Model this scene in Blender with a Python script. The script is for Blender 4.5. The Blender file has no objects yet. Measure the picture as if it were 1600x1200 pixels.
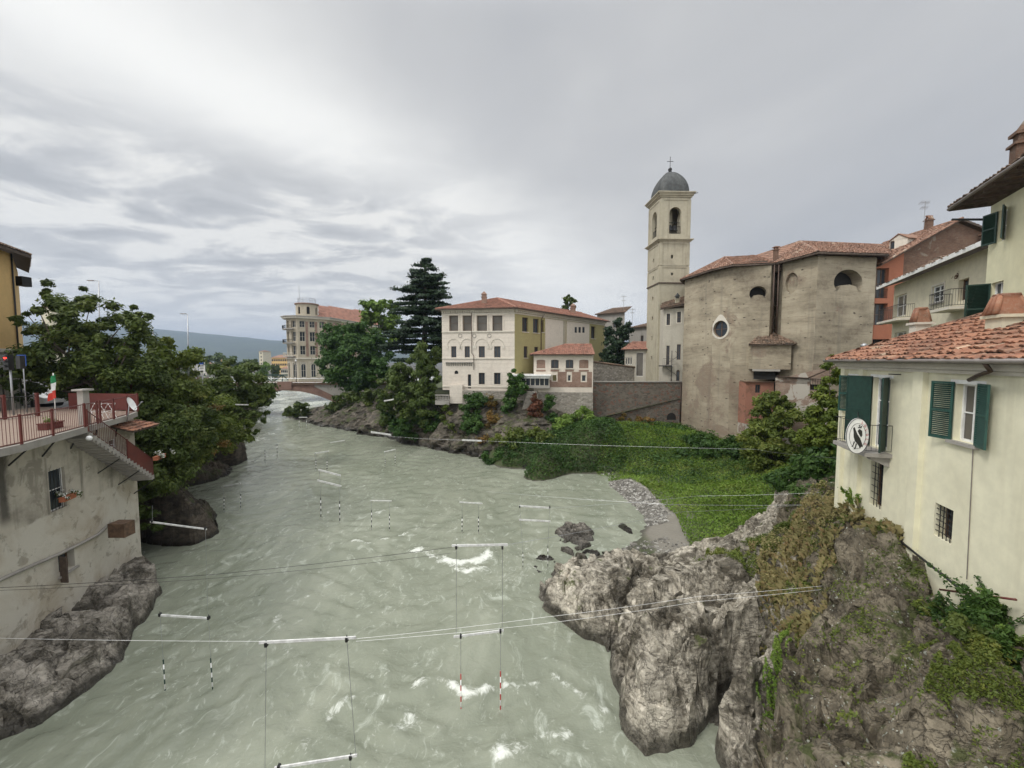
import bpy, math, random
import numpy as np
from mathutils import Vector, Matrix
S = bpy.context.scene
C = S.collection
PI = math.pi
# ------------------------------------------------------------------ camera
F = 620.0; H = 13.0; TH = math.atan(38.0 / F)
cam = bpy.data.objects.new('camera', bpy.data.cameras.new('camera'))
C.objects.link(cam); S.camera = cam
cam.location = (0, 0, H)
cam.rotation_euler = (PI / 2 - TH, 0, 0)
cam.data.sensor_width = 36.0
cam.data.lens = F / 1600 * 36
cam.data.clip_start = 0.1; cam.data.clip_end = 20000
S.render.resolution_x = 1024; S.render.resolution_y = 768
S.render.engine = 'CYCLES'
S.view_settings.view_transform = 'Standard'; S.view_settings.look = 'None'
S.view_settings.gamma = 1; S.view_settings.exposure = EXPO = 0.3
S.cycles.max_bounces = 6; S.cycles.diffuse_bounces = 3; S.cycles.glossy_bounces = 3
S.cycles.transparent_max_bounces = 8
S.cycles.volume_bounces = 0

def ray(px, py):
    dx = (px - 800) / F; dy = -(py - 600) / F
    f = np.array((0, math.cos(TH), -math.sin(TH))); u = np.array((0, math.sin(TH), math.cos(TH)))
    return f + dx * np.array((1.0, 0, 0)) + dy * u
def atY(px, py, Y):
    r = ray(px, py); return np.array((0, 0, H)) + r * (Y / r[1])
def atZ(px, py, z):
    r = ray(px, py); return np.array((0, 0, H)) + r * ((z - H) / r[2])

# ------------------------------------------------------------------ node helpers
class NT:
    def __init__(s, tree):
        s.t = tree; s.N = tree.nodes; s.L = tree.links
    def new(s, typ, **kw):
        n = s.N.new(typ)
        for k, v in kw.items(): setattr(n, k, v)
        return n
    def put(s, sock, v):
        if isinstance(v, bpy.types.NodeSocket): s.L.new(v, sock)
        elif v is not None:
            if hasattr(sock.default_value, '__len__') and not hasattr(v, '__len__'):
                v = (v,) * len(sock.default_value)
            if hasattr(v, '__len__') and hasattr(sock.default_value, '__len__'):
                v = tuple(v)
                if len(sock.default_value) == 4 and len(v) == 3: v = v + (1,)
            sock.default_value = v
    def pos(s): return s.new('ShaderNodeNewGeometry').outputs['Position']
    def uv(s): return s.new('ShaderNodeTexCoord').outputs['UV']
    def attr(s, name): return s.new('ShaderNodeAttribute', attribute_name=name).outputs['Fac']
    def mapping(s, v, scale=(1, 1, 1), rot=(0, 0, 0), loc=(0, 0, 0)):
        n = s.new('ShaderNodeMapping'); s.put(n.inputs[0], v)
        n.inputs['Scale'].default_value = scale; n.inputs['Rotation'].default_value = rot; n.inputs['Location'].default_value = loc
        return n.outputs[0]
    def noise(s, v, scale, detail=4, rough=.55, dist=0, out='Fac', typ='FBM'):
        n = s.new('ShaderNodeTexNoise'); s.put(n.inputs['Vector'], v)
        n.inputs['Scale'].default_value = scale; n.inputs['Detail'].default_value = detail
        n.inputs['Roughness'].default_value = rough; n.inputs['Distortion'].default_value = dist
        return n.outputs[out]
    def voro(s, v, scale, feature='F1', out='Distance', rand=1):
        n = s.new('ShaderNodeTexVoronoi', feature=feature); s.put(n.inputs['Vector'], v)
        n.inputs['Scale'].default_value = scale; n.inputs['Randomness'].default_value = rand
        return n.outputs[out]
    def ramp(s, f, stops, interp='LINEAR'):
        n = s.new('ShaderNodeValToRGB'); s.put(n.inputs[0], f); cr = n.color_ramp; cr.interpolation = interp
        while len(cr.elements) < len(stops): cr.elements.new(0.5)
        for e, (p, c) in zip(cr.elements, stops):
            e.position = p
            if not hasattr(c, '__len__'): c = (c, c, c)
            e.color = (c[0], c[1], c[2], 1)
        return n.outputs[0]
    def mix(s, f, a, b, mode='MIX'):
        n = s.new('ShaderNodeMix', data_type='RGBA', blend_type=mode)
        s.put(n.inputs[0], f); s.put(n.inputs[6], a); s.put(n.inputs[7], b)
        return n.outputs[2]
    def math(s, op, a, b=None, c=None, clamp=False):
        n = s.new('ShaderNodeMath', operation=op, use_clamp=clamp)
        s.put(n.inputs[0], a)
        if b is not None: s.put(n.inputs[1], b)
        if c is not None: s.put(n.inputs[2], c)
        return n.outputs[0]
    def vmath(s, op, a, b=None, out=0):
        n = s.new('ShaderNodeVectorMath', operation=op); s.put(n.inputs[0], a)
        if b is not None:
            if op == 'SCALE': s.put(n.inputs['Scale'], b)
            else: s.put(n.inputs[1], b)
        return n.outputs[out]
    def bump(s, h, strength=.5, dist=.05, normal=None):
        n = s.new('ShaderNodeBump'); n.inputs['Strength'].default_value = strength; n.inputs['Distance'].default_value = dist
        s.put(n.inputs['Height'], h)
        if normal is not None: s.put(n.inputs['Normal'], normal)
        return n.outputs[0]
    def sep(s, v):
        n = s.new('ShaderNodeSeparateXYZ'); s.put(n.inputs[0], v); return n.outputs
    def comb(s, x, y, z):
        n = s.new('ShaderNodeCombineXYZ'); s.put(n.inputs[0], x); s.put(n.inputs[1], y); s.put(n.inputs[2], z); return n.outputs[0]
    def smooth(s, v, a, b):
        n = s.new('ShaderNodeMapRange', interpolation_type='SMOOTHSTEP'); s.put(n.inputs[0], v)
        n.inputs[1].default_value = a; n.inputs[2].default_value = b
        return n.outputs[0]
def material(name):
    m = bpy.data.materials.new(name); m.use_nodes = True
    t = NT(m.node_tree); b = m.node_tree.nodes['Principled BSDF']
    return m, t, b
def setb(t, b, col=None, rough=None, normal=None, metal=None, spec=None):
    if col is not None: t.put(b.inputs['Base Color'], col)
    if rough is not None: t.put(b.inputs['Roughness'], rough)
    if normal is not None: t.put(b.inputs['Normal'], normal)
    if metal is not None: t.put(b.inputs['Metallic'], metal)
    if spec is not None: t.put(b.inputs['Specular IOR Level'], spec)

# ------------------------------------------------------------------ sky and sun
SUN_AZ = math.radians(-118)   # from +Y towards +X ; light comes from left and a little behind the camera
SUN_EL = math.radians(48)
sd_ = Vector((math.sin(SUN_AZ) * math.cos(SUN_EL), math.cos(SUN_AZ) * math.cos(SUN_EL), math.sin(SUN_EL)))
W = bpy.data.worlds.new('World'); S.world = W; W.use_nodes = True
t = NT(W.node_tree); t.N.clear()
out = t.new('ShaderNodeOutputWorld'); 
sky = t.new('ShaderNodeTexSky', sky_type='NISHITA'); sky.sun_disc = False
sky.sun_elevation = SUN_EL; sky.sun_rotation = SUN_AZ; sky.dust_density = 3
bg1 = t.new('ShaderNodeBackground'); t.put(bg1.inputs[0], sky.outputs[0]); bg1.inputs[1].default_value = 0.05
d = t.vmath('NORMALIZE', t.new('ShaderNodeTexCoord').outputs['Generated'])
x, y, z = t.sep(d)
zc = t.math('MAXIMUM', z, 0.0)
den = t.math('ADD', zc, 0.10)
P = t.comb(t.math('DIVIDE', x, den), t.math('DIVIDE', y, den), 0.0)
Pr = t.mapping(P, rot=(0, 0, math.radians(20)), scale=(1, .55, 1))
n1 = t.noise(Pr, .9, 5, .5, .4)                       # broad sheets
n2 = t.noise(t.mapping(P, rot=(0, 0, math.radians(8)), scale=(.8, 1.1, 1), loc=(3.1, 7, 0)), 2.2, 8, .6, .35)    # altocumulus rolls
base = t.ramp(n1, [(.3, (.47, .475, .485)), (.5, (.545, .545, .545)), (.72, (.68, .675, .66))])
# the bright thin band crossing the sky from upper left to the belfry
def nrm(a, b):
    v = np.cross(ray(*a), ray(*b)); return tuple(v / np.linalg.norm(v))
nb = nrm((150, 20), (760, 390))
wob = t.math('MULTIPLY', t.math('SUBTRACT', t.noise(P, 1.3, 4, .6), .5), .16)
bd = t.math('ADD', t.vmath('DOT_PRODUCT', d, nb, out=1), wob)
band = t.math('POWER', 2.718, t.math('MULTIPLY', t.math('POWER', t.math('ABSOLUTE', t.math('DIVIDE', bd, .15)), 2.0), -1.0))
base = t.mix(t.math('MULTIPLY', band, .95), base, (1.0, .99, .95))
# second, softer pale streaks below it
nb2 = nrm((0, 215), (560, 385))
bd2 = t.math('ADD', t.vmath('DOT_PRODUCT', d, nb2, out=1), t.math('MULTIPLY', wob, .8))
band2 = t.math('POWER', 2.718, t.math('MULTIPLY', t.math('POWER', t.math('ABSOLUTE', t.math('DIVIDE', bd2, .035)), 2.0), -1.0))
# grey rolls low on the left
left = t.math('MULTIPLY', t.smooth(x, .25, -.35), t.math('MULTIPLY', t.smooth(z, .48, .3), t.smooth(z, .01, .10)))
rollc = t.ramp(n2, [(.36, (.47, .475, .48)), (.47, (.60, .602, .60)), (.57, (.90, .885, .84))])
base = t.mix(t.math('MULTIPLY', left, .9), base, rollc)
# paler towards the horizon
hz = t.smooth(z, .22, .0)
base = t.mix(t.math('MULTIPLY', hz, .7), base, (.92, .915, .88))
# brightness overhead and behind: an overcast sky is brightest near the zenith
zen = t.math('MULTIPLY', t.smooth(z, .62, .95), 3.0)
back = t.math('MULTIPLY', t.smooth(y, .1, -.6), .9)
lit = t.math('ADD', 1.0, t.math('ADD', zen, back))
base = t.vmath('SCALE', base, lit)
bg2 = t.new('ShaderNodeBackground'); t.put(bg2.inputs[0], base); bg2.inputs[1].default_value = 0.88
mx = t.new('ShaderNodeMixShader'); mx.inputs[0].default_value = .94
t.L.new(bg1.outputs[0], mx.inputs[1]); t.L.new(bg2.outputs[0], mx.inputs[2]); t.L.new(mx.outputs[0], out.inputs[0])
W.cycles.sampling_method = 'MANUAL'; W.cycles.sample_map_resolution = 512
sl = bpy.data.lights.new('sun', 'SUN'); sl.energy = 1.5; sl.angle = math.radians(12); sl.color = (1, .96, .9)
so = bpy.data.objects.new('sun', sl); C.objects.link(so)
so.rotation_euler = sd_.to_track_quat('Z', 'Y').to_euler()

# ------------------------------------------------------------------ object helpers
ORG = {}
def props(o, label=None, cat=None, group=None, kind=None):
    if label: o['label'] = label
    if cat: o['category'] = cat
    if group: o['group'] = group
    if kind: o['kind'] = kind
    return o
def thing(name, label, cat, loc, group=None):
    o = bpy.data.objects.new(name, None); C.objects.link(o)
    o.empty_display_size = .2
    o.location = tuple(float(v) for v in loc); ORG[o.name] = np.array(loc, float)
    return props(o, label, cat, group)
class MB:
    """collects shapes in world coordinates, builds ONE mesh object"""
    def __init__(s): s.v = []; s.f = []; s.n = 0; s.tint = []; s.sm = []
    def add(s, verts, faces, tint=.5, smooth=False):
        verts = np.asarray(verts, float).reshape(-1, 3)
        o = s.n; s.v.append(verts); s.n += len(verts)
        for f in faces: s.f.append([i + o for i in f]); s.sm.append(smooth)
        s.tint.append(np.full(len(verts), tint) if np.isscalar(tint) else np.asarray(tint))
        return s
    def poly(s, pts, tint=.5): return s.add(pts, [list(range(len(pts)))], tint)
    def box(s, c, dx, dy, dz, ax=(1, 0, 0), ay=None, az=(0, 0, 1), tint=.5):
        """c = centre, half sizes dx,dy,dz along axes"""
        c = np.array(c, float); ax = np.array(ax, float); ax /= np.linalg.norm(ax); az = np.array(az, float); az /= np.linalg.norm(az)
        ay = np.cross(az, ax) if ay is None else np.array(ay, float)
        ay /= np.linalg.norm(ay)
        v = [c + sx * dx * ax + sy * dy * ay + sz * dz * az for sz in (-1, 1) for sy in (-1, 1) for sx in (-1, 1)]
        return s.add(v, [(0, 2, 3, 1), (4, 5, 7, 6), (0, 1, 5, 4), (2, 6, 7, 3), (0, 4, 6, 2), (1, 3, 7, 5)], tint)
    def prism(s, pts2, z0, z1, tint=.5):
        """vertical prism over a ccw polygon; z0,z1 numbers or lists"""
        n = len(pts2); z0 = [z0] * n if np.isscalar(z0) else z0; z1 = [z1] * n if np.isscalar(z1) else z1
        v = [(p[0], p[1], a) for p, a in zip(pts2, z0)] + [(p[0], p[1], b) for p, b in zip(pts2, z1)]
        f = [list(range(n))[::-1], list(range(n, 2 * n))] + [(i, (i + 1) % n, n + (i + 1) % n, n + i) for i in range(n)]
        return s.add(v, f, tint)
    def extrude(s, pts3, vec, tint=.5):
        """polygon pts3 extruded along vec"""
        p = np.array(pts3, float); n = len(p); q = p + np.array(vec, float)
        f = [list(range(n))[::-1], list(range(n, 2 * n))] + [(i, (i + 1) % n, n + (i + 1) % n, n + i) for i in range(n)]
        return s.add(np.vstack([p, q]), f, tint)
    def tube(s, pts, r, seg=6, tint=.5, cap=True):
        pts = np.array(pts, float); n = len(pts); r = np.full(n, r) if np.isscalar(r) else np.array(r)
        V = []; up = np.array((0, 0, 1.0)); pa = None
        for i in range(n):
            d = pts[min(i + 1, n - 1)] - pts[max(i - 1, 0)]; d = d / (np.linalg.norm(d) + 1e-9)
            a = np.cross(d, up if abs(d[2]) < .95 else np.array((1.0, 0, 0)))
            a /= np.linalg.norm(a)
            if pa is not None:
                a = pa - d * np.dot(pa, d); a /= np.linalg.norm(a) + 1e-9
            pa = a
            b = np.cross(d, a)
            for k in range(seg):
                t_ = 2 * PI * k / seg; V.append(pts[i] + r[i] * (math.cos(t_) * a + math.sin(t_) * b))
        Fc = [(i * seg + k, i * seg + (k + 1) % seg, (i + 1) * seg + (k + 1) % seg, (i + 1) * seg + k) for i in range(n - 1) for k in range(seg)]
        if cap: Fc += [tuple(range(seg))[::-1], tuple(range((n - 1) * seg, n * seg))]
        return s.add(V, Fc, tint, smooth=seg > 5)
    def lathe(s, c, prof, seg=16, sx=1, sy=1, rot=0, tint=.5, smooth=True):
        """prof = [(r,z)...] around vertical axis at c"""
        V = []; n = len(prof)
        for r, z in prof:
            for k in range(seg):
                a = rot + 2 * PI * k / seg; V.append((c[0] + r * sx * math.cos(a), c[1] + r * sy * math.sin(a), c[2] + z))
        Fc = [(i * seg + k, i * seg + (k + 1) % seg, (i + 1) * seg + (k + 1) % seg, (i + 1) * seg + k) for i in range(n - 1) for k in range(seg)]
        Fc += [tuple(range(seg))[::-1], tuple(range((n - 1) * seg, n * seg))]
        return s.add(V, Fc, tint, smooth=smooth)
    def build_each(s, name, mat, parent=None):
        '''one object per added shape'''
        out = []; fo = 0; vo = 0; fi = np.array([f[0] for f in s.f])
        for v, tn in zip(s.v, s.tint):
            q = MB(); k = np.where((fi >= vo) & (fi < vo + len(v)))[0]; q.add(v, [[i - vo for i in s.f[j]] for j in k], tn); out.append(q.build(name, mat, parent)); vo += len(v)
        return out
    def build(s, name, mat, parent=None, smooth=None, autouv=True):
        v = np.vstack(s.v) if s.v else np.zeros((0, 3))
        root = parent
        while root is not None and root.parent is not None: root = root.parent
        if root is not None: v = v - ORG[root.name]; o_ = None
        me = bpy.data.meshes.new(name)
        me.from_pydata(v.tolist(), [], s.f)
        me.attributes.new('tint', 'FLOAT', 'POINT').data.foreach_set('value', np.concatenate(s.tint).astype(np.float32))
        sm = s.sm if smooth is None else [smooth] * len(s.f)
        me.polygons.foreach_set('use_smooth', sm)
        if autouv: box_uv(me, ORG[root.name] if root is not None else (0, 0, 0))
        me.materials.append(mat); me.update()
        o = bpy.data.objects.new(name, me); C.objects.link(o)
        if parent is not None: o.parent = parent
        else: ORG[o.name] = np.zeros(3)
        return o
def box_uv(me, org):
    nl = len(me.loops)
    if nl == 0: return
    uvl = me.uv_layers.new(name='UVMap')
    co = np.empty(len(me.vertices) * 3, np.float32); me.vertices.foreach_get('co', co); co = co.reshape(-1, 3) + np.array(org, np.float32)
    vi = np.empty(nl, np.int32); me.loops.foreach_get('vertex_index', vi)
    nf = len(me.polygons); nr = np.empty(nf * 3, np.float32); me.polygons.foreach_get('normal', nr); nr = nr.reshape(-1, 3)
    lt = np.empty(nf, np.int32); me.polygons.foreach_get('loop_total', lt)
    nr = np.repeat(nr, lt, axis=0)
    p = co[vi]; hz_ = np.hypot(nr[:, 0], nr[:, 1])
    tx = np.where(hz_ > .3, -nr[:, 1] / (hz_ + 1e-9), 1.0); ty = np.where(hz_ > .3, nr[:, 0] / (hz_ + 1e-9), 0.0)
    u = p[:, 0] * tx + p[:, 1] * ty
    v = np.where(hz_ > .3, p[:, 2], p[:, 1])
    uvl.data.foreach_set('uv', np.stack([u, v], 1).astype(np.float32).ravel())
def raw_mesh(name, v, f, mat, tint=None, smooth=False, parent=None):
    """fast path: v (n,3), f (m,k) numpy"""
    root = parent
    while root is not None and root.parent is not None: root = root.parent
    if root is not None: v = v - ORG[root.name]
    me = bpy.data.meshes.new(name); v = np.asarray(v, np.float32); f = np.asarray(f, np.int32); k = f.shape[1]
    me.vertices.add(len(v)); me.vertices.foreach_set('co', v.ravel())
    me.loops.add(f.size); me.loops.foreach_set('vertex_index', f.ravel())
    me.polygons.add(len(f)); me.polygons.foreach_set('loop_start', np.arange(0, f.size, k, dtype=np.int32))
    me.polygons.foreach_set('use_smooth', np.full(len(f), smooth))
    if tint is not None:
        me.attributes.new('tint', 'FLOAT', 'POINT').data.foreach_set('value', np.asarray(tint, np.float32))
    me.materials.append(mat); me.update(); me.validate()
    o = bpy.data.objects.new(name, me); C.objects.link(o)
    if parent is not None: o.parent = parent
    else: ORG[o.name] = np.zeros(3)
    return o

# ------------------------------------------------------------------ numpy noise
_rs = np.random.RandomState(7); _perm = np.tile(_rs.permutation(256), 3); _g = _rs.normal(size=(256, 3)); _g /= np.linalg.norm(_g, axis=1)[:, None]
def pn(p):
    p = np.asarray(p, float); i = np.floor(p).astype(int); f = p - i; i &= 255
    u = f * f * f * (f * (f * 6 - 15) + 10); r = 0
    for a in (0, 1):
        for b in (0, 1):
            for c in (0, 1):
                h = _perm[_perm[_perm[(i[:, 0] + a) & 255] + ((i[:, 1] + b) & 255)] + ((i[:, 2] + c) & 255)]
                g = _g[h]; d = f - np.array((a, b, c))
                w = (u[:, 0] if a else 1 - u[:, 0]) * (u[:, 1] if b else 1 - u[:, 1]) * (u[:, 2] if c else 1 - u[:, 2])
                r = r + w * (g * d).sum(1)
    return r * 1.6
def fbm(p, oct=5, gain=.5, lac=2.03):
    a = 1; r = 0; q = np.array(p, float)
    for _ in range(oct): r = r + a * pn(q); q = q * lac + 11.3; a *= gain
    return r
def ridged(p, oct=5, gain=.5):
    a = 1; r = 0; q = np.array(p, float)
    for _ in range(oct): r = r + a * (1 - 2 * np.abs(pn(q))); q = q * 2.1 + 5.7; a *= gain
    return r
def worley(p, seed=0):
    """F1, F2, cell hash of 3d points"""
    p = np.asarray(p, float); i = np.floor(p).astype(int); n = len(p)
    f1 = np.full(n, 9.0); f2 = np.full(n, 9.0); cid = np.zeros(n)
    for a in (-1, 0, 1):
        for b in (-1, 0, 1):
            for c in (-1, 0, 1):
                h = _perm[_perm[_perm[(i[:, 0] + a + seed) & 255] + ((i[:, 1] + b) & 255)] + ((i[:, 2] + c) & 255)]
                q = np.stack([i[:, 0] + a + _perm[h + 1] / 256, i[:, 1] + b + _perm[h + 57] / 256, i[:, 2] + c + _perm[h + 99] / 256], 1)
                d = np.linalg.norm(p - q, axis=1)
                m = d < f1
                f2 = np.where(m, f1, np.minimum(f2, d)); cid = np.where(m, h / 256, cid); f1 = np.where(m, d, f1)
    return f1, f2, cid
def sstep(x, a, b):
    t_ = np.clip((x - a) / (b - a), 0, 1); return t_ * t_ * (3 - 2 * t_)
def poly_sd(P, poly):
    """signed distance, positive inside; P (n,2)"""
    poly = np.asarray(poly, float)[:, :2]; d = np.full(len(P), 1e9); ins = np.zeros(len(P), bool)
    for a, b in zip(poly, np.roll(poly, -1, 0)):
        e = b - a; w = P - a; t_ = np.clip((w @ e) / (e @ e + 1e-12), 0, 1)
        d = np.minimum(d, np.linalg.norm(w - t_[:, None] * e, axis=1))
        c = ((a[1] > P[:, 1]) != (b[1] > P[:, 1]))
        with np.errstate(all='ignore'): xs = (b[0] - a[0]) * (P[:, 1] - a[1]) / (b[1] - a[1] + 1e-12) + a[0]
        ins ^= c & (P[:, 0] < xs)
    return np.where(ins, d, -d)
def tps(ctrl, lam=.02):
    ctrl = np.array(ctrl, float); X = ctrl[:, :2]; n = len(X)
    def K(A, B):
        r2 = ((A[:, None] - B[None]) ** 2).sum(2) + 1e-9; return .5 * r2 * np.log(r2)
    A = np.zeros((n + 3, n + 3)); A[:n, :n] = K(X, X) + lam * np.eye(n) * n; A[:n, n] = 1; A[:n, n + 1:] = X
    A[n, :n] = 1; A[n + 1:, :n] = X.T
    w = np.linalg.solve(A, np.concatenate([ctrl[:, 2], np.zeros(3)]))
    def f(Q):
        r = np.empty(len(Q))
        for i in range(0, len(Q), 20000):
            q = Q[i:i + 20000]; r[i:i + 20000] = K(q, X) @ w[:n] + w[n] + q @ w[n + 1:]
        return r
    return f
def grid_mesh(xs, ys, zf, name, mat, smooth=True, keep=None, **kw):
    X, Y = np.meshgrid(xs, ys); P = np.stack([X.ravel(), Y.ravel()], 1)
    V = zf(P); nx = len(xs); ny = len(ys)
    i = np.arange(nx * ny).reshape(ny, nx)
    f = np.stack([i[:-1, :-1], i[:-1, 1:], i[1:, 1:], i[1:, :-1]], -1).reshape(-1, 4)
    if keep is not None:
        k = keep(V); f = f[k[f].any(1)]
    return raw_mesh(name, V, f, mat, smooth=smooth, **kw)
# ------------------------------------------------------------------ materials
def plain(name, col, rough=.6, metal=0, var=.12, scale=3, bump=0):
    m, t, b = material(name)
    n = t.noise(t.pos(), scale, 4)
    c = t.mix(t.smooth(n, .3, .7), tuple(x * (1 - var) for x in col), tuple(min(1, x * (1 + var)) for x in col))
    setb(t, b, c, rough, t.bump(n, bump, .02) if bump else None, metal)
    return m
def plaster(name, col, stain=(.25, .22, .17), amt=.5, scale=.6, rough=.9, patch=None, pamt=.0, streak=.5, bump=.25, lines=None):
    m, t, b = material(name)
    p = t.pos()
    n1 = t.noise(p, scale, 6, .62, .3); n2 = t.noise(p, scale * 7, 5, .6)
    st = t.noise(t.mapping(p, scale=(1.6, 1.6, .12)), 1.2, 5, .6)
    c = t.mix(t.smooth(n2, .3, .75), tuple(x * .93 for x in col), tuple(min(1, x * 1.05) for x in col))
    c = t.mix(t.math('MULTIPLY', t.smooth(n1, .45, .8), amt), c, stain)
    c = t.mix(t.math('MULTIPLY', t.smooth(st, .5, .75), amt * streak), c, stain)
    h = t.math('ADD', n2, t.math('MULTIPLY', n1, .6))
    if patch is not None:
        pm = t.smooth(t.noise(p, scale * 2.1, 6, .68, .6), .62 - pamt * .3, .70 - pamt * .3)
        c = t.mix(pm, c, patch); h = t.math('SUBTRACT', h, t.math('MULTIPLY', pm, .5))
    if lines:   # horizontal rustication joints every `lines` metres
        zz = t.sep(p)[2]; fr = t.math('FRACT', t.math('DIVIDE', zz, lines))
        g = t.math('LESS_THAN', fr, .07)
        c = t.mix(t.math('MULTIPLY', g, .35), c, tuple(x * .55 for x in col)); h = t.math('SUBTRACT', h, t.math('MULTIPLY', g, .8))
    setb(t, b, c, rough, t.bump(h, bump, .03))
    return m
def rock_mat(name, dark, light, scale=1.0, lichen=.0, wetz=.5, moss=None, mossamt=0, strong=1.0):
    m, t, b = material(name)
    p = t.pos()
    n1 = t.noise(p, .55 * scale, 8, .62, .5); n2 = t.noise(p, 3.2 * scale, 8, .7, .3)
    ps = t.mapping(p, rot=(.5, .9, .4), scale=(1, 1, 3.2))
    n3 = t.noise(ps, 1.3 * scale, 7, .68, .8)
    f = t.math('ADD', t.math('MULTIPLY', n1, .45), t.math('ADD', t.math('MULTIPLY', n2, .25), t.math('MULTIPLY', n3, .3)))
    c = t.ramp(f, [(.36, tuple(x * .5 for x in dark)), (.45, dark), (.52, tuple((a + q) / 2 for a, q in zip(dark, light))), (.61, light)])
    # joints
    wp = t.vmath('ADD', p, t.vmath('SCALE', t.noise(p, 1.1, 4, .6, out='Color'), .9))
    v1 = t.voro(t.mapping(wp, scale=(1, 1, .7)), .8 * scale, 'DISTANCE_TO_EDGE')
    nl = t.noise(t.mapping(p, rot=(.5, .9, .4), scale=(1, 1, 2.2)), .9 * scale, 5, .6, .6); l1 = t.smooth(t.math('ABSOLUTE', t.math('SUBTRACT', nl, .5)), .0, .016)
    nl2 = t.noise(t.mapping(p, rot=(1.1, .2, 1.4), scale=(1, 2.0, 1)), 1.5 * scale, 5, .62, .4); l2 = t.smooth(t.math('ABSOLUTE', t.math('SUBTRACT', nl2, .48)), .0, .012)
    cr = t.math('MULTIPLY', t.math('ADD', .55, t.math('MULTIPLY', t.smooth(v1, 0, .014), .45)), t.math('MULTIPLY', t.math('ADD', .35, t.math('MULTIPLY', l1, .65)), t.math('ADD', .5, t.math('MULTIPLY', l2, .5))))
    crk = t.math('ADD', .35, t.math('MULTIPLY', cr, .65))
    c = t.mix(1.0, c, t.comb(crk, crk, crk), 'MULTIPLY')
    if moss is not None:
        nz = t.sep(t.new('ShaderNodeNewGeometry').outputs['Normal'])[2]
        mm = t.math('MULTIPLY', t.smooth(t.noise(p, .9 * scale, 6, .65), .62 - mossamt * .25, .70 - mossamt * .2), t.smooth(nz, .1, .6))
        c = t.mix(mm, c, moss)
    if lichen:
        v = t.voro(p, 9, 'F1'); v_ = t.voro(p, 3.7, 'F1')
        lm = t.math('MULTIPLY', t.math('MAXIMUM', t.math('LESS_THAN', v, .2), t.math('LESS_THAN', v_, .17)), t.smooth(t.noise(p, 1.7, 5, .6), .50, .60))
        c = t.mix(t.math('MULTIPLY', lm, lichen), c, (.42, .44, .38))
    z = t.sep(p)[2]
    zz = t.math('ADD', z, t.math('MULTIPLY', t.math('SUBTRACT', n2, .5), .5))
    wet = t.smooth(zz, wetz, wetz * .3)
    c = t.mix(t.math('MULTIPLY', wet, .8), c, tuple(x * .30 for x in dark))  # dark wet waterline; in the outcrop pit this colour also stands in for shade
    h = t.math('ADD', t.math('MULTIPLY', n2, .5), t.math('ADD', t.math('MULTIPLY', n3, .6), t.math('MULTIPLY', cr, .5)))
    h2 = t.noise(p, 14 * scale, 4, .7)
    nn = t.bump(h2, .35, .02, t.bump(h, .8 * strong, .14))
    setb(t, b, c, t.math('SUBTRACT', .85, t.math('MULTIPLY', wet, .5)), nn, spec=.35)
    return m
def stonewall(name, c1, c2, mortar, scale=2.2, brick=None, bamt=0):
    m, t, b = material(name)
    p = t.pos(); w = t.vmath('ADD', p, t.vmath('SCALE', t.noise(p, 2.5, 3, out='Color'), .25))
    q = t.mapping(w, scale=(1, 1, 1.6))
    vc = t.voro(q, scale, 'F1', 'Color'); ve = t.voro(q, scale, 'DISTANCE_TO_EDGE')
    s = t.sep(vc)
    c = t.mix(s[0], c1, c2)
    if brick: c = t.mix(t.math('MULTIPLY', t.math('LESS_THAN', s[1], bamt), .8), c, brick)
    n = t.noise(p, .5, 5, .6); c = t.mix(t.math('MULTIPLY', t.smooth(n, .45, .75), .55), c, tuple(x * .5 for x in mortar))
    c = t.mix(t.smooth(ve, .07, .02), c, mortar)
    c = t.mix(t.math('MULTIPLY', t.smooth(t.noise(p, 9, 4), .4, .8), .3), c, tuple(x * .5 for x in c1))
    setb(t, b, c, .95, t.bump(t.smooth(ve, 0, .15), .6, .08))
    return m
def brickmat(name, c1, c2, mortar, amt=1.0, plas=None, thr=.5):
    m, t, b = material(name)
    n = t.new('ShaderNodeTexBrick'); t.put(n.inputs['Vector'], t.uv()); n.inputs['Scale'].default_value = 1
    n.inputs['Brick Width'].default_value = .26; n.inputs['Row Height'].default_value = .075; n.inputs['Mortar Size'].default_value = .008
    t.put(n.inputs['Color1'], c1); t.put(n.inputs['Color2'], c2); t.put(n.inputs['Mortar'], mortar)
    p = t.pos(); c = n.outputs[0]
    c = t.mix(t.math('MULTIPLY', t.smooth(t.noise(p, .8, 6, .65), .4, .7), .5), c, tuple(x * .45 for x in c1))
    c = t.mix(t.math('MULTIPLY', t.smooth(t.noise(p, 6, 4, .65), .45, .7), .35), c, mortar)
    if plas is not None:
        c = t.mix(t.smooth(t.noise(p, .7, 7, .65, .5), thr, thr + .05), c, plas)
    setb(t, b, c, .93, t.bump(n.outputs[1], -.4, .02))
    return m
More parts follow.
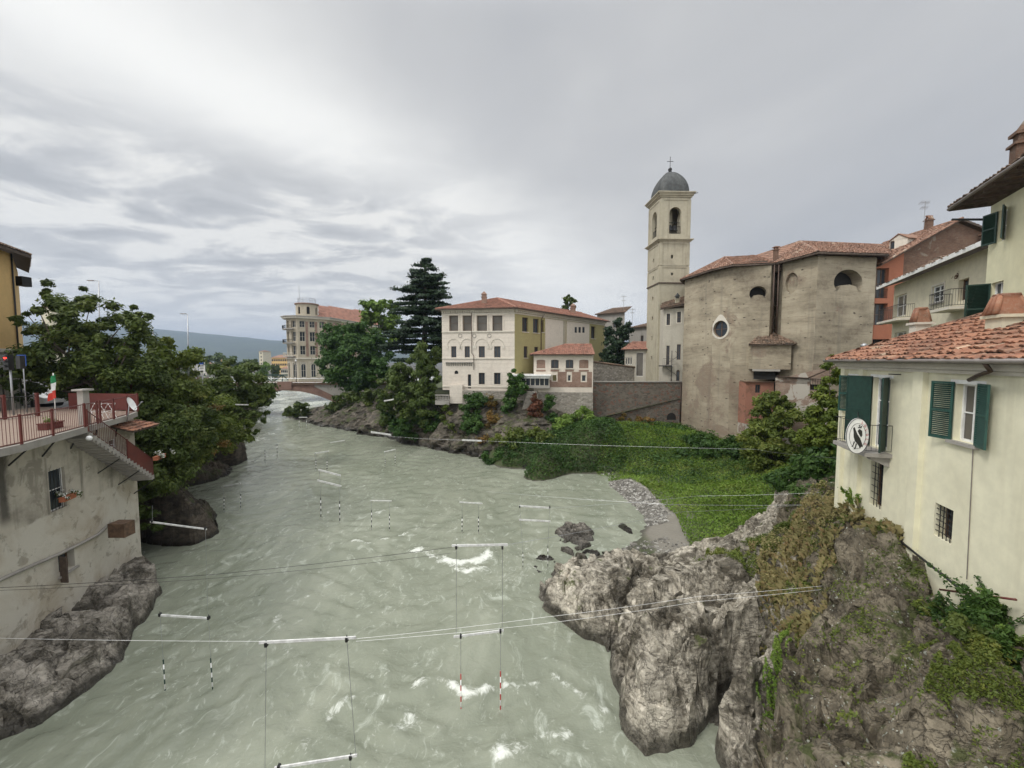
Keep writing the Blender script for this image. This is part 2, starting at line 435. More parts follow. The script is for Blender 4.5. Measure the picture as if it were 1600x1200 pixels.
def church_mat():
    m, t, b = material('weathered_church_plaster')
    p = t.pos(); uv = t.uv()
    n1 = t.noise(p, .16, 6, .6, .5); n2 = t.noise(p, 2.5, 6, .65); n3 = t.noise(t.mapping(uv, scale=(.25, 1.1, 1)), .8, 6, .6, .3)
    c = t.ramp(t.math('ADD', t.math('MULTIPLY', n1, .55), t.math('MULTIPLY', n3, .45)), [(.38, (.17, .14, .10)), (.46, (.28, .24, .175)), (.54, (.37, .32, .235)), (.64, (.47, .41, .31))])
    c = t.mix(t.math('MULTIPLY', t.smooth(n2, .35, .7), .35), c, (.42, .375, .28))
    crs = t.noise(t.mapping(uv, scale=(.6, 5.5, 1)), 1.0, 5, .7)
    c = t.mix(t.math('MULTIPLY', t.smooth(crs, .52, .68), .5), c, (.14, .105, .075))
    z = t.sep(p)[2]
    # brick and rubble courses showing where the coat has gone (more towards the foot)
    br = t.new('ShaderNodeTexBrick'); t.put(br.inputs['Vector'], uv); br.inputs['Scale'].default_value = 1
    br.inputs['Brick Width'].default_value = .42; br.inputs['Row Height'].default_value = .13; br.inputs['Mortar Size'].default_value = .02
    t.put(br.inputs['Color1'], (.22, .13, .09)); t.put(br.inputs['Color2'], (.29, .24, .18)); t.put(br.inputs['Mortar'], (.27, .25, .2))
    lowm = t.smooth(z, 17, 6)
    thr = t.math('SUBTRACT', t.noise(p, .32, 7, .68, .4), t.math('MULTIPLY', t.math('SUBTRACT', 1.0, lowm), .12))
    bm = t.smooth(thr, .45, .53)
    c = t.mix(t.math('MULTIPLY', bm, .8), c, t.mix(t.smooth(t.noise(uv, 1.6, 6, .7), .4, .6), br.outputs[0], (.24, .18, .13)))
    # small pits: putlog holes and lost bricks
    v = t.voro(t.mapping(uv, scale=(1, 2.1, 1)), 1.05, 'F1'); vcol = t.sep(t.voro(t.mapping(uv, scale=(1, 2.1, 1)), 1.05, 'F1', 'Color'))[0]
    pit = t.math('MULTIPLY', t.smooth(t.math('ADD', v, t.math('MULTIPLY', t.noise(p, 14, 3), .12)), .24, .18), t.math('MULTIPLY', t.math('GREATER_THAN', vcol, .25), t.smooth(t.noise(p, .38, 4, .6), .42, .50)))
    c = t.mix(t.math('MULTIPLY', pit, .85), c, (.06, .045, .035))
    st = t.noise(t.mapping(p, scale=(1.5, 1.5, .08)), 1, 5, .6)
    c = t.mix(t.math('MULTIPLY', t.smooth(st, .52, .72), .35), c, (.13, .12, .10))
    c = t.mix(t.math('MULTIPLY', t.smooth(z, 12.2, 11.9), .22), c, (.24, .19, .14))
    h = t.math('SUBTRACT', t.math('ADD', n2, t.math('MULTIPLY', br.outputs[1], t.math('MULTIPLY', bm, -.6))), t.math('MULTIPLY', pit, 2))
    setb(t, b, c, .95, t.bump(h, .6, .06))
    return m
def tilemat(name, c1, c2, c3, dirt=.5):
    m, t, b = material(name)
    a = t.attr('tint'); p = t.pos()
    c = t.ramp(a, [(0, tuple(x * .55 for x in c1)), (.3, c1), (.6, c2), (.9, c2), (1, c3)])
    c = t.mix(t.math('MULTIPLY', t.smooth(t.noise(p, 1.2, 6, .65), .42, .72), dirt), c, (.06, .055, .04))
    c = t.mix(t.math('MULTIPLY', t.smooth(t.noise(p, 11, 4, .65), .45, .75), .3), c, (.40, .36, .28))
    setb(t, b, c, .85, t.bump(t.noise(p, 25, 3), .3, .02))
    return m
def leafmat(name, c1, c2, c3=None, trans=.25, rough=.55):
    m, t, b = material(name)
    a = t.attr('tint'); c3 = c3 or c2
    c = t.ramp(a, [(0, c1), (.6, c2), (1, c3)])
    big = t.noise(t.pos(), .45, 3, .6)
    c = t.mix(t.math('MULTIPLY', t.smooth(big, .4, .65), .4), c, tuple(x * 1.5 for x in c2))
    c = t.vmath('SCALE', c, 1.35)
    setb(t, b, c, rough, spec=.25)
    tr = t.new('ShaderNodeBsdfTranslucent'); t.put(tr.inputs[0], t.mix(1, c, (1.1, 1.25, .6), 'MULTIPLY'))
    ms = t.new('ShaderNodeMixShader'); ms.inputs[0].default_value = trans
    t.L.new(b.outputs[0], ms.inputs[1]); t.L.new(tr.outputs[0], ms.inputs[2])
    t.L.new(ms.outputs[0], t.N['Material Output'].inputs[0])
    return m
def water_mat():
    m, t, b = material('glacial_river_water')
    p = t.pos()
    fo = t.attr('foam')
    w = t.vmath('ADD', p, t.vmath('SCALE', t.noise(p, .22, 3, out='Color'), 2.6))
    n1 = t.noise(t.mapping(w, rot=(0, 0, .25), scale=(1, .42, 1)), .35, 5, .6, .6)
    c = t.ramp(n1, [(.3, (.185, .203, .152)), (.5, (.215, .232, .176)), (.7, (.262, .278, .215))])
    # paler curls of aerated water
    v = t.noise(t.mapping(w, rot=(0, 0, .3), scale=(1, .55, 1)), 1.1, 8, .68, 1.6)
    curl = t.math('MULTIPLY', t.smooth(v, .54, .70), .6)
    c = t.mix(curl, c, (.44, .47, .40))
    fl = t.noise(t.mapping(w, rot=(0, 0, .3), scale=(1.2, .6, 1)), 3.6, 5, .7, .8); c = t.mix(t.math('MULTIPLY', t.smooth(fl, .58, .70), t.math('MULTIPLY', t.smooth(fo, .0, .3), .55)), c, (.52, .55, .48))
    # white water, broken up by fine noise
    fn = t.noise(t.mapping(w, scale=(1, .8, 1)), 2.6, 8, .72, 1.2)
    fm = t.smooth(t.math('ADD', fo, t.math('MULTIPLY', t.math('SUBTRACT', fn, .5), 1.5)), .42, .92)
    c = t.mix(fm, c, (.66, .68, .62))
    h1 = t.noise(t.mapping(w, rot=(0, 0, .2), scale=(1, .7, 1)), 1.6, 6, .6, .5)
    h2 = t.noise(p, 6, 4, .6, .3)
    ridge = t.noise(t.mapping(w, rot=(0, 0, .35), scale=(.6, 1.5, 1)), .8, 5, .6, 1.2)
    hh = t.math('ADD', t.math('MULTIPLY', h1, .8), t.math('ADD', t.math('MULTIPLY', h2, .3), t.math('MULTIPLY', ridge, .8)))
    setb(t, b, c, t.math('ADD', .13, t.math('MULTIPLY', fm, .5)), t.bump(hh, .38, .18), spec=.5)
    b.inputs['IOR'].default_value = 1.33
    return m
def groundmat():
    m, t, b = material('river_bank_soil')
    p = t.pos(); n = t.noise(p, .5, 7, .65); peb = t.voro(p, 4.5, 'F1', 'Color'); pe = t.voro(p, 4.5, 'F1')
    x, y, z = t.sep(p)
    sand = t.mix(n, (.14, .128, .105), (.22, .205, .17))
    s0 = t.sep(peb)[0]
    pebc = t.mix(s0, (.08, .075, .065), (.34, .32, .28))
    ym = t.smooth(t.math('ADD', y, t.math('MULTIPLY', n, 5)), 33, 37); xm = t.smooth(x, 10.2, 9.2)
    c = t.mix(ym, sand, pebc)
    soil = t.mix(t.noise(p, 1.6, 6), (.035, .045, .018), (.07, .085, .03))
    c = t.mix(t.math('MAXIMUM', xm, t.smooth(t.math('ADD', z, t.math('MULTIPLY', t.math('SUBTRACT', n, .5), .5)), .55, .72)), c, soil)
    c = t.mix(t.smooth(z, .16, .02), c, (.07, .065, .05))
    setb(t, b, c, .9, t.bump(t.math('ADD', pe, n), .5, .08))
    return m
def glassmat(name, col=(.02, .025, .03), rough=.08):
    m, t, b = material(name); n = t.noise(t.pos(), .7, 3)
    setb(t, b, t.mix(n, col, tuple(x * 2.2 + .01 for x in col)), rough, t.bump(t.noise(t.pos(), 2.5, 2), .08, .02), spec=.28)
    return m
MT = {}
MT['water'] = water_mat()
MT['ground'] = groundmat()
MT['rock'] = rock_mat('pale_gneiss', (.125, .11, .083), (.62, .57, .47), 1.0, .0, .85, (.075, .085, .03), .12)
MT['rock_lichen'] = rock_mat('lichened_gneiss', (.095, .08, .056), (.25, .215, .155), 1.3, .75, .5, (.06, .07, .022), .42)
MT['rock_grey'] = rock_mat('grey_gneiss', (.11, .098, .078), (.42, .385, .33), 1.1, .0, .6)
MT['rock_dark'] = rock_mat('dark_river_rock', (.045, .038, .03), (.13, .105, .08), .8, .0, .5, (.045, .055, .018), .45)
MT['cliff'] = rock_mat('bank_cliff_rock', (.06, .052, .04), (.19, .165, .13), .7, .0, .9, (.05, .06, .02), .5)
MT['church'] = church_mat()
MT['stone'] = stonewall('dark_rubble_masonry', (.10, .085, .068), (.19, .165, .135), (.16, .14, .115), 2.6, (.2, .09, .06), .2)
MT['stone_pale'] = stonewall('pale_cobble_masonry', (.22, .20, .17), (.42, .39, .34), (.30, .27, .22), 2.6)
MT['ruin'] = brickmat('flaking_brick', (.22, .13, .09), (.27, .19, .14), (.30, .27, .23), plas=(.40, .37, .32), thr=.50)
MT['brick'] = brickmat('old_red_brick', (.22, .12, .085), (.28, .165, .12), (.32, .27, .22))
MT['redbox'] = brickmat('faded_red_brick', (.22, .095, .06), (.27, .12, .08), (.28, .18, .13), plas=(.30, .14, .095), thr=.45)
MT['brick_dark'] = brickmat('weathered_brick', (.13, .062, .038), (.18, .10, .062), (.17, .14, .11), plas=(.23, .19, .15), thr=.60)
MT['tile'] = tilemat('clay_roof_tiles', (.23, .095, .055), (.33, .152, .088), (.48, .35, .24), .5)
MT['tile_old'] = tilemat('old_clay_roof_tiles', (.20, .10, .065), (.30, .165, .11), (.42, .34, .26), .5)
MT['tile_new'] = tilemat('red_roof_tiles', (.28, .125, .085), (.34, .16, .11), (.42, .22, .15), .35)
MT['tile_dark'] = tilemat('brown_roof_tiles', (.12, .075, .05), (.19, .12, .08), (.27, .20, .15), .6)
MT['cream'] = plaster('cream_plaster', (.76, .73, .55), (.50, .46, .33), .42, .4, streak=.8, bump=.15)
MT['cream2'] = plaster('pale_cream_plaster', (.66, .61, .46), (.40, .36, .27), .4, .5)
MT['yellow'] = plaster('lemon_plaster', (.70, .675, .47), (.50, .47, .30), .35, .35)
MT['ochre'] = plaster('ochre_plaster', (.66, .45, .19), (.5, .33, .15), .3, .4)
MT['orange'] = plaster('terracotta_plaster', (.33, .125, .07), (.30, .12, .07), .4, .5)
MT['palace'] = plaster('rusticated_white_plaster', (.66, .60, .52), (.40, .35, .29), .35, .5, lines=.62, bump=.5)
MT['palace_plain'] = plaster('pinkish_white_plaster', (.65, .585, .50), (.42, .36, .30), .35, .5)
MT['olive'] = plaster('olive_yellow_plaster', (.36, .32, .15), (.26, .23, .12), .5, .5, patch=(.55, .5, .38), pamt=-.12)
MT['tower'] = plaster('tower_plaster', (.42, .385, .29), (.22, .195, .15), .6, .35, streak=1)
MT['towerhouse'] = plaster('grey_cream_plaster', (.46, .43, .36), (.25, .22, .18), .5, .6)
MT['leftwall'] = plaster('stained_grey_plaster', (.50, .46, .385), (.13, .118, .09), .95, .5, patch=(.29, .265, .215), pamt=.3, streak=1.0, bump=.45)
def add_stain(m, y0, zt, zb, w):
    t = NT(m.node_tree); b = m.node_tree.nodes['Principled BSDF']; src = b.inputs['Base Color'].links[0].from_socket
    x, y, z = t.sep(t.pos()); n = t.noise(t.pos(), 1.6, 5, .65)
    k = t.smooth(t.math('ADD', t.math('ABSOLUTE', t.math('SUBTRACT', y, y0)), t.math('MULTIPLY', n, w)), w * 1.5, w * .7)
    k = t.math('MULTIPLY', k, t.math('MULTIPLY', t.smooth(z, zb, zb + .6), t.smooth(z, zt + .5, zt)))
    t.put(b.inputs['Base Color'], t.mix(t.math('MULTIPLY', k, .85), src, (.045, .04, .032)))
add_stain(MT['leftwall'], 15.2, 9.6, 6.3, .34)
def two_tone(m, z0, col, dirty):
    t = NT(m.node_tree); b = m.node_tree.nodes['Principled BSDF']; src = b.inputs['Base Color'].links[0].from_socket
    p = t.pos(); x, y, z = t.sep(p); n = t.noise(p, .7, 5, .6)
    k = t.smooth(t.math('ADD', z, t.math('MULTIPLY', n, .9)), z0 + .53, z0 + .40)
    lo = t.mix(t.smooth(t.noise(p, .45, 6, .65, .6), .42, .66), col, dirty); lo = t.mix(t.math('MULTIPLY', t.smooth(t.noise(p, 1.6, 7, .7, .5), .54, .62), .55), lo, (.21, .185, .14))
    t.put(b.inputs['Base Color'], t.mix(k, src, lo))
two_tone(MT['leftwall'], 6.1, (.54, .51, .44), (.42, .37, .29))
MT['grey_wall'] = plaster('dull_grey_plaster', (.32, .30, .27), (.16, .15, .13), .6, .5)
MT['concrete'] = plaster('concrete', (.34, .32, .29), (.16, .15, .13), .5, .8)
MT['trim'] = plaster('pale_trim', (.62, .58, .50), (.35, .32, .27), .4, .8)
MT['nouveau'] = plaster('grey_beige_render', (.44, .39, .30), (.24, .2, .15), .4, .6)
MT['bridge'] = brickmat('bridge_brick', (.17, .085, .065), (.22, .12, .09), (.26, .2, .16))
MT['lead'] = plain('lead_dome', (.050, .054, .052), .6, .0, .35, 2)
MT['iron'] = plain('dark_iron', (.03, .03, .03), .5, .5)
MT['red_iron'] = plain('red_painted_iron', (.115, .024, .018), .5, .1)
MT['steel'] = plain('galvanised_steel', (.36, .37, .38), .4, .7)
MT['white'] = plain('white_paint', (.80, .80, .78), .4)
MT['beam'] = plain('weathered_white_beam', (.60, .60, .58), .5, 0, .2, 5)
MT['black'] = plain('black_paint', (.02, .02, .02), .4)
MT['red'] = plain('red_paint', (.45, .03, .03), .4)
MT['green'] = plain('dark_green_shutter_paint', (.022, .075, .06), .45, 0, .2, 6)
MT['darkgreen'] = plain('deep_green_paint', (.012, .04, .03), .5, 0, .2, 6)
MT['wood'] = plain('brown_wood', (.11, .065, .04), .7, 0, .35, 5)
MT['dark_wood'] = plain('dark_eave_wood', (.085, .062, .046), .8, 0, .3, 5)
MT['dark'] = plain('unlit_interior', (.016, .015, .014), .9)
MT['gutter'] = plain('grey_gutter', (.28, .25, .23), .4, .5)
MT['copper'] = plain('brown_copper_pipe', (.09, .06, .045), .5, .4)
MT['glass'] = glassmat('window_glass')
MT['glass_pale'] = glassmat('curtained_glass', (.075, .068, .058), .2)
MT['bark'] = plain('bark', (.075, .06, .045), .9, 0, .4, 4, .5)
MT['blue'] = plain('sign_blue', (.02, .08, .35), .4)
MT['flag_green'] = plain('flag_green', (.02, .22, .08), .7)
MT['flag_red'] = plain('flag_red', (.55, .05, .03), .7)
MT['floor'] = plaster('terrace_floor', (.24, .18, .14), (.2, .14, .1), .4, 1)
MT['asphalt'] = plain('asphalt', (.055, .055, .055), .9)
MT['flower'] = plain('white_petals', (.75, .75, .7), .6)
MT['terracotta'] = plain('terracotta', (.40, .14, .07), .8)
L = {}
L['broad'] = leafmat('broadleaf', (.024, .038, .008), (.052, .074, .017), (.10, .118, .028))
L['olive'] = leafmat('olive_foliage', (.038, .055, .010), (.080, .105, .020), (.145, .145, .03))
L['light'] = leafmat('light_foliage', (.045, .08, .014), (.10, .155, .03), (.15, .21, .05))
L['cedar'] = leafmat('cedar_needles', (.008, .018, .009), (.018, .034, .016), (.032, .05, .022), .08)
L['chestnut'] = leafmat('chestnut_foliage', (.016, .038, .009), (.034, .072, .015), (.06, .105, .022))
L['willow'] = leafmat('feathery_foliage', (.028, .046, .010), (.055, .08, .018), (.085, .11, .03))
L['autumn'] = leafmat('turning_foliage', (.06, .045, .012), (.11, .075, .02), (.20, .10, .03))
L['rust'] = leafmat('rusty_creeper', (.06, .022, .014), (.10, .04, .022), (.07, .06, .02))
L['dry'] = leafmat('dry_grass', (.11, .115, .04), (.20, .17, .08), (.19, .115, .06), .15, .8)
L['grass'] = leafmat('rank_grass', (.055, .10, .016), (.105, .165, .026), (.18, .22, .05), .3)
L['yew'] = leafmat('yellow_green_conifer', (.032, .052, .008), (.075, .10, .014), (.12, .14, .02), .2)
L['ivy'] = leafmat('ivy', (.014, .034, .008), (.032, .066, .014), (.06, .10, .022))
L['far'] = leafmat('distant_foliage', (.035, .055, .025), (.06, .085, .035), (.09, .115, .045))

# ------------------------------------------------------------------ foliage
_q = np.array([(-1, 0), (0, -.45), (1, 0), (0, .45)])
def leaves(name, cen, rad, n_each, size, mat, parent=None, seed=0, up=.4, shell=.45, aspect=1.0, droop=0, kind=None):
    """cen (m,3), rad (m,3): leaf cards filling the clumps"""
    rs = np.random.RandomState(seed); cen = np.asarray(cen, float); rad = np.asarray(rad, float)
    if rad.ndim == 1: rad = np.repeat(rad[:, None], 3, 1)
    m = len(cen); N = m * n_each
    c = np.repeat(cen, n_each, 0); r = np.repeat(rad, n_each, 0)
    d = rs.normal(size=(N, 3)); d /= np.linalg.norm(d, axis=1)[:, None]
    q = np.abs(rs.normal(size=N)) * .42 + rs.rand(N) ** shell * .42
    q = np.minimum(q, 1.9)
    p = c + d * r * q[:, None]
    n = d + rs.normal(size=(N, 3)) * .55; n[:, 2] += up; n /= np.linalg.norm(n, axis=1)[:, None]
    a = rs.normal(size=(N, 3)); a[:, 2] -= droop; a -= n * (a * n).sum(1)[:, None]; a /= np.linalg.norm(a, axis=1)[:, None] + 1e-9
    b = np.cross(n, a); s = size * (.55 + .9 * rs.rand(N))
    V = p[:, None] + (_q[None, :, 0:1] * a[:, None] + _q[None, :, 1:2] * aspect * b[:, None]) * s[:, None, None]
    Fc = np.arange(N * 4).reshape(N, 4)
    tint = np.clip(np.repeat(np.repeat(rs.rand(m), n_each) * .6 + rs.rand(N) * .4, 4), 0, 1)
    return raw_mesh(name, V.reshape(-1, 3), Fc, mat, tint, parent=parent)
def clumps_in(c, r, m, seed, clump=.28, low=-.8, flat=.75):
    """clump centres spread near the surface of an ellipsoid crown, uneven"""
    rs = np.random.RandomState(seed); c = np.array(c, float); r = np.array(r, float)
    d = rs.normal(size=(m * 3, 3)); d /= np.linalg.norm(d, axis=1)[:, None]; d = d[d[:, 2] > low][:m]
    q = .35 + .65 * rs.rand(len(d)) ** .5
    bumpy = 1 + .22 * pn(d * 1.7 + seed)
    cen = c + d * r * (q * bumpy)[:, None]
    cr = clump * r.mean() * (.6 + .8 * rs.rand(len(d)))
    return cen, np.stack([cr, cr, cr * flat], 1)
def trunk_mesh(base, tips, r0, mat, parent, seed=0, fork=.35):
    rs = np.random.RandomState(seed); mb = MB(); base = np.array(base, float)
    tips = np.array(tips, float); top = tips.mean(0); 
    mid = base + (top - base) * fork; mid[2] = base[2] + (top[2] - base[2]) * fork
    ax = np.array([base, base + (mid - base) * .5 + rs.normal(size=3) * r0 * .5, mid, base + (top - base) * .75, top])
    mb.tube(ax, [r0 * 1.25, r0, r0 * .8, r0 * .5, r0 * .2], 8)
    for tp in tips:
        k = rs.uniform(fork * .8, .8); s = base + (top - base) * k
        m1 = s * .5 + tp * .5 + rs.normal(size=3) * .06 * np.linalg.norm(tp - s); m1[2] -= .05 * np.linalg.norm(tp - s)
        mb.tube([s, m1, tp], [r0 * .38, r0 * .22, r0 * .06], 5)
    return mb.build('trunk', mat, parent)
def tree(name, label, cat, base, crown, mat, m=60, n_each=260, leaf=.2, r0=.3, seed=1, group=None, clump=.26, bark=None, limbs=9, low=-.7, **kw):
    """crown = list of (centre, radii)"""
    root = thing(name, label, cat, base, group)
    Cc = []; Rr = []
    tot = sum(np.prod(r) ** (2 / 3) for c, r in crown)
    for i, (c, r) in enumerate(crown):
        a, b = clumps_in(c, r, max(6, int(m * np.prod(r) ** (2 / 3) / tot)), seed * 13 + i, clump, low)
        Cc.append(a); Rr.append(b)
    Cc = np.vstack(Cc); Rr = np.vstack(Rr)
    leaves('crown', Cc, Rr, n_each, leaf, mat, root, seed, **kw)
    rs = np.random.RandomState(seed); tips = Cc[rs.choice(len(Cc), min(limbs, len(Cc)), replace=False)]
    trunk_mesh(base, tips, r0, bark or MT['bark'], root, seed)
    return root
def bush(name, label, cat, blobs, mat, n_each=260, m=24, leaf=.18, seed=1, group=None, base=None, **kw):
    c0 = np.array(blobs[0][0], float); base = base if base is not None else (c0[0], c0[1], c0[2] - blobs[0][1][2])
    root = thing(name, label, cat, base, group)
    Cc = []; Rr = []
    tot = sum(np.prod(r) ** (2 / 3) for c, r in blobs)
    for i, (c, r) in enumerate(blobs):
        a, b = clumps_in(c, r, max(4, int(m * np.prod(r) ** (2 / 3) / tot)), seed * 7 + i, .34, -1)
        Cc.append(a); Rr.append(b)
    Cc = np.vstack(Cc)
    leaves('foliage', Cc, np.vstack(Rr), n_each, leaf, mat, root, seed, **kw)
    mb = MB(); rs = np.random.RandomState(seed)
    for k in rs.choice(len(Cc), min(6, len(Cc)), replace=False):
        b = np.array(base) + rs.normal(size=3) * .1; mb.tube([b, (b + Cc[k]) / 2 + rs.normal(size=3) * .1, Cc[k]], [.06, .04, .015], 4)
    mb.build('stem', MT['bark'], root)
    return root
def facets(p, seed=0):
    '''fractured blocks: every cell a tilted plane'''
    p = np.asarray(p, float); i = np.floor(p).astype(int); n = len(p); f1 = np.full(n, 9.0); f2 = np.full(n, 9.0); val = np.zeros(n)
    for a in (-1, 0, 1):
        for b in (-1, 0, 1):
            for c in (-1, 0, 1):
                h = _perm[_perm[_perm[(i[:, 0] + a + seed) & 255] + ((i[:, 1] + b) & 255)] + ((i[:, 2] + c) & 255)]
                q = np.stack([i[:, 0] + a + _perm[h + 1] / 256, i[:, 1] + b + _perm[h + 57] / 256, i[:, 2] + c + _perm[h + 99] / 256], 1)
                r = p - q; d = np.linalg.norm(r, axis=1); g = _g[h]; v = (r[:, :2] * g[:, :2]).sum(1) * 1.3 + (h / 256 - .5) * .7
                m = d < f1; f2 = np.where(m, f1, np.minimum(f2, d)); val = np.where(m, v, val); f1 = np.where(m, d, f1)
    return f1, f2, val
# ------------------------------------------------------------------ water
def xy(px, py, z=0): return atZ(px, py, z)[:2]
foam_lines = [([(655, 862), (690, 874), (716, 881), (745, 878), (769, 864)], .55, .95), ([(705, 884), (730, 891), (758, 889)], .5, .9), ([(640,858),(680,858),(700,862)], .3, .6),
 ([(655, 1071), (686, 1060), (706, 1076), (731, 1087), (786, 1071), (839, 1069)], .32, .85), ([(777, 1183), (800, 1172), (830, 1161), (878, 1141)], .35, .85),
 ([(865, 1034), (890, 1045), (900, 1052)], .22, .75), ([(870, 1058), (884, 1070), (905, 1090), (925, 1092), (945, 1110)], .25, .75), ([(454, 1187), (480, 1161), (513, 1122), (541, 1091)], .25, .62),
 ([(554, 1089), (580, 1092), (607, 1087)], .22, .7), ([(596, 1133), (620, 1144), (637, 1122), (686, 1141)], .3, .6), ([(436, 986), (434, 968), (446, 950), (489, 929)], .25, .6),
 ([(554, 846), (575, 850), (594, 846), (629, 837), (659, 824)], .28, .72), ([(591, 802), (605, 797), (627, 794)], .35, .72), ([(610,840),(650,836)], .3, .6), ([(663, 776), (671, 786), (668, 796)], .3, .6),
 ([(560,762),(580,758)], .4, .55), ([(640,748),(668,752),(700,765)], .5, .4), ([(340, 832), (300, 856), (255, 905)], .35, .5), ([(255, 935), (215, 985), (180, 1045)], .25, .45), ([(445, 860), (470, 850), (500, 856)], .3, .45),
 ([(780,862),(810,872),(840,880)], .3, .5), ([(845, 870), (860, 880), (850, 905)], .3, .5), ([(880, 815), (905, 835), (925, 850)], .4, .4), ([(440, 1010), (452, 1024), (470, 1040)], .3, .5), ([(600,1040),(604,1058)], .2, .5), ([(655,1010),(650,1040)], .2, .5), ([(805,990),(815,1000)], .25, .55), ([(838, 1010), (850, 1018)], .2, .5),
 ([(395, 700), (430, 680), (470, 668)], 1.2, .5), ([(405, 660), (440, 650)], 2.5, .8), ([(390, 720), (450, 706)], 1.0, .5), ([(430, 625), (445, 645)], 4, .9), ([(400, 690), (440, 668)], 1.5, .6)]
def foam_at(P):
    r = np.zeros(len(P))
    wob = fbm(np.c_[P * .9, P[:, :1] * 0], 3) * .35
    for pts, w, a in foam_lines:
        q = np.array([xy(*p) for p in pts]); d = np.full(len(P), 1e9)
        for i in range(len(q) - 1):
            e = q[i + 1] - q[i]; s = P - q[i]; t_ = np.clip(s @ e / (e @ e), 0, 1); d = np.minimum(d, np.linalg.norm(s - t_[:, None] * e, axis=1))
        brk = .55 + .45 * np.clip(fbm(np.c_[P * (.8 / max(w, .3)) * .45, P[:, :1] * 0 + 2], 3) * 2 + .5, 0, 1)
        r = np.maximum(r, a * brk * np.exp(-(np.maximum(d + wob * w * 2.0, 0) / w) ** 2))
    return r
def water_z(P):
    Z0 = P[:, :1] * 0; Y = P[:, 1]
    a = .35 * (.25 + np.clip((40 - np.abs(P[:, 0] + 3)) / 40, 0, 1))
    w = P + np.stack([pn(np.c_[P * .12, Z0]), pn(np.c_[P * .12, Z0 + 9])], 1) * 3
    z = .065 * ridged(np.c_[w * (.32, .5), Z0], 4) * 1 + .06 * fbm(np.c_[w * 1.1, Z0 + 3], 4)
    calm = sstep(P[:, 0], 3, 12) * sstep(P[:, 1], 30, 36)
    rapid = sstep(P[:, 1], 70, 110)
    z = z * (1 - .8 * calm) * (1 + .8 * rapid)
    return z, calm
def build_water():
    ny = 430; ys = 9.5 * (300 / 9.5) ** (np.linspace(0, 1, ny)); s = np.linspace(-1, 1, 420)
    Yg = np.repeat(ys, len(s)); Sg = np.tile(s, ny)
    X = -2 + Sg * (16 + .72 * Yg); P = np.stack([X, Yg], 1)
    fo = foam_at(P); z, calm = water_z(P)
    bgf = np.clip(.16 + .34 * fbm(np.c_[P * (.16, .10), X * 0 + 4], 4), 0, .38) * (1 - calm)
    rapid = sstep(Yg, 62, 100) * .35
    fo2 = np.maximum(fo, np.clip(bgf + rapid, 0, .66))
    z = z + .12 * np.clip(fo, 0, 1) - .05
    V = np.c_[P, z]; i = np.arange(len(V)).reshape(ny, -1)
    f = np.stack([i[:-1, :-1], i[:-1, 1:], i[1:, 1:], i[1:, :-1]], -1).reshape(-1, 4)
    o = raw_mesh('river_water', V, f, MT['water'], smooth=True)
    o.data.attributes.new('foam', 'FLOAT', 'POINT').data.foreach_set('value', fo2.astype(np.float32))
    props(o, 'milky green river water with small white crests', 'river', kind='structure')
build_water()

# ------------------------------------------------------------------ right bank ground
shore = [(455, 652), (480, 664), (560, 677), (640, 692), (700, 708), (760, 720), (830, 735), (880, 739), (938, 740), (955, 757), (978, 775), (1002, 795), (1012, 812), (1000, 835), (985, 850), (960, 868)]
SH = [xy(*p) for p in shore]
g_ctrl = [(*xy(*p), 0.02) for p in shore[8:]]
for px, py, z in [(1050, 800, .45), (1060, 830, .5), (1100, 760, .8), (1065, 870, .5), (1040,860,.25), (1020,860,.12), (1170, 870, 1.3), (1200, 790, 1.5), (1290, 775, 2.8), (1150, 740, 1.3), (1000, 735, .6), (1030,780,.5),
                  (1130, 690, 3), (1067, 665, 3.6), (930, 690, 3.2), (1000, 675, 3.8), (1240, 700, 3.6), (1310, 735, 4.6), (880, 720, 1.2), (940, 722, 1.0), (850, 700, 3),
                  (880, 748, -1.2), (940, 765, -.9), (960, 800, -.8), (940, 840, -.8), (900, 870, -1), (880, 780, -1.5), (1300, 690, 5), (830, 737, 0), (790, 745, -1), (760, 722, -.2), (800, 700, 2), (770, 700, 1.5), (730, 745, -1.5)]:
    g_ctrl.append((*xy(px, py, max(z, 0) if z > -.5 else 0), z))
g_ctrl += [(30, 62, 4.5), (22, 60, 4.2), (12, 58, 3.8), (45, 50, 6), (30, 30, 6), (24, 22, 7), (4, 54, 2.5)]
gf = tps(g_ctrl, .002)
def ground_z(P):
    z = gf(P); n = fbm(np.c_[P * .35, P[:, :1] * 0], 4) * .16 + fbm(np.c_[P * 1.7, P[:, :1] * 0 + 5], 3) * .05
    return z + n * sstep(z, -.1, 1.2) + .03 * n
def gfun(P): return np.c_[P, ground_z(P)]
o = grid_mesh(np.arange(-3, 50, .3), np.arange(16, 63, .3), gfun, 'bank_ground', MT['ground'], keep=lambda V: (V[:, 2] > -.7) & (V[:, 2] < 9) & ((V[:, 1] > 24.5) | (V[:, 0] > 13)) & ((V[:, 0] > 5) | (V[:, 1] > 42)) & (V[:, 1] < 58))
props(o, 'sandy and pebbly river bank', 'ground', kind='structure')
# river bed and outer land sheet reaching the horizon
mb = MB(); R_ = 9000
mb.add([(-R_, -200, -2.5), (R_, -200, -2.5), (R_, R_, -2.5), (-R_, R_, -2.5)], [(0, 1, 2, 3)])
o = mb.build('ground', MT['ground']); props(o, 'valley floor', 'ground', kind='structure')

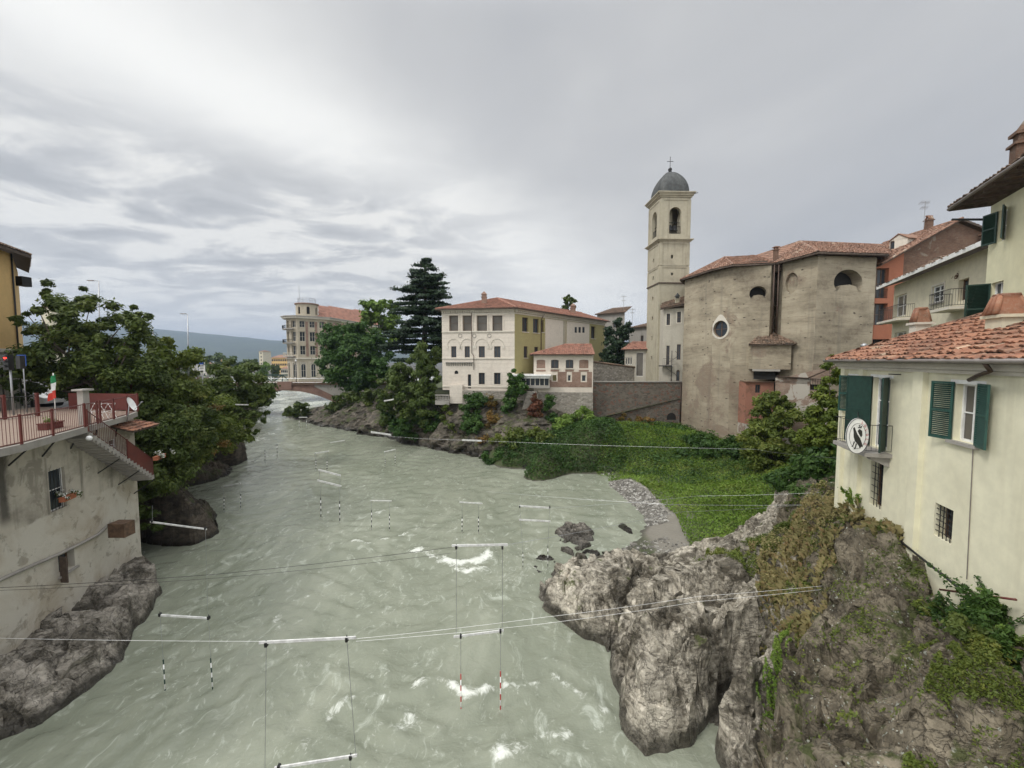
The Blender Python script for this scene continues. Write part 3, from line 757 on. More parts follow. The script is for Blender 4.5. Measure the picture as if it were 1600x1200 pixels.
# ------------------------------------------------------------------ foreground outcrop on the right
PITP = [xy(*p, .2) for p in [(1060, 1172), (1085, 1120), (1125, 1085), (1195, 1062), (1212, 1085), (1195, 1120), (1160, 1150), (1125, 1168), (1115, 1180), (1080, 1185)]]
out_poly = [xy(*p) for p in [(838, 930), (846, 950), (880, 978), (920, 1000), (944, 1015), (950, 1045), (966, 1090), (972, 1130), (985, 1165), (1010, 1182), (1045, 1170), (1085, 1160), (1110, 1170), (1120, 1200), (1115, 1260)]]
out_poly += [(5.6, 6), (30, 6), (30, 34)] + [xy(*p, 0) for p in [(1180, 850), (1075, 868), (1000, 866), (900, 872), (850, 890)]]
oc = [(870, 930, 1.3), (900, 895, 1.5), (880,905,1.3), (960, 890, 1.7), (960, 940, 1.8), (1000, 885, 1.8), (1100, 885, 2.0), (1170, 895, 2.7), (1000, 970, 2.1), (1050, 990, 2.8), (1100, 940, 2.7), (1020, 1060, 2.3), (1060, 1090, 1.9),
      (1010, 1130, 1.2), (1110, 1040, 2.4), (1150, 1000, 3.0), (1200, 950, 3.5), (1250, 885, 4.1), (1235, 835, 3.9), (1265, 800, 4.9), (1310, 795, 5.4), 
      (1300, 950, 4.5), (1380, 960, 5.0), (1345, 880, 5.9), (1450, 1010, 4.9), (1300, 1030, 4.0), (1400, 1080, 4.3), (1250, 1050, 3.6), (1200, 1110, 2.9), (1180, 1190, 2.3), (1300, 1190, 3.8), (1450, 1190, 4.6), (1600, 1190, 5.2), (1600, 1100, 5.3), (1220,1010,3.5)]
oc_ctrl = [(*xy(px, py, z), z) for px, py, z in oc] + [(18, 24, 5.2), (19, 16, 6.3), (16, 8, 6), (12, 5, 5), (7, 6.2, 3.2), (22, 30, 5.5), (20, 28, 4.8), (17.2, 26, 3.0), (14, 24.5, 1.9)]
def wall_pt(px, py):
    k = ray(px, py); r = k[0] / k[1]; t_ = (12.5 - 11 * r) / (r - .31); return atY(px, py, 11 + t_)
for px, py in [(1318, 798), (1345, 812), (1384, 826), (1430, 876), (1470, 922), (1520, 955), (1560, 972), (1600, 985), (1650, 1000)]:
    q = wall_pt(px, py); oc_ctrl += [tuple(q), (q[0] - .5, q[1] + .1, q[2] - .12), (q[0] + .8, q[1] - .2, q[2] + .1)]
of = tps(oc_ctrl, .0015)
boulders = [  # px outline, top z, rounding width, crown lift
 ([(842, 935), (846, 905), (880, 882), (925, 874), (985, 872), (1005, 890), (975, 930), (955, 975), (940, 1008), (900, 985), (860, 955)], 1.5, 1.5, .75),
 ([(1000, 870), (1090, 876), (1160, 884), (1165, 915), (1085, 930), (1010, 950), (975, 940), (1010, 895)], 2.0, 1.2, .55),
 ([(948, 1035), (975, 990), (1040, 945), (1090, 945), (1110, 985), (1108, 1050), (1085, 1090), (1050, 1075), (1000, 1060)], 2.4, 1.5, .95),
 ([(958, 1060), (1000, 1068), (1050, 1085), (1080, 1098), (1062, 1130), (1020, 1170), (1000, 1175), (978, 1145)], 1.5, 1.0, .8),
 ([(1115, 960), (1170, 925), (1215, 950), (1200, 1010), (1180, 1070), (1130, 1085), (1105, 1060)], 3.0, 1.1, .7),
 ([(1185, 1090), (1225, 1010), (1290, 1030), (1390, 1075), (1480, 1120), (1600, 1200), (1600, 1300), (1150, 1300), (1165, 1160)], 3.6, 1.8, .5),
 ([(1250, 960), (1285, 905), (1345, 870), (1400, 880), (1460, 950), (1485, 1010), (1430, 1040), (1330, 1020), (1270, 1000)], 4.9, 1.6, .25),
 ([(1215, 830), (1265, 790), (1315, 790), (1325, 830), (1300, 860), (1240, 870)], 4.7, 1.2, .6)]
BW = [(np.array([xy(*p, z) for p in pl]), w, h) for pl, z, w, h in boulders]
def out_z(P):
    Z0 = P[:, :1] * 0
    w = P + np.stack([fbm(np.c_[P * .5, Z0], 3), fbm(np.c_[P * .5, Z0 + 7], 3)], 1) * .35
    z = np.clip(of(P), -.5, 7.5)
    lift = np.zeros(len(P))
    for pl, wd, h in BW:
        sdv = poly_sd(w, pl); q = np.clip(sdv / wd, 0, 1)
        lift = np.maximum(lift, h * np.sqrt(np.clip(1 - (1 - q) ** 2, 0, 1)) * (sdv > 0))
    dm = np.full(len(P), 9.0)
    for pl, wd, h in BW: dm = np.minimum(dm, np.abs(poly_sd(w, pl)))
    z = z + lift * 1.2 - .30 * sstep(-P[:, 0], -11.5, -9) - .8 * np.exp(-(dm / .22) ** 2) * (.5 + .5 * np.clip(fbm(np.c_[P * .6, Z0 + 4], 2) + .6, 0, 1))
    ps_ = poly_sd(w, PITP); z = np.where(ps_ > -.12, z + (.06 - z) * sstep(ps_, -.12, .16), z)  # floor set inside the dark wet band, whose colour imitates the cleft's shadow
    sd = poly_sd(w, out_poly); q = np.clip((sd + .1) / 1.5, 0, 1)
    edge = np.sqrt(np.clip(1 - (1 - q) ** 2, 0, 1))
    z = (z + .8) * edge - .8
    z = np.where(sd < -.1, -1.2, z)
    return z, lift, sd
def out_fun(P):
    z, lift, sd = out_z(P)
    V = np.c_[P, z]
    f1, f2, cid = facets(V * (.5, .5, .6) + fbm(V * .4, 2)[:, None] * .25); cid = cid + .5
    g1, g2, gc = facets(V @ np.array(((.8, .5, .2), (-.5, .8, .3), (.1, -.3, .9))) * (1.9, 1.1, 1.6) + fbm(V * .9, 2)[:, None] * .2, 5); gc = gc + .5
    k1, k2, kc = facets(V * (4.2, 3.0, 4), 9)
    cr1 = sstep(f2 - f1, 0, .10); cr2 = sstep(g2 - g1, 0, .14)
    # tilted strata running through the mass
    sdir = V @ np.array((.52, -.35, .95)) + fbm(V * .5, 3) * .8
    st = np.abs((sdir * 1.6) % 1 - .5) * 2
    rough = sstep(fbm(V * .3 + 3, 3), -.25, .5)
    rough = np.maximum(rough - .25, 0) * 1.3
    dz = (cid - .5) * .42 + (cr1 - 1) * .34 + (gc - .5) * .26 * (.32 + rough) + (cr2 - 1) * .13 * (.25 + rough) + kc * .08 * (.3 + rough) + fbm(V * 2.5, 3) * .025
    dz = dz * (1 - .85 * sstep(poly_sd(P, PITP), -.3, .1))
    sm = sstep(sd, -.2, .5)
    V[:, 2] += dz * sm
    # push sideways for facets and overhangs
    V[:, 0] += (fbm(V * .7 + 20, 2) * .2 - (gc - .5) * .2) * sm; V[:, 1] += (fbm(V * .7 + 40, 2) * .2 + (cid - .5) * .25) * sm
    return V
V = None
o = grid_mesh(np.arange(.2, 22, .065), np.arange(6.3, 30, .065), out_fun, 'rock_outcrop', MT['rock'], smooth=False, keep=lambda V: V[:, 2] > -.9)
props(o, 'big pale cracked rock outcrop jutting into the river below the cream house', 'rock')
# second material on the higher, lichened part
o.data.materials.append(MT['rock_lichen'])
nf = len(o.data.polygons); ce = np.empty(nf * 3, np.float32); o.data.polygons.foreach_get('center', ce); ce = ce.reshape(-1, 3)
hi = poly_sd(ce[:, :2] + fbm(ce * .8, 3)[:, None] * .5, [xy(1215, 1000, 3.4), xy(1250, 870, 4), xy(1200, 820, 4), (25, 32), (28, 4), (5.2, 5), xy(1165, 1180, 2.2), xy(1200, 1090, 2.8)]) > 0
o.data.polygons.foreach_set('material_index', hi.astype(np.int32))

def rock_blob(name, label, px_poly, tops, mat, w=.8, step=.12, cat='rock', rough=1.0, base=-.8, group=None, zfix=0, seed=0):
    """heightfield rock: px outline at the waterline, tops=[(px,py,z)]"""
    poly = np.array([xy(*p, zfix) if len(p) == 2 else p[:2] for p in px_poly]); tp = np.array([(*xy(a, b, c), c) if abs(a) + abs(b) > 150 else (a, b, c) for a, b, c in tops])
    ctrl = [tuple(t_) for t_ in tp]
    if len(ctrl) < 3: ctrl += [(ctrl[0][0] + 3, ctrl[0][1], ctrl[0][2]), (ctrl[0][0], ctrl[0][1] + 3, ctrl[0][2]), (ctrl[0][0] - 3, ctrl[0][1] - 1, ctrl[0][2])]
    ff = tps(ctrl, .003)
    def fn(P):
        Z0 = P[:, :1] * 0
        wp = P + np.stack([fbm(np.c_[P * .5, Z0 + seed], 3), fbm(np.c_[P * .5, Z0 + 7 + seed], 3)], 1) * .3 * rough
        z = np.clip(ff(P), tp[:, 2].min(), tp[:, 2].max()); sd = poly_sd(wp, poly); q = np.clip((sd + .1) / w, 0, 1)
        z = (z - base) * np.sqrt(np.clip(1 - (1 - q) ** 2, 0, 1)) + base
        z = np.where(sd < -.1, base - .3, z); V = np.c_[P, z]; sm = sstep(sd, -.2, .4)
        f1, f2, cid = facets(V * .75 + fbm(V * .6 + seed, 2)[:, None] * .3, seed)
        g1, g2, gc = facets(V * (2.2, 1.5, 2), seed + 3)
        V[:, 2] += (cid * .45 + (sstep(f2 - f1, 0, .12) - 1) * .25 + gc * .18 + (sstep(g2 - g1, 0, .2) - 1) * .06 + fbm(V * 2 + seed, 3) * .04) * sm * rough
        V[:, 0] += fbm(V * .9 + 20, 4) * .3 * sm * rough; V[:, 1] += fbm(V * .9 + 40, 4) * .3 * sm * rough
        return V
    lo = poly.min(0) - .6; hi_ = poly.max(0) + .6
    o = grid_mesh(np.arange(lo[0], hi_[0], step), np.arange(lo[1], hi_[1], step), fn, name, mat, smooth=False, keep=lambda V: V[:, 2] > base + .05)
    return props(o, label, cat, group)
rock_blob('river_rock', 'grey wet rock cluster breaking the surface beside the sandbank', [(858, 838), (870, 824), (895, 820), (924, 828), (931, 845), (922, 860), (895, 872), (874, 862)], [(880, 833, .35), (905, 840, .25), (895, 855, .05), (920, 850, .1), (868, 842, .0)], MT['rock_grey'], .6, .08, rough=.8, seed=3)
rock_blob('river_rock', 'tiny dark rock tips between the grey rock cluster and the big outcrop', [(905, 862), (925, 858), (940, 866), (930, 876), (908, 874)], [(915, 866, .15), (930, 868, .1), (920, 872, .0)], MT['rock_dark'], .3, .08, rough=.5, seed=15)
rock_blob('river_rock', 'low dark wet rock just above the water left of the outcrop', [(822, 880), (840, 866), (868, 868), (880, 884), (850, 897), (832, 895)], [(845, 880, .12), (865, 878, .08), (850, 890, .02)], MT['rock_dark'], .5, .1, rough=.5, seed=5)
rock_blob('river_rock', 'small dark rock alone between the rock cluster and the beach', [(966, 822), (972, 818), (988, 828), (990, 836), (982, 834)], [(978, 826, .3), (982, 830, .3), (972, 822, .2)], MT['rock_dark'], .3, .08, rough=.3, seed=6)
# left bank rocks
def slab(name, label, front, top, mat, depth=3.0, w=.5, step=.12, rough=.8, seed=0):
    """steep rock face standing at the waterline: front = waterline pixels, top = silhouette pixels"""
    fr = [xy(*p) for p in front]; fx = np.array([p[0] for p in front], float); fy = np.array([p[1] for p in fr])
    bk = lambda p: (p[0] * (1 + depth / p[1]) - .4, p[1] + depth); poly = [(p[0], p[1], 0) for p in fr] + [(*bk(p), 0) for p in fr[::-1]]; tops = []
    for px, py in top:
        Y = np.interp(px, fx, fy) + w * .8; q = atY(px, py, Y); tops += [(q[0], q[1], q[2]), (*bk(q), q[2] + .2)]
    rock_blob(name, label, poly, tops, mat, w, step, rough=rough, seed=seed)
slab('bank_rock', 'wedge shaped brown rock slab sliding into the water beside the grey house', [(215, 846), (240, 852), (270, 853), (306, 851), (330, 842), (347, 831)], [(215, 735), (240, 742), (262, 752), (282, 768), (306, 790), (328, 810), (345, 829)], MT['rock_dark'], 3.5, .6, .1, .6, 8)
slab('bank_rock', 'low dark rock ledge in the middle of the left bank', [(250, 768), (282, 763), (315, 757), (342, 749), (372, 738)], [(250, 700), (280, 706), (300, 716), (322, 728), (345, 738), (371, 737)], MT['rock_dark'], 5, .8, .14, .8, 9)
slab('bank_rock', 'dark bulging rock at the foot of the leafy left bank trees', [(300, 736), (330, 733), (350, 730), (370, 727), (386, 719)], [(300, 672), (330, 668), (352, 668), (368, 674), (378, 686), (385, 700)], MT['rock_dark'], 10, 1.2, .18, .45, 10)
LW0 = np.array((-21.4, 23.0)); LWd = np.array((.23, -1.0)); LWd /= np.linalg.norm(LWd)
rock_blob('bank_rock', 'grey brown bedrock shelf under the old grey house', [(254, 925), (238, 955), (212, 980), (206, 1000), (186, 1040), (120, 1095), (60, 1130), (0, 1158), (-19.0, 11.0, 0), (-19.5, 9.0, 0), (-24.5, 11, 0), (-25.5, 24.5, 0), (225, 895)], [(235, 925, .9), (215, 925, 1.3), (180, 955, 1.5), (120, 1000, 1.6), (60, 1030, 1.5), (0, 1060, 1.5), (-60, 1080, 1.5), (195, 1000, .5), (150, 1050, .6), (60, 1105, .5), (0, 1130, .6)], MT['rock_grey'], .5, .09, rough=.9, seed=12)

# ------------------------------------------------------------------ cliffs (ribbons between waterline and the terrace edge)
def ribbon(name, label, bot, top, mat, rows=26, du=.35, amp=.7, cat='cliff', seed=0, bulge=.5):
    bot = np.array(bot, float); top = np.array(top, float)
    Ls = np.r_[0, np.cumsum(np.linalg.norm(np.diff(bot[:, :2], axis=0), axis=1))]; n = int(Ls[-1] / du) + 2
    u = np.linspace(0, Ls[-1], n); B = np.stack([np.interp(u, Ls, bot[:, k]) for k in range(3)], 1); T = np.stack([np.interp(u, Ls, top[:, k]) for k in range(3)], 1)
    tv = np.linspace(0, 1, rows); G = B[None] * (1 - tv)[:, None, None] + T[None] * tv[:, None, None]
    d = np.gradient(B, axis=0)[:, :2]; d /= np.linalg.norm(d, axis=1)[:, None]; N = np.stack([d[:, 1], -d[:, 0], d[:, 0] * 0], 1)
    V = G.reshape(-1, 3); NN = np.tile(N, (rows, 1)); tt = np.repeat(tv, n)
    f1, f2, cid = worley(V * .45 + fbm(V * .3 + seed, 3)[:, None] * .4, seed)
    h = fbm(V * .25 + seed, 5) * amp * 1.2 + (cid - .5) * amp + (sstep(f2 - f1, 0, .15) - 1) * .35 * amp + bulge * np.sin(tt * PI) 
    V = V + NN * (h * np.minimum(1, (1 - tt) * 5))[:, None]
    i = np.arange(rows * n).reshape(rows, n); f = np.stack([i[:-1, :-1], i[:-1, 1:], i[1:, 1:], i[1:, :-1]], -1).reshape(-1, 4)
    o = raw_mesh(name, V, f, mat); return props(o, label, cat)
cb = [(452, 650), (480, 665), (560, 679), (640, 693), (700, 709), (760, 721), (830, 736), (885, 741)]
ct = [(470, 641, 90), (500, 636, 88), (560, 618, 79), (640, 608, 68), (693, 630, 59.5), (760, 622, 57), (840, 628, 56), (925, 655, 56)]
CB = [np.r_[xy(a, b), -.6] for a, b in cb]; CT = [atY(a, b, c) for a, b, c in ct]
ribbon('river_cliff', 'dark rocky river cliff below the white palazzo, half covered in bushes', CB, CT, MT['cliff'], 30, .4, 1.1)
# terrace slab on top of the cliff (the town level)
tz = [float(p[2]) for p in CT]
top_poly = [tuple(p[:2]) for p in CT] + [(30, 57), (75, 52), (140, 140), (60, 260), (-16, 240), (-24, 130)]
mb = MB(); n = len(top_poly); zt = [z - .05 for z in tz] + [8.8, 9, 9, 8, 6, 6.0]
ctr = (25, 110, 8.0)
vs = [(p[0], p[1], z) for p, z in zip(top_poly, zt)] + [ctr]
mb.add(vs, [(i, (i + 1) % n, n) for i in range(n)])
mb.add([(p[0], p[1], z) for p, z in zip(top_poly, zt)] + [(p[0], p[1], -2) for p in top_poly], [(i, n + i, n + (i + 1) % n, (i + 1) % n) for i in range(len(CT), n - 1)])
props(mb.build('town_terrace_ground', MT['ground']), 'town ground behind the river cliff', 'ground', kind='structure')
# left bank high ground: street level
lb_b = [(-25, 24.5), xy(200, 820), xy(225, 765), xy(275, 716), xy(330, 682), xy(388, 655), xy(405, 636), xy(412, 625), xy(420, 619)]
LB = [np.array((p[0], p[1], -.5)) for p in lb_b]
lt = [(-27, 23, 9.2), atY(225, 640, 30), atY(270, 628, 37), atY(315, 618, 47), atY(350, 612, 62), atY(375, 607, 78), atY(390, 604, 95), atY(402, 602, 105), atY(405, 598, 125)]
LT = [np.array(p, float) for p in lt]
ribbon('river_cliff', 'shadowy rock bank under the trees on the left side of the river', LB[::-1], LT[::-1], MT['cliff'], 26, .45, 1.0, seed=4)
n = len(LT); mb = MB()
far = [(-200, 150, 8), (-200, 10, 9.6), (-24, 10, 9.5)]
vs = [tuple(p) for p in LT] + far; m_ = len(vs)
mb.add(vs + [(-60, 60, 9.3)], [(i, m_, (i + 1) % m_) for i in range(m_)])
props(mb.build('street_ground', MT['asphalt']), 'street level behind the left bank', 'ground', kind='structure')

# ------------------------------------------------------------------ far valley and long wooded ridge
def ridge(name, label, pts, mat, Y, depth, noise, base=-2, kind='structure', nx=160, ny=14, cat='hill'):
    px = np.array([p[0] for p in pts]); py = np.array([p[1] for p in pts]); xs = np.linspace(px[0], px[-1], nx)
    prof = np.interp(xs, px, py); V = []
    for j in range(ny):
        t_ = j / (ny - 1)
        for a, b in zip(xs, prof):
            top = atY(a, b, Y); yy = Y - depth * (1 - t_); x_ = top[0] 
            V.append((x_, yy, base + (top[2] - base) * math.sin(t_ * PI / 2)))
    V = np.array(V); V[:, 2] += fbm(V / noise * 1.0, 5) * noise * .06 * sstep(V[:, 2], base, base + noise * .3)
    i = np.arange(nx * ny).reshape(ny, nx); f = np.stack([i[:-1, :-1], i[:-1, 1:], i[1:, 1:], i[1:, :-1]], -1).reshape(-1, 4)
    o = raw_mesh(name, V, f, mat, smooth=True); return props(o, label, cat, kind=kind)
m, t, b = material('wooded_ridge')
n = t.noise(t.pos(), .008, 8, .65); n2 = t.noise(t.pos(), .05, 5, .7)
setb(t, b, t.mix(t.smooth(t.math('ADD', t.math('MULTIPLY', n, .5), t.math('MULTIPLY', n2, .5)), .42, .6), (.018, .034, .02), (.045, .065, .035)), 1)
MT['ridge'] = m
ridge('wooded_hills', 'long level wooded ridge on the horizon', [(-900, 470), (-300, 492), (0, 500), (200, 511), (300, 519), (380, 527), (460, 535), (560, 545), (700, 556), (900, 566), (1300, 575)], MT['ridge'], 3800, 1500, 120)
# ------------------------------------------------------------------ building helpers
def V2(p): return np.array(p[:2], float)
def frame2(a, b):
    a = V2(a); b = V2(b); L_ = np.linalg.norm(b - a); d = (b - a) / L_; n = np.array((d[1], -d[0]))
    return a, d, n, L_
def P3(a, d, n, u, v, w=0): return (a[0] + d[0] * u + n[0] * w, a[1] + d[1] * u + n[1] * w, v)
def arc_pts(u0, u1, v0, v1, kind):
    """boundary of the opening (ccw from lower left)"""
    cu = (u0 + u1) / 2; r = (u1 - u0) / 2
    if kind == 'r': return [(u0, v0), (u1, v0), (u1, v1), (u0, v1)]
    if kind == 'a':
        r2 = min(r, v1 - v0)
        return [(u0, v0), (u1, v0)] + [(cu + r * math.cos(t_), v1 - r2 + r2 * math.sin(t_)) for t_ in np.linspace(0, PI, 11)]
    if kind == 's':   # shallow segmental head
        r2 = .22 * r
        return [(u0, v0), (u1, v0)] + [(cu + r * math.cos(t_), v1 - r2 + r2 * math.sin(t_)) for t_ in np.linspace(0, PI, 7)]
    cv = (v0 + v1) / 2; rv = (v1 - v0) / 2
    if kind == 'm':   # moon: broken lunette, flat raised sill
        pts = [(cu + r * math.cos(t_), v0 + (v1 - v0) * (.42 + .58 * math.sin(t_))) for t_ in np.linspace(-.75, PI + .75, 17)]
        return pts + [(cu - r * .62, v0 + .12 * (v1 - v0)), (cu - r * .5, v0 + .28 * (v1 - v0)), (cu + r * .1, v0 + .33 * (v1 - v0)), (cu + r * .55, v0 + .25 * (v1 - v0)), (cu + r * .66, v0 + .08 * (v1 - v0))]
    return [(cu + r * math.cos(t_), cv + rv * math.sin(t_)) for t_ in np.linspace(-PI, PI, 21)[:-1]]
def wall(mb, a, b, z0, z1, ops=(), depth=.22, z1b=None):
    """wall face seen from outside with a on the left, b on the right; ops=(u0,u1,v0,v1[,kind[,depth]]), z1b = other end's top"""
    a, d, n, L_ = frame2(a, b)
    us = sorted({0, L_} | {min(max(o[i], 0), L_) for o in ops for i in (0, 1)}); vs = sorted({z0, z1 if z1b is None else min(z1, z1b)} | {o[i] for o in ops for i in (2, 3)})
    for i in range(len(us) - 1):
        for j in range(len(vs) - 1):
            cu = (us[i] + us[i + 1]) / 2; cv = (vs[j] + vs[j + 1]) / 2
            if any(o[0] < cu < o[1] and o[2] < cv < o[3] for o in ops): continue
            mb.poly([P3(a, d, n, us[i], vs[j]), P3(a, d, n, us[i + 1], vs[j]), P3(a, d, n, us[i + 1], vs[j + 1]), P3(a, d, n, us[i], vs[j + 1])])
    if z1b is not None and z1b != z1:
        lo = min(z1, z1b)
        if z1b > z1: mb.poly([P3(a, d, n, 0, lo), P3(a, d, n, L_, lo), P3(a, d, n, L_, z1b)])
        else: mb.poly([P3(a, d, n, 0, lo), P3(a, d, n, L_, lo), P3(a, d, n, 0, z1)])
    for o in ops:
        kind = o[4] if len(o) > 4 else 'r'; dp = o[5] if len(o) > 5 else depth
        bd = arc_pts(o[0], o[1], o[2], o[3], kind)
        if kind != 'r':   # fill between rectangle and curve
            c4 = [(o[0], o[2]), (o[1], o[2]), (o[1], o[3]), (o[0], o[3])]; m = len(bd)
            near = [min(range(4), key=lambda k: (c4[k][0] - p[0]) ** 2 + (c4[k][1] - p[1]) ** 2) for p in bd]
            for k in range(m):
                p, q = bd[k], bd[(k + 1) % m]; A, B = c4[near[k]], c4[near[(k + 1) % m]]
                pts = [q, p, A] if near[k] == near[(k + 1) % m] else [q, p, A, B]
                clean = [pts[0]]
                for w_ in pts[1:]:
                    if abs(w_[0] - clean[-1][0]) + abs(w_[1] - clean[-1][1]) > 1e-6: clean.append(w_)
                if len(clean) > 2: mb.poly([P3(a, d, n, *w_) for w_ in clean])
        m = len(bd)
        for k in range(m):
            p, q = bd[k], bd[(k + 1) % m]
            mb.poly([P3(a, d, n, *p), P3(a, d, n, *q), P3(a, d, n, q[0], q[1], -dp), P3(a, d, n, p[0], p[1], -dp)])
def window(root, a, b, o, depth=.16, mull=(1, 1), frame=.06, mat='white', glass='glass', sill=None, bars=None, surround=None, name='window', label=None):
    """window filling the opening o of wall a-b: frame mesh (part) with pane (sub-part)"""
    a, d, n, L_ = frame2(a, b); kind = o[4] if len(o) > 4 else 'r'
    mb = MB(); ax = (d[0], d[1], 0); u0, u1, v0, v1 = o[:4]
    def bar(ua, ub, va, vb, w=-depth, t_=.03):
        mb.box(P3(a, d, n, (ua + ub) / 2, (va + vb) / 2, w), abs(ub - ua) / 2, t_, abs(vb - va) / 2, ax)
    if kind in 'rs':
        bar(u0, u0 + frame, v0, v1); bar(u1 - frame, u1, v0, v1); bar(u0 + frame, u1 - frame, v0, v0 + frame); bar(u0 + frame, u1 - frame, v1 - frame, v1)
    else:
        bd = arc_pts(u0, u1, v0, v1, kind); cu, cv = (u0 + u1) / 2, (v0 + v1) / 2; m = len(bd)
        for k in range(m):
            p, q = bd[k], bd[(k + 1) % m]; f_ = frame / max(.2, (u1 - u0) / 2)
            p2 = (p[0] + (cu - p[0]) * f_, p[1] + (cv - p[1]) * f_); q2 = (q[0] + (cu - q[0]) * f_, q[1] + (cv - q[1]) * f_)
            mb.extrude([P3(a, d, n, *p, -depth), P3(a, d, n, *q, -depth), P3(a, d, n, *q2, -depth), P3(a, d, n, *p2, -depth)], (-n[0] * .05, -n[1] * .05, 0))
    for k in range(1, mull[0] + 1): u = u0 + (u1 - u0) * k / (mull[0] + 1); bar(u - frame * .4, u + frame * .4, v0 + frame, v1 - frame, -depth, .022)
    for k in range(1, mull[1] + 1): v = v0 + (v1 - v0) * k / (mull[1] + 1); bar(u0 + frame, u1 - frame, v - frame * .28, v + frame * .28, -depth, .018)
    f = mb.build(name, MT[mat], root)
    if label: f['label'] = label
    g = MB(); bd = arc_pts(u0, u1, v0, v1, kind); g.poly([P3(a, d, n, p[0], p[1], -depth - .02) for p in bd]); g.build('pane', MT[glass], f)
    if sill:
        s = MB(); s.box(P3(a, d, n, (u0 + u1) / 2, v0 - .05, .03), (u1 - u0) / 2 + .1, .08, .045, ax); s.build('sill', MT[sill], f)
    if surround:
        s = MB(); w = .12
        for q in ((u0 - w, u0, v0, v1 + w), (u1, u1 + w, v0, v1 + w), (u0, u1, v1, v1 + w), (u0 - w, u1 + w, v0 - w, v0)):
            s.box(P3(a, d, n, (q[0] + q[1]) / 2, (q[2] + q[3]) / 2, .012), (q[1] - q[0]) / 2, .022, (q[3] - q[2]) / 2, ax)
        s.build('surround', MT[surround], f)
    if bars:
        s = MB()
        for k in range(1, bars[0] + 1): u = u0 + (u1 - u0) * k / (bars[0] + 1); s.tube([P3(a, d, n, u, v0, -.05), P3(a, d, n, u, v1, -.05)], .013, 5)
        for k in range(1, bars[1] + 1): v = v0 + (v1 - v0) * k / (bars[1] + 1); s.tube([P3(a, d, n, u0, v, -.05), P3(a, d, n, u1, v, -.05)], .013, 5)
        s.build('bars', MT['iron'], f)
    return f
def shutter(root, a, b, hinge_u, v0, v1, width, ang, mat='green', louver=True, name='shutter', side=1):
    """side=+1 leaf extends towards +u when flat; ang = opening from the wall plane in degrees"""
    a, d, n, L_ = frame2(a, b); r = math.radians(ang); e = d * side * math.cos(r) + n * math.sin(r); h = P3(a, d, n, hinge_u, 0, .05)
    mb = MB(); ax = (e[0], e[1], 0)
    def bar(ua, ub, va, vb, t_=.022): mb.box((h[0] + e[0] * (ua + ub) / 2, h[1] + e[1] * (ua + ub) / 2, (va + vb) / 2), (ub - ua) / 2, t_, (vb - va) / 2, ax)
    fw = .055
    bar(0, fw, v0, v1); bar(width - fw, width, v0, v1); bar(fw, width - fw, v0, v0 + fw * 1.3); bar(fw, width - fw, v1 - fw, v1); mid = (v0 + v1) / 2; bar(fw, width - fw, mid - .03, mid + .03)
    if louver:
        nn = int((v1 - v0) / .06); az = np.array((n[0] * 0, 0, 1.0)); nrm_ = np.cross((0, 0, 1), ax)
        for k in range(nn):
            v = v0 + fw + (v1 - v0 - 2 * fw) * (k + .5) / nn
            mb.box((h[0] + e[0] * width / 2, h[1] + e[1] * width / 2, v), width / 2 - fw, .004, .030, ax, None, np.array((0, 0, 1.0)) * .75 + nrm_ * .65)
    else:
        bar(fw, width - fw, v0 + fw, v1 - fw, .012)
    return mb.build(name, MT[mat], root)
def tiles(mb, poly, eave_a, eave_b, tw=.22, tl=.38, amp=.055, seed=0, thick=.10, base=None, lift=.03, jitter=.02):
    """pantile rows over planar polygon poly (3D); eave_a->eave_b horizontal edge (a left, b right seen from outside below)"""
    rs = np.random.RandomState(seed); poly = np.array(poly, float); A = np.array(eave_a, float); B = np.array(eave_b, float)
    u = (B - A) / np.linalg.norm(B - A); nn = np.zeros(3); c = poly.mean(0)
    for i in range(len(poly)): nn += np.cross(poly[i] - c, poly[(i + 1) % len(poly)] - c)
    nn /= np.linalg.norm(nn); nn = nn if nn[2] > 0 else -nn
    v = np.cross(nn, u); v = v if v[2] > 0 else -v
    q = np.stack([(poly - A) @ u, (poly - A) @ v], 1); lo = q.min(0); hi = q.max(0)
    U = np.arange(lo[0] + tw / 2, hi[0], tw); Vv = np.arange(lo[1] + tl / 2, hi[1] + tl * .4, tl)
    UU, VV = np.meshgrid(U, Vv); cc = np.stack([UU.ravel(), VV.ravel()], 1)
    keep = poly_sd(cc, q) > -tw * .35; cc = cc[keep]; m = len(cc)
    if m:
        prof = np.array([(-.5, 0), (-.28, .75), (0, 1.0), (.28, .75), (.5, 0)]); k = len(prof)
        off = rs.normal(size=(m, 2)) * jitter; h0 = rs.normal(size=m) * .006
        lowv = cc[:, 1] - tl * .58; upv = cc[:, 1] + tl * .5
        P = np.empty((m, 2 * k, 3))
        for j in range(k):
            uu = cc[:, 0] + prof[j, 0] * tw * 1.0
            P[:, j] = A + np.outer(uu + off[:, 0] * .4, u) + np.outer(lowv + off[:, 1], v) + np.outer(prof[j, 1] * amp + lift + .02 + h0, nn)
            P[:, k + j] = A + np.outer(uu * 1.0, u) + np.outer(upv, v) + np.outer(prof[j, 1] * amp * .85 + h0, nn)
        f = [(j, j + 1, k + j + 1, k + j) for j in range(k - 1)] + [(4, 3, 2, 1, 0)]
        tn = np.clip(rs.rand(m) * .8 + (pn(np.c_[cc * .6, cc[:, :1] * 0 + seed]) * .3 + .1), 0, 1)
        o = mb.n; mb.v.append(P.reshape(-1, 3)); mb.n += m * 2 * k; mb.tint.append(np.repeat(tn, 2 * k))
        for i in range(m):
            for ff in f: mb.f.append([x_ + o + i * 2 * k for x_ in ff])
        mb.sm += [False] * (m * len(f))
    return nn
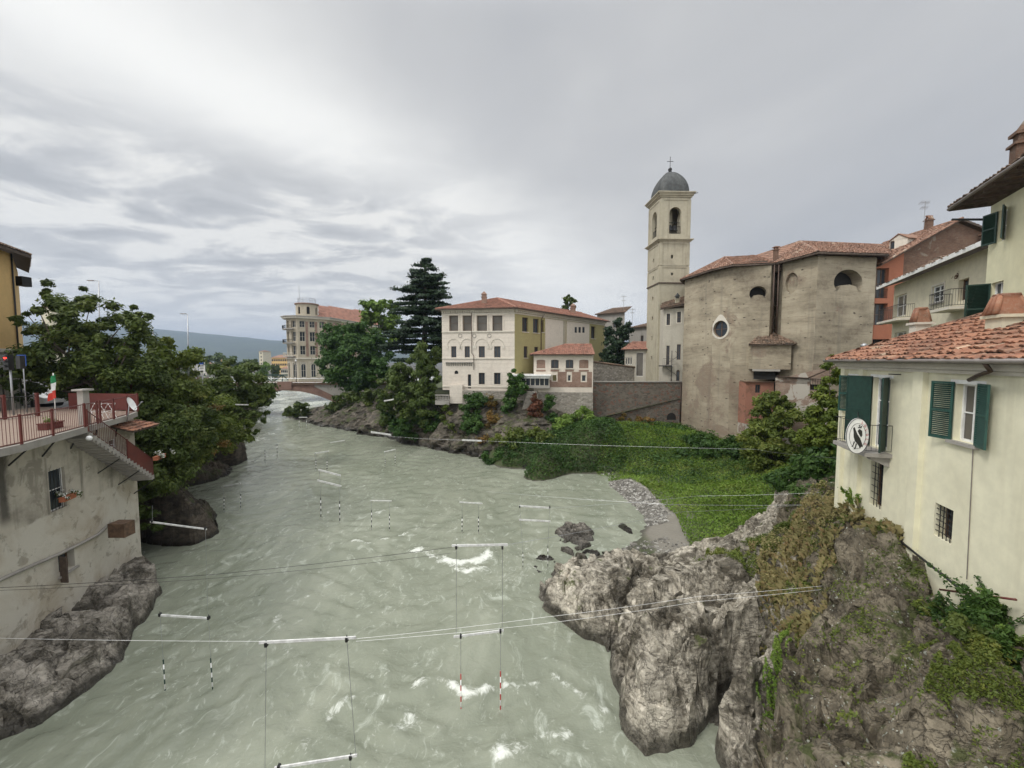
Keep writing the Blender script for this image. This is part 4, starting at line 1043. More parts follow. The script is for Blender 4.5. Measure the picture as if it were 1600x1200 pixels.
def roof_part(root, planes, mat, tw=.22, tl=.38, amp=.055, hips=(), thick=.1, deck='dark_wood', seed=0, name='roof', jitter=.02, label=None):
    """planes=[(poly3d, eaveA, eaveB)], hips=[(p,q)] lines with ridge tiles"""
    def flat_(pl):      # make quads planar
        pl = [np.array(p, float) for p in pl]
        if len(pl) == 4:
            n_ = np.cross(pl[1] - pl[0], pl[3] - pl[0]); pl[2][2] = pl[0][2] - (n_[0] * (pl[2][0] - pl[0][0]) + n_[1] * (pl[2][1] - pl[0][1])) / n_[2]
        return pl
    planes = [(flat_(a_), b_, c_) for a_, b_, c_ in planes]
    mb = MB(); k = 0
    for pl, ea, eb in planes: tiles(mb, pl, ea, eb, tw, tl, amp, seed + k, jitter=jitter); k += 1
    rs = np.random.RandomState(seed + 50)
    for p, q in hips:
        p = np.array(p, float); q = np.array(q, float); L_ = np.linalg.norm(q - p); n = max(1, int(L_ / (tl * 1.0)))
        for i in range(n):
            s = p + (q - p) * i / n; e = p + (q - p) * (i + 1.15) / n
            mb.tube([s + (0, 0, .02), e + (0, 0, .045)], [tw * .5, tw * .42], 6, tint=float(rs.rand()), cap=False)
    o = mb.build(name, MT[mat], root, smooth=False)
    if label: o['label'] = label
    dk = MB()
    for pl, ea, eb in planes: dk.extrude([np.array(p, float) - (0, 0, .012) for p in pl], (0, 0, -thick))
    dk.build('roof_deck', MT[deck], o)
    return o
def railing(mb, pts, h, spacing=.12, r=.008, post=None, rr=.02, bottom=.08):
    pts = [np.array(p, float) for p in pts]
    for p, q in zip(pts[:-1], pts[1:]):
        L_ = np.linalg.norm((q - p)[:2]); mb.tube([p + (0, 0, h), q + (0, 0, h)], rr, 5); mb.tube([p + (0, 0, bottom), q + (0, 0, bottom)], rr * .8, 5)
        n = max(1, int(L_ / spacing))
        for i in range(n + 1):
            c = p + (q - p) * i / n; mb.tube([c + (0, 0, bottom), c + (0, 0, h)], r, 4, cap=False)
        if post:
            for c in ((p, q) if np.allclose(p, pts[0]) else (q,)): mb.box(c + (0, 0, h / 2 + .03), post, post, h / 2 + .03)
def gutter_line(root, pts, r=.07, mat='gutter', name='gutter'):
    mb = MB(); mb.tube(pts, r, 8); return mb.build(name, MT[mat], root)
def chimney(root, c, w, d_, h, mat, cap='tile', ax=(1, 0, 0), capstyle='gable', label=None, name='chimney'):
    mb = MB(); c = np.array(c, float); mb.box(c + (0, 0, h / 2), w / 2, d_ / 2, h / 2, ax); mb.box(c + (0, 0, h + .04), w / 2 + .08, d_ / 2 + .08, .045, ax)
    o = mb.build(name, MT[mat], root)
    if label: o['label'] = label
    k = MB(); axv = np.array(ax, float); ay = np.cross((0, 0, 1), axv); zt = c + (0, 0, h + .085)
    if capstyle == 'gable':
        for s in (-1, 1):
            for i in range(int(max(2, w / .2))):
                m_ = int(max(2, w / .2)); off = axv * (w * ((i + .5) / m_ - .5))
                k.tube([zt + off + ay * s * (d_ / 2 + .05), zt + off + ay * s * .04 + (0, 0, .38)], [.11, .09], 6, tint=random.random())
        k.tube([zt - axv * (w / 2 + .05) + (0, 0, .42), zt + axv * (w / 2 + .05) + (0, 0, .42)], .11, 6)
    elif capstyle == 'hood':
        k.lathe(zt, [(.72 * w, 0), (.70 * w, .05), (.42 * w, .48), (.44 * w, .56)], 4, sy=1, rot=PI / 4 + math.atan2(axv[1], axv[0]), smooth=False)
        for s in (-1, 1):
            for i in (-1, 0, 1): k.tube([zt + axv * i * w * .30 + ay * s * w * .56 + (0, 0, .02), zt + axv * i * w * .2 + ay * s * w * .34 + (0, 0, .55)], [.085, .06], 6, tint=random.random())
        for i in (-1, 0, 1): k.tube([zt - axv * i * w * .2 + ay * w * .36 + (0, 0, .56), zt - axv * i * w * .2 - ay * w * .36 + (0, 0, .56)], [.07, .07], 6, tint=random.random())
    elif capstyle == 'brick':
        k.box(zt + (0, 0, .15), w / 2 - .05, d_ / 2 - .05, .15, ax); k.box(zt + (0, 0, .36), w / 2 + .05, d_ / 2 + .05, .06, ax)
        k.lathe(zt + (0, 0, .42), [(.7 * w, 0), (.35 * w, .25), (.05, .42)], 4, rot=PI / 4 + math.atan2(axv[1], axv[0]), smooth=False)
    elif capstyle == 'slab':
        for sx in (-1, 1):
            for sy in (-1, 1): k.box(zt + axv * sx * (w / 2 - .08) + ay * sy * (d_ / 2 - .08) + (0, 0, .12), .06, .06, .12, ax)
        k.box(zt + (0, 0, .28), w / 2 + .1, d_ / 2 + .1, .045, ax)
    k.build('chimney_cap', MT[cap], o)
    return o
def antenna(name, label, base, h, r=.02, yagi=True, group=None):
    mb = MB(); b = np.array(base, float); mb.tube([b, b + (0, 0, h)], r, 5)
    if yagi:
        for zz, L_, n in ((h * .95, 1.2, 7), (h * .75, .9, 5)):
            p = b + (-L_ / 2, 0, zz); q = b + (L_ / 2, .1, zz); mb.tube([p, q], r * .6, 4)
            for i in range(n):
                c = p + (q - p) * (i + .3) / n; w = .35 * (1 - .3 * i / n); mb.tube([c + (-.1, -w, .1), c + (.1, w, -.1)], r * .5, 4)
    o = mb.build(name, MT['steel'], None); return props(o, label, 'antenna', group)

# ------------------------------------------------------------------ cream house on the right
def cream_house():
    # facade: line direction (0.31,1); L = far corner, R = near end beyond the frame
    def fp(px, py=562):     # point on the facade line seen at px
        k = ray(px, py); r = k[0] / k[1]; t_ = (12.5 - 11 * r) / (r - .31); return np.array((12.5 + .31 * t_, 11 + t_))
    far = fp(1316); near = fp(1316) - np.array((.31, 1)) * 12.5
    n_in = np.array((1, -.31)); n_in /= np.linalg.norm(n_in)        # away from the river
    dirv = (far - near) / np.linalg.norm(far - near)
    a, b = far, near                       # seen from the river: far end on the left
    ZE = 13.0
    root = thing('river_house', 'cream plastered riverside house with green shutters and an orange tiled roof', 'house', (far[0], far[1], 5))
    A2, d, n, Lw = frame2(a, b)
    def U(px, py=640): return float(np.dot(fp(px, py) - A2, d))
    def Z(px, py): 
        p = fp(px, py); return float(atY(px, py, p[1])[2])
    o_small = (U(1327), U(1341), Z(1332, 642), Z(1332, 588), 'r')
    o_door = (U(1363), U(1389), Z(1378, 702), Z(1378, 590), 'r')
    o_win = (U(1492), U(1530), Z(1510, 692), Z(1510, 600), 'r')
    o_b1 = (U(1366), U(1386), Z(1375, 797), Z(1375, 722), 's', .35)
    o_b2 = (U(1471), U(1501), Z(1485, 851), Z(1485, 796), 'r', .35)
    o_low = (Lw - 1.5, Lw - .7, 6.8, 7.9, 'r')
    ops = [o_small, o_door, o_win, o_b1, o_b2]
    w = MB(); wall(w, a, b, 3.0, ZE - .3, ops, .28)
    far_in = far + n_in * 9; near_in = near + n_in * 9
    wall(w, far_in, far, 3.0, ZE - .3); wall(w, near, near_in, 3, ZE - .3); wall(w, near_in, far_in, 3, ZE - .3)
    # pilaster strips
    for px, wd in ((1316.5, .32), (1345, .28), (1436, .45)):
        u = U(px, 700); u = max(u, wd / 2 + .001)
        w.box(P3(A2, d, n, u, 7.8, .07), wd / 2, .07, 4.82, (d[0], d[1], 0))
    w.build('wall', MT['cream'], root)
    c = MB()
    for k, (dz, w_) in enumerate(((-.30, .10), (-.19, .17), (-.09, .24))):
        c.box(P3(A2, d, n, Lw / 2, ZE + dz - .045, w_ / 2), Lw / 2 + w_, w_ / 2, .05, (d[0], d[1], 0))
    c.build('cornice', MT['trim'], root)
    window(root, a, b, o_small, .14, (0, 1), .05, 'white', 'glass', None)
    window(root, a, b, o_door, .18, (1, 2), .06, 'white', 'glass')
    window(root, a, b, o_win, .18, (1, 1), .06, 'white', 'glass_pale', 'concrete')
    window(root, a, b, o_b1, .30, (0, 1), .05, 'wood', 'glass', None, (3, 6), label='tall barred window below the balcony')
    window(root, a, b, o_b2, .30, (1, 1), .05, 'wood', 'glass', None, (4, 5), label='square barred window low on the wall')
    mp = MB()
    for o_ in (o_small, o_door, o_win):
        u0, u1, v0, v1 = o_[:4]; mp.box(P3(A2, d, n, (u0 + u1) / 2, v1 + .05, .012), (u1 - u0) / 2 + .18, .014, .055, (d[0], d[1], 0))
    mp.build_each('lintel', MT['white'], root)
    shutter(root, a, b, o_small[0], o_small[2] - .05, o_small[3] + .03, .38, 145, side=1)
    shutter(root, a, b, o_small[1], o_small[2] - .05, o_small[3] + .03, .42, 25, side=1)
    shutter(root, a, b, o_door[0], o_door[2], o_door[3] + .03, 1.02, 158, 'darkgreen', False, side=1)
    shutter(root, a, b, o_door[1], o_door[2], o_door[3] + .03, .62, 40, 'darkgreen', False, side=1)
    shutter(root, a, b, o_win[0], o_win[2] - .02, o_win[3] + .04, .60, 163, side=1)
    shutter(root, a, b, o_win[1], o_win[2] - .02, o_win[3] + .04, .60, 15, side=1)
    # balcony with thin rail
    bl = MB(); u0 = o_door[0] - 1.0; u1 = o_door[1] + .35; zb = o_door[2] - .05
    bl.box(P3(A2, d, n, (u0 + u1) / 2, zb - .07, .40), (u1 - u0) / 2, .40, .07, (d[0], d[1], 0))
    for u in (u0 + .25, u1 - .25):
        bl.extrude([P3(A2, d, n, u - .12, zb - .14), P3(A2, d, n, u - .12, zb - .14, .6), P3(A2, d, n, u - .12, zb - .26, .55), P3(A2, d, n, u - .12, zb - .5, .0)], (d[0] * .24, d[1] * .24, 0))
    bo = bl.build('balcony', MT['concrete'], root)
    rl = MB(); railing(rl, [P3(A2, d, n, u0 + .05, zb, .02), P3(A2, d, n, u0 + .05, zb, .74), P3(A2, d, n, u1 - .05, zb, .74), P3(A2, d, n, u1 - .05, zb, .02)], 1.0, .14, .008, rr=.013)
    rl.build('railing', MT['iron'], bo)
    # roof: pyramid-like hip rising away from the facade
    ov = .42; s = 8.2; rise = 2.55
    ea = P3(A2, d, n, -ov, ZE, ov); eb = P3(A2, d, n, Lw + 1, ZE, ov)
    ra = P3(A2, d, n, 4.2, ZE + rise, -5.2); rb = P3(A2, d, n, Lw + 1, ZE + rise, -5.2)
    fa = P3(A2, d, n, -ov, ZE, -10)
    rf = roof_part(root, [([ea, eb, rb, ra], ea, eb), ([fa, ea, ra], fa, ea)], 'tile', .17, .33, .048, [(ea, ra), (ra, rb)], .10, 'dark_wood', 3, jitter=.05)
    gutter_line(rf, [P3(A2, d, n, -ov - .05, ZE - .05, ov + .06), P3(A2, d, n, Lw + 1, ZE - .03, ov + .06)], .065)
    # short down-pipe elbow from the gutter
    pu = U(1578, 570); g = MB(); g.tube([P3(A2, d, n, pu, ZE - .08, ov + .05), P3(A2, d, n, pu - .05, ZE - .28, ov - .1), P3(A2, d, n, pu - .75, ZE - .42, ov - .3), P3(A2, d, n, pu - 1.15, ZE - .55, .03)], .05, 8); g.build('downpipe', MT['copper'], root)
    for x_, y0_, x2_, y2_ in ((1522, 700, 1512, 905), (1338, 706, 1332, 792)):
        wc = MB(); wc.tube([P3(A2, d, n, U(x_, y0_), Z(x_, y0_), .02), P3(A2, d, n, U(x2_, y2_), Z(x2_, y2_), .02)], .012, 5); wc.build('wall_cable', MT['gutter'], root)
    hk = MB(); hu = U(1408, 578); hk.tube([P3(A2, d, n, hu, ZE - .5, 0), P3(A2, d, n, hu, ZE - .5, .22), P3(A2, d, n, hu - .22, ZE - .5, .22)], .022, 6); hk.build('wall_hook', MT['iron'], root)
    # two chimneys
    p1 = atY(1437, 520, 16.6); chimney(root, (p1[0], p1[1], 13.2), .42, .5, 1.25, 'trim', 'tile', (d[0], d[1], 0), 'hood', 'stained chimney with a clay tile hood at the far edge of the roof')
    p2 = atY(1570, 500, 11.8); chimney(root, (p2[0], p2[1], 13.25), .6, .5, .98, 'cream2', 'tile', (d[0], d[1], 0), 'hood', 'stout plastered chimney with a clay tile hood')
    pv = MB(); q = atY(1350, 545, 19.3); pv.tube([q - (0, 0, .6), q + (0, 0, .1)], .09, 8); pv.lathe(q + (0, 0, .1), [(.16, 0), (.14, .1), (.04, .16)], 8); pv.build('flue_pipe', MT['steel'], root)
    # sloping handrail pipes along the foot of the wall
    hr = MB(); q1 = atY(1384, 822, fp(1384, 822)[1]); q2 = atY(1558, 950, fp(1558, 950)[1])
    hr.tube([q1 + (-n_in[0] * .15, -n_in[1] * .15, 0), q2 - (n_in[0] * .3, n_in[1] * .3, 0)], .035, 6); hr.build('sloping_pipe', MT['iron'], root)
    hr = MB(); q1 = atY(1490, 924, fp(1490, 924)[1]); q2 = atY(1610, 940, fp(1610, 940)[1]); hr.tube([q1 - (n_in[0] * .3, n_in[1] * .3, 0), q2 - (n_in[0] * .25, n_in[1] * .25, 0)], .03, 6); hr.build('rusty_pipe', MT['red_iron'], root)
    # round sign hung out from the balcony (thing of its own)
    sc = atY(1339, 681, 14.0); sr = thing('hanging_sign', 'oval white hanging sign with a black bird emblem and red lettering beside the balcony', 'sign', sc)
    ax = np.array((1, -.15, 0)); ax /= np.linalg.norm(ax); 
    rx, rz = .37, .64
    def disc(mb, rx, rz, off, th, seg=40, c=(0, 0)):
        nn = np.cross(ax, (0, 0, 1)); nn = nn if nn[1] < 0 else -nn
        pts = [sc + nn * off + ax * (c[0] + rx * math.cos(t_)) + np.array((0, 0, c[1] + rz * math.sin(t_))) for t_ in np.linspace(0, 2 * PI, seg + 1)[:-1]]
        mb.extrude(pts, nn * th); return nn
    mb = MB(); nn = disc(mb, rx, rz, 0, .03); mb.build('panel', MT['white'], sr)
    mb = MB()
    T = np.linspace(0, 2 * PI, 49); 
    for r_ in (.985, .70):
        pts = [sc + nn * .034 + ax * rx * r_ * math.cos(t_) + np.array((0, 0, rz * r_ * math.sin(t_))) for t_ in T]; mb.tube(pts, .006 if r_ < .9 else .010, 5)
    mb.build('rim', MT['black'], sr)
    # bird-like emblem from flat plates
    mb = MB()
    def pl(pts): mb.extrude([sc + nn * .032 + ax * x_ * rx + np.array((0, 0, z_ * rz)) for x_, z_ in pts], nn * .004)
    pl([(-.42, .42), (-.30, .50), (-.20, .34), (-.02, .10), (.22, -.12), (.38, -.36), (.50, -.62), (.34, -.58), (.26, -.72), (.14, -.55), (-.02, -.42), (-.22, -.28), (-.34, -.04), (-.36, .22)])
    pl([(-.30, -.30), (-.20, -.32), (-.36, -.62), (-.50, -.60), (-.40, -.54)]); pl([(-.12, -.40), (-.02, -.44), (-.14, -.74), (-.30, -.74), (-.20, -.66)])
    pl([(-.02, .28), (.12, .40), (.36, .30), (.40, .05), (.30, -.08), (.10, .12)])
    pl([(.05, .62), (.12, .45), (.16, .62)]); pl([(.00, .5), (.26, .52), (.26, .46), (.00, .44)]); pl([(.20, .6), (.34, .54), (.24, .40)])
    mb.build('emblem', MT['black'], sr)
    mb = MB()   # ring of small red letter strokes, unreadable in the photograph
    fc = bpy.data.curves.new('lettering', 'FONT'); 
    for i, ch in enumerate('LADORA'):
        t_ = math.radians(62 - i * 19); c = sc + nn * .036 + ax * rx * .84 * math.cos(t_) + np.array((0, 0, rz * .84 * math.sin(t_)))
        rd = np.array((math.cos(t_) * rx, math.sin(t_) * rz)); rd /= np.linalg.norm(rd); tg = np.array((rd[1], -rd[0]))
        R3 = ax * rd[0] + np.array((0, 0, rd[1])); T3 = ax * tg[0] + np.array((0, 0, tg[1]))
        for q in ([(-1, -1), (-1, 1)], [(-1, -1), (1, -1)], [(1, -1), (0, 1)])[: 2 + i % 2]:
            mb.tube([c + T3 * q[0][0] * .028 + R3 * q[0][1] * .04, c + T3 * q[1][0] * .028 + R3 * q[1][1] * .04], .006, 4)
    mb.build_each('lettering', MT['red'], sr)
    mb = MB(); e = sc + (0, 0, rz * .2); w0 = fp(1345); mb.tube([sc + (0, 0, rz), np.array((w0[0], w0[1], sc[2] + rz))], .014, 5); mb.tube([sc - (0, 0, rz * .95), np.array((w0[0], w0[1], sc[2] - rz * .95))], .014, 5); mb.build_each('bracket', MT['iron'], sr)
    return fp
fp = cream_house()

# ------------------------------------------------------------------ tall lemon house, upper right
def lemon_house():
    dv = np.array((.54, 1)); r0 = ray(1543, 400); r_ = r0[0] / r0[1]; Y0 = 17.0; a = np.array((r_ * Y0, Y0)); 
    b = a - dv * 9
    root = thing('lemon_house', 'tall lemon yellow house with wide dark eaves at the upper right', 'house', (a[0], a[1], 5))
    A2, d, n, Lw = frame2(a, b); ZE = 19.4
    def U(px, py=400):
        k = ray(px, py); r = k[0] / k[1]; t_ = (a[0] - a[1] * r) / (r - .54); return float(np.dot(a + dv * t_ - a, d)), a[1] + t_
    def Z(px, py): return float(atY(px, py, U(px, py)[1])[2])
    o1 = (U(1557)[0], U(1569)[0], Z(1562, 378), Z(1562, 330), 'r'); o2 = (U(1552)[0], U(1571)[0], Z(1560, 500), Z(1560, 440), 'r')
    w = MB(); wall(w, a, b, 5, ZE, [o1, o2], .2); n_in = -n
    p3 = a + n_in * 9; p4 = b + n_in * 9; wall(w, p3, a, 5, ZE); wall(w, b, p4, 5, ZE); wall(w, p4, p3, 5, ZE); w.build('wall', MT['yellow'], root)
    window(root, a, b, o1, .15, (1, 1), .06, 'white', 'glass_pale'); window(root, a, b, o2, .15, (1, 1), .06, 'white', 'glass')
    shutter(root, a, b, o1[0], o1[2], o1[3], .55, 158, 'darkgreen', side=1); shutter(root, a, b, o1[1], o1[2], o1[3], .5, 30, 'darkgreen', side=1)
    shutter(root, a, b, o2[0], o2[2] - .5, o2[3], .7, 150, 'darkgreen', side=1); shutter(root, a, b, o2[0] + .1, o2[2] - .5, o2[3], .7, 95, 'darkgreen', side=1)
    ov = .95; ea = np.array(P3(A2, d, n, -ov, 19.8, ov)); eb = np.array(P3(A2, d, n, Lw + 1, 19.8, ov)); ra = np.array(P3(A2, d, n, 4.2, 22.0, -5)); rb = np.array(P3(A2, d, n, Lw + 1, 22.0, -5)); fa = np.array(P3(A2, d, n, -ov, 19.8, -10))
    rf = roof_part(root, [([ea, eb, rb, ra], ea, eb), ([fa, ea, ra], fa, ea)], 'tile_dark', .2, .36, .06, [(ea, ra)], .14, 'dark_wood', 5, jitter=.04)
    gutter_line(rf, [ea + (0, 0, -.06), eb + (0, 0, -.06)], .07)
    m = MB()
    for k in range(14):
        u = -ov + .4 + k * .7; m.box(P3(A2, d, n, u, 19.62, ov / 2 - .1), .05, ov / 2, .06, (d[0], d[1], 0))
    m.build('rafters', MT['dark_wood'], rf)
    m = MB(); m.tube([atY(1487, 343, 18.2), atY(1543, 343, 17.3)], .05, 6); m.build('tie_bar', MT['iron'], root)
    q = atY(1597, 262, 15.8); chimney(root, (q[0], q[1], 20.0), .45, .55, 1.25, 'brick_dark', 'brick_dark', (d[0], d[1], 0), 'brick')
lemon_house()
def pY(px, Y, py=560):
    r = ray(px, py); return np.array((r[0] / r[1] * Y, Y))
def zY(py, Y, px=800): return float(atY(px, py, Y)[2])
class Wl:
    """wall line between two plan points, converts pixels on the photo to wall coordinates"""
    def __init__(s, a, b): s.a = V2(a); s.b = V2(b); s.A, s.d, s.n, s.L = frame2(a, b)
    def uv(s, px, py):
        r = ray(px, py); A = np.array([[r[0], -s.d[0]], [r[1], -s.d[1]]]); k, u = np.linalg.solve(A, s.A)
        return float(u), float(H + r[2] * k)
    def op(s, x0, x1, y0, y1, kind='r', dp=None):
        ym = (y0 + y1) / 2; xm = (x0 + x1) / 2; u0 = s.uv(x0, ym)[0]; u1 = s.uv(x1, ym)[0]
        u0, u1 = max(.02, min(u0, s.L - .3)), min(max(u1, .3), s.L - .02); v1 = s.uv(xm, y0)[1]; v0 = s.uv(xm, y1)[1]
        return (u0, u1, v0, v1, kind) if dp is None else (u0, u1, v0, v1, kind, dp)
    def P(s, u, v, w=0): return P3(s.A, s.d, s.n, u, v, w)
    @property
    def ax(s): return (s.d[0], s.d[1], 0)
def box_on(mb, w, u0, u1, v0, v1, out=.05, base=0): mb.box(w.P((u0 + u1) / 2, (v0 + v1) / 2, base + out / 2), abs(u1 - u0) / 2, out / 2, abs(v1 - v0) / 2, w.ax)

# ------------------------------------------------------------------ church
def church():
    zE = 24.0
    w = [pY(1067, 56), pY(1112, 50.2), pY(1141, 48.0), pY(1200, 46.5), pY(1208, 49.2), pY(1218, 46.2), pY(1271, 42.6), pY(1361, 43.4), pY(1372, 52), pY(1230, 66), pY(1120, 66)]
    root = thing('church', 'tall weathered church apse with brick patches and moon shaped holes', 'church', (w[2][0], w[2][1], 2))
    mb = MB(); WS = [Wl(w[i], w[(i + 1) % len(w)]) for i in range(len(w))]
    ops = {1: [WS[1].op(1114.5, 1137, 501, 527, 'o')], 2: [WS[2].op(1171, 1198, 447, 467, 'm', .9)], 5: [WS[5].op(1227, 1247, 426, 458, 'o', .35)], 6: [WS[6].op(1303, 1348, 421, 456, 'm', 1.2)]}
    for i, wl in enumerate(WS): wall(mb, wl.a, wl.b, .5, zE, ops.get(i, []), .5)
    mb.build('wall', MT['church'], root)
    window(root, w[1], w[2], ops[1][0], .3, (1, 1), .10, 'wood', 'glass', name='round_window')
    m = MB(); o = ops[1][0]; wl = WS[1]; cu, cv = (o[0] + o[1]) / 2, (o[2] + o[3]) / 2; ru, rv = (o[1] - o[0]) / 2, (o[3] - o[2]) / 2
    T = np.linspace(-PI / 2, 1.5 * PI, 41)
    for q, q2 in zip(T[:-1], T[1:]):
        def pt(t_, k):
            e = 1 + .42 * k * max(0, math.sin(t_)) ** 6
            return wl.P(min(wl.L - .02, max(.02, cu + ru * (1 + .22 * k) * math.cos(t_))), cv + rv * (1 + .22 * k) * math.sin(t_) * e, .04)
        m.extrude([pt(q, 0), pt(q2, 0), pt(q2, 1), pt(q, 1)], (-wl.n[0] * .05, -wl.n[1] * .05, 0))
    m.build('round_window_surround', MT['trim'], root)
    for i in (2, 6):
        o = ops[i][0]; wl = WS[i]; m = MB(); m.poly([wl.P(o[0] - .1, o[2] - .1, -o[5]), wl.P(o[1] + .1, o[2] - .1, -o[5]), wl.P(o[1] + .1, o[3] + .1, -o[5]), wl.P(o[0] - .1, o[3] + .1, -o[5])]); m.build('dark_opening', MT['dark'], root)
    o = ops[5][0]; wl = WS[5]; m = MB(); m.poly([wl.P(o[0] - .1, o[2] - .1, -.35), wl.P(o[1] + .1, o[2] - .1, -.35), wl.P(o[1] + .1, o[3] + .1, -.35), wl.P(o[0] - .1, o[3] + .1, -.35)]); m.build('blind_niche', MT['church'], root)
    # roofs
    def off(p, c, k=1.06): return c + (p - c) * k
    cL = pY(1150, 56); apL = np.r_[pY(1127, 55), 26.6]; apL = np.array((*pY(1127, 55), zY(402, 55))); apR = np.array((*pY(1172, 55), zY(402.5, 55)))
    e = [np.r_[off(p, cL, 1.09), zE + .12] for p in w[:4]]
    e0, e1, e2, e3 = e; e3 = np.r_[pY(1206, 46.4), zE + .12]
    planes = [([e0, e1, apL], e0, e1), ([e1, e2, apL], e1, e2), ([e2, e3, apR, apL], e2, e3)]
    back = np.r_[off(pY(1075, 62), cL, 1.0), zE + .12]
    planes.append(([back, e0, apL], back, e0))
    cR = pY(1300, 52); f0 = e3 + (0, 0, .02); f1 = np.r_[pY(1270.5, 41.8), zE + .14]; f2 = np.r_[pY(1379, 42.6), zE + .14]
    r0 = np.array((*pY(1242, 51), zY(377.5, 51))); r1 = np.array((*pY(1376, 51), zY(376, 51))); n_ = np.cross(f1 - f2, r0 - f2); r1[2] = f2[2] - (n_[0] * (r1[0] - f2[0]) + n_[1] * (r1[1] - f2[1])) / n_[2]
    m = MB(); cc_ = sum(w[:4]) / 4 + np.array((1.2, 3.5)); m.prism([tuple(cc_ + (p - cc_) * .93) for p in w[:4]] + [tuple(w[10]), ], 23.7, zE + .55); cc_ = sum(w[5:8]) / 3 + np.array((.5, 4)); m.prism([tuple(cc_ + (p - cc_) * .93) for p in w[5:9]], 23.7, zE + .5); m.prism([tuple(pY(1197, 46.9)), tuple(pY(1221, 46.6)), tuple(pY(1221, 50)), tuple(pY(1197, 50))], 23.3, 24.45); m.build('eaves_filler', MT['dark_wood'], root)
    
    bk = np.array((*pY(1170, 56), zY(402, 56)))
    planes2 = [([f0, f1, r0], f0, f1), ([f1, f2, r1, r0], f1, f2), ([bk, f0, r0], bk, f0)]
    roof_part(root, planes, 'tile_old', .26, .42, .06, [(e1, apL), (e0, apL), (apL, apR), (e2, apL)], .22, 'dark_wood', 11, jitter=.04)
    roof_part(root, planes2, 'tile_old', .26, .42, .06, [(f1, r0), (r0, r1), (bk, r0), (f0, bk)], .25, 'dark_wood', 12, jitter=.05)
    # eave boards
    m = MB()
    for p, q in ((e0, e1), (e1, e2), (e2, e3), (f0, f1), (f1, f2)): m.tube([p - (0, 0, .15), q - (0, 0, .15)], .09, 6)
    m.build('gutter', MT['dark_wood'], root)
    wl = Wl(pY(1201.5, 46.2), pY(1216, 46.0))
    for du in (.15, .6):
        m = MB(); m.tube([wl.P(du, zE - .2, .12), wl.P(du, zY(523, 46.8), .12)], .07, 6)
        for k in range(6):
            m.tube([wl.P(.1, zE - 1 - 1.3 * k, .12), wl.P(.55, zE - 1 - 1.3 * k, .12)], .035, 5)
        m.build('downpipe', MT['copper'], root)
    # small chimney on the right roof
    q = atY(1212, 402, 47.5); chimney(root, q - (0, 0, .4), .4, .4, 1.2, 'brick_dark', 'tile_old', capstyle='slab')
    # hanging sacristy bay between the two volumes
    Yb = 45.8; a = pY(1176, Yb + .3); b = pY(1236, Yb - 1.4); c = b + np.array((-.3, 2.5)); d0 = a + np.array((.5, 2.5)); wa = Wl(a, b)
    zb = wa.uv(1200, 577)[1]; zt = wa.uv(1200, 538)[1]
    m = MB(); m.prism([tuple(a), tuple(b), tuple(c), tuple(d0)], zb, zt)
    so = m.build('sacristy_bay', MT['church'], root)
    ea = np.array(wa.P(-.35, zt, .3)); eb = np.array(wa.P(wa.L + .35, zt, .3)); ra = np.array(wa.P(.9, zt + 1.25, -1.8)); rb = np.array(wa.P(wa.L - 1.5, zt + 1.25, -1.8)); 
    l2 = np.array(wa.P(-.35, zt, -2.6)); r2 = np.array(wa.P(wa.L + .35, zt, -2.6))
    roof_part(so, [([ea, eb, rb, ra], ea, eb), ([l2, ea, ra], l2, ea), ([eb, r2, rb], eb, r2)], 'tile_dark', .26, .4, .06, [(ea, ra), (eb, rb), (ra, rb)], .1, 'dark_wood', 14, jitter=.05)
    m = MB(); m.box(wa.P(wa.L * .36, zb - .12, .25), wa.L * .36, .35, .10, wa.ax); m.build('stone_shelf', MT['concrete'], so)
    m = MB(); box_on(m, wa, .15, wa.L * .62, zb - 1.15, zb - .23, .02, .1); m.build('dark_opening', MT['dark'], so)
    return w, WS
cw, cWS = church()
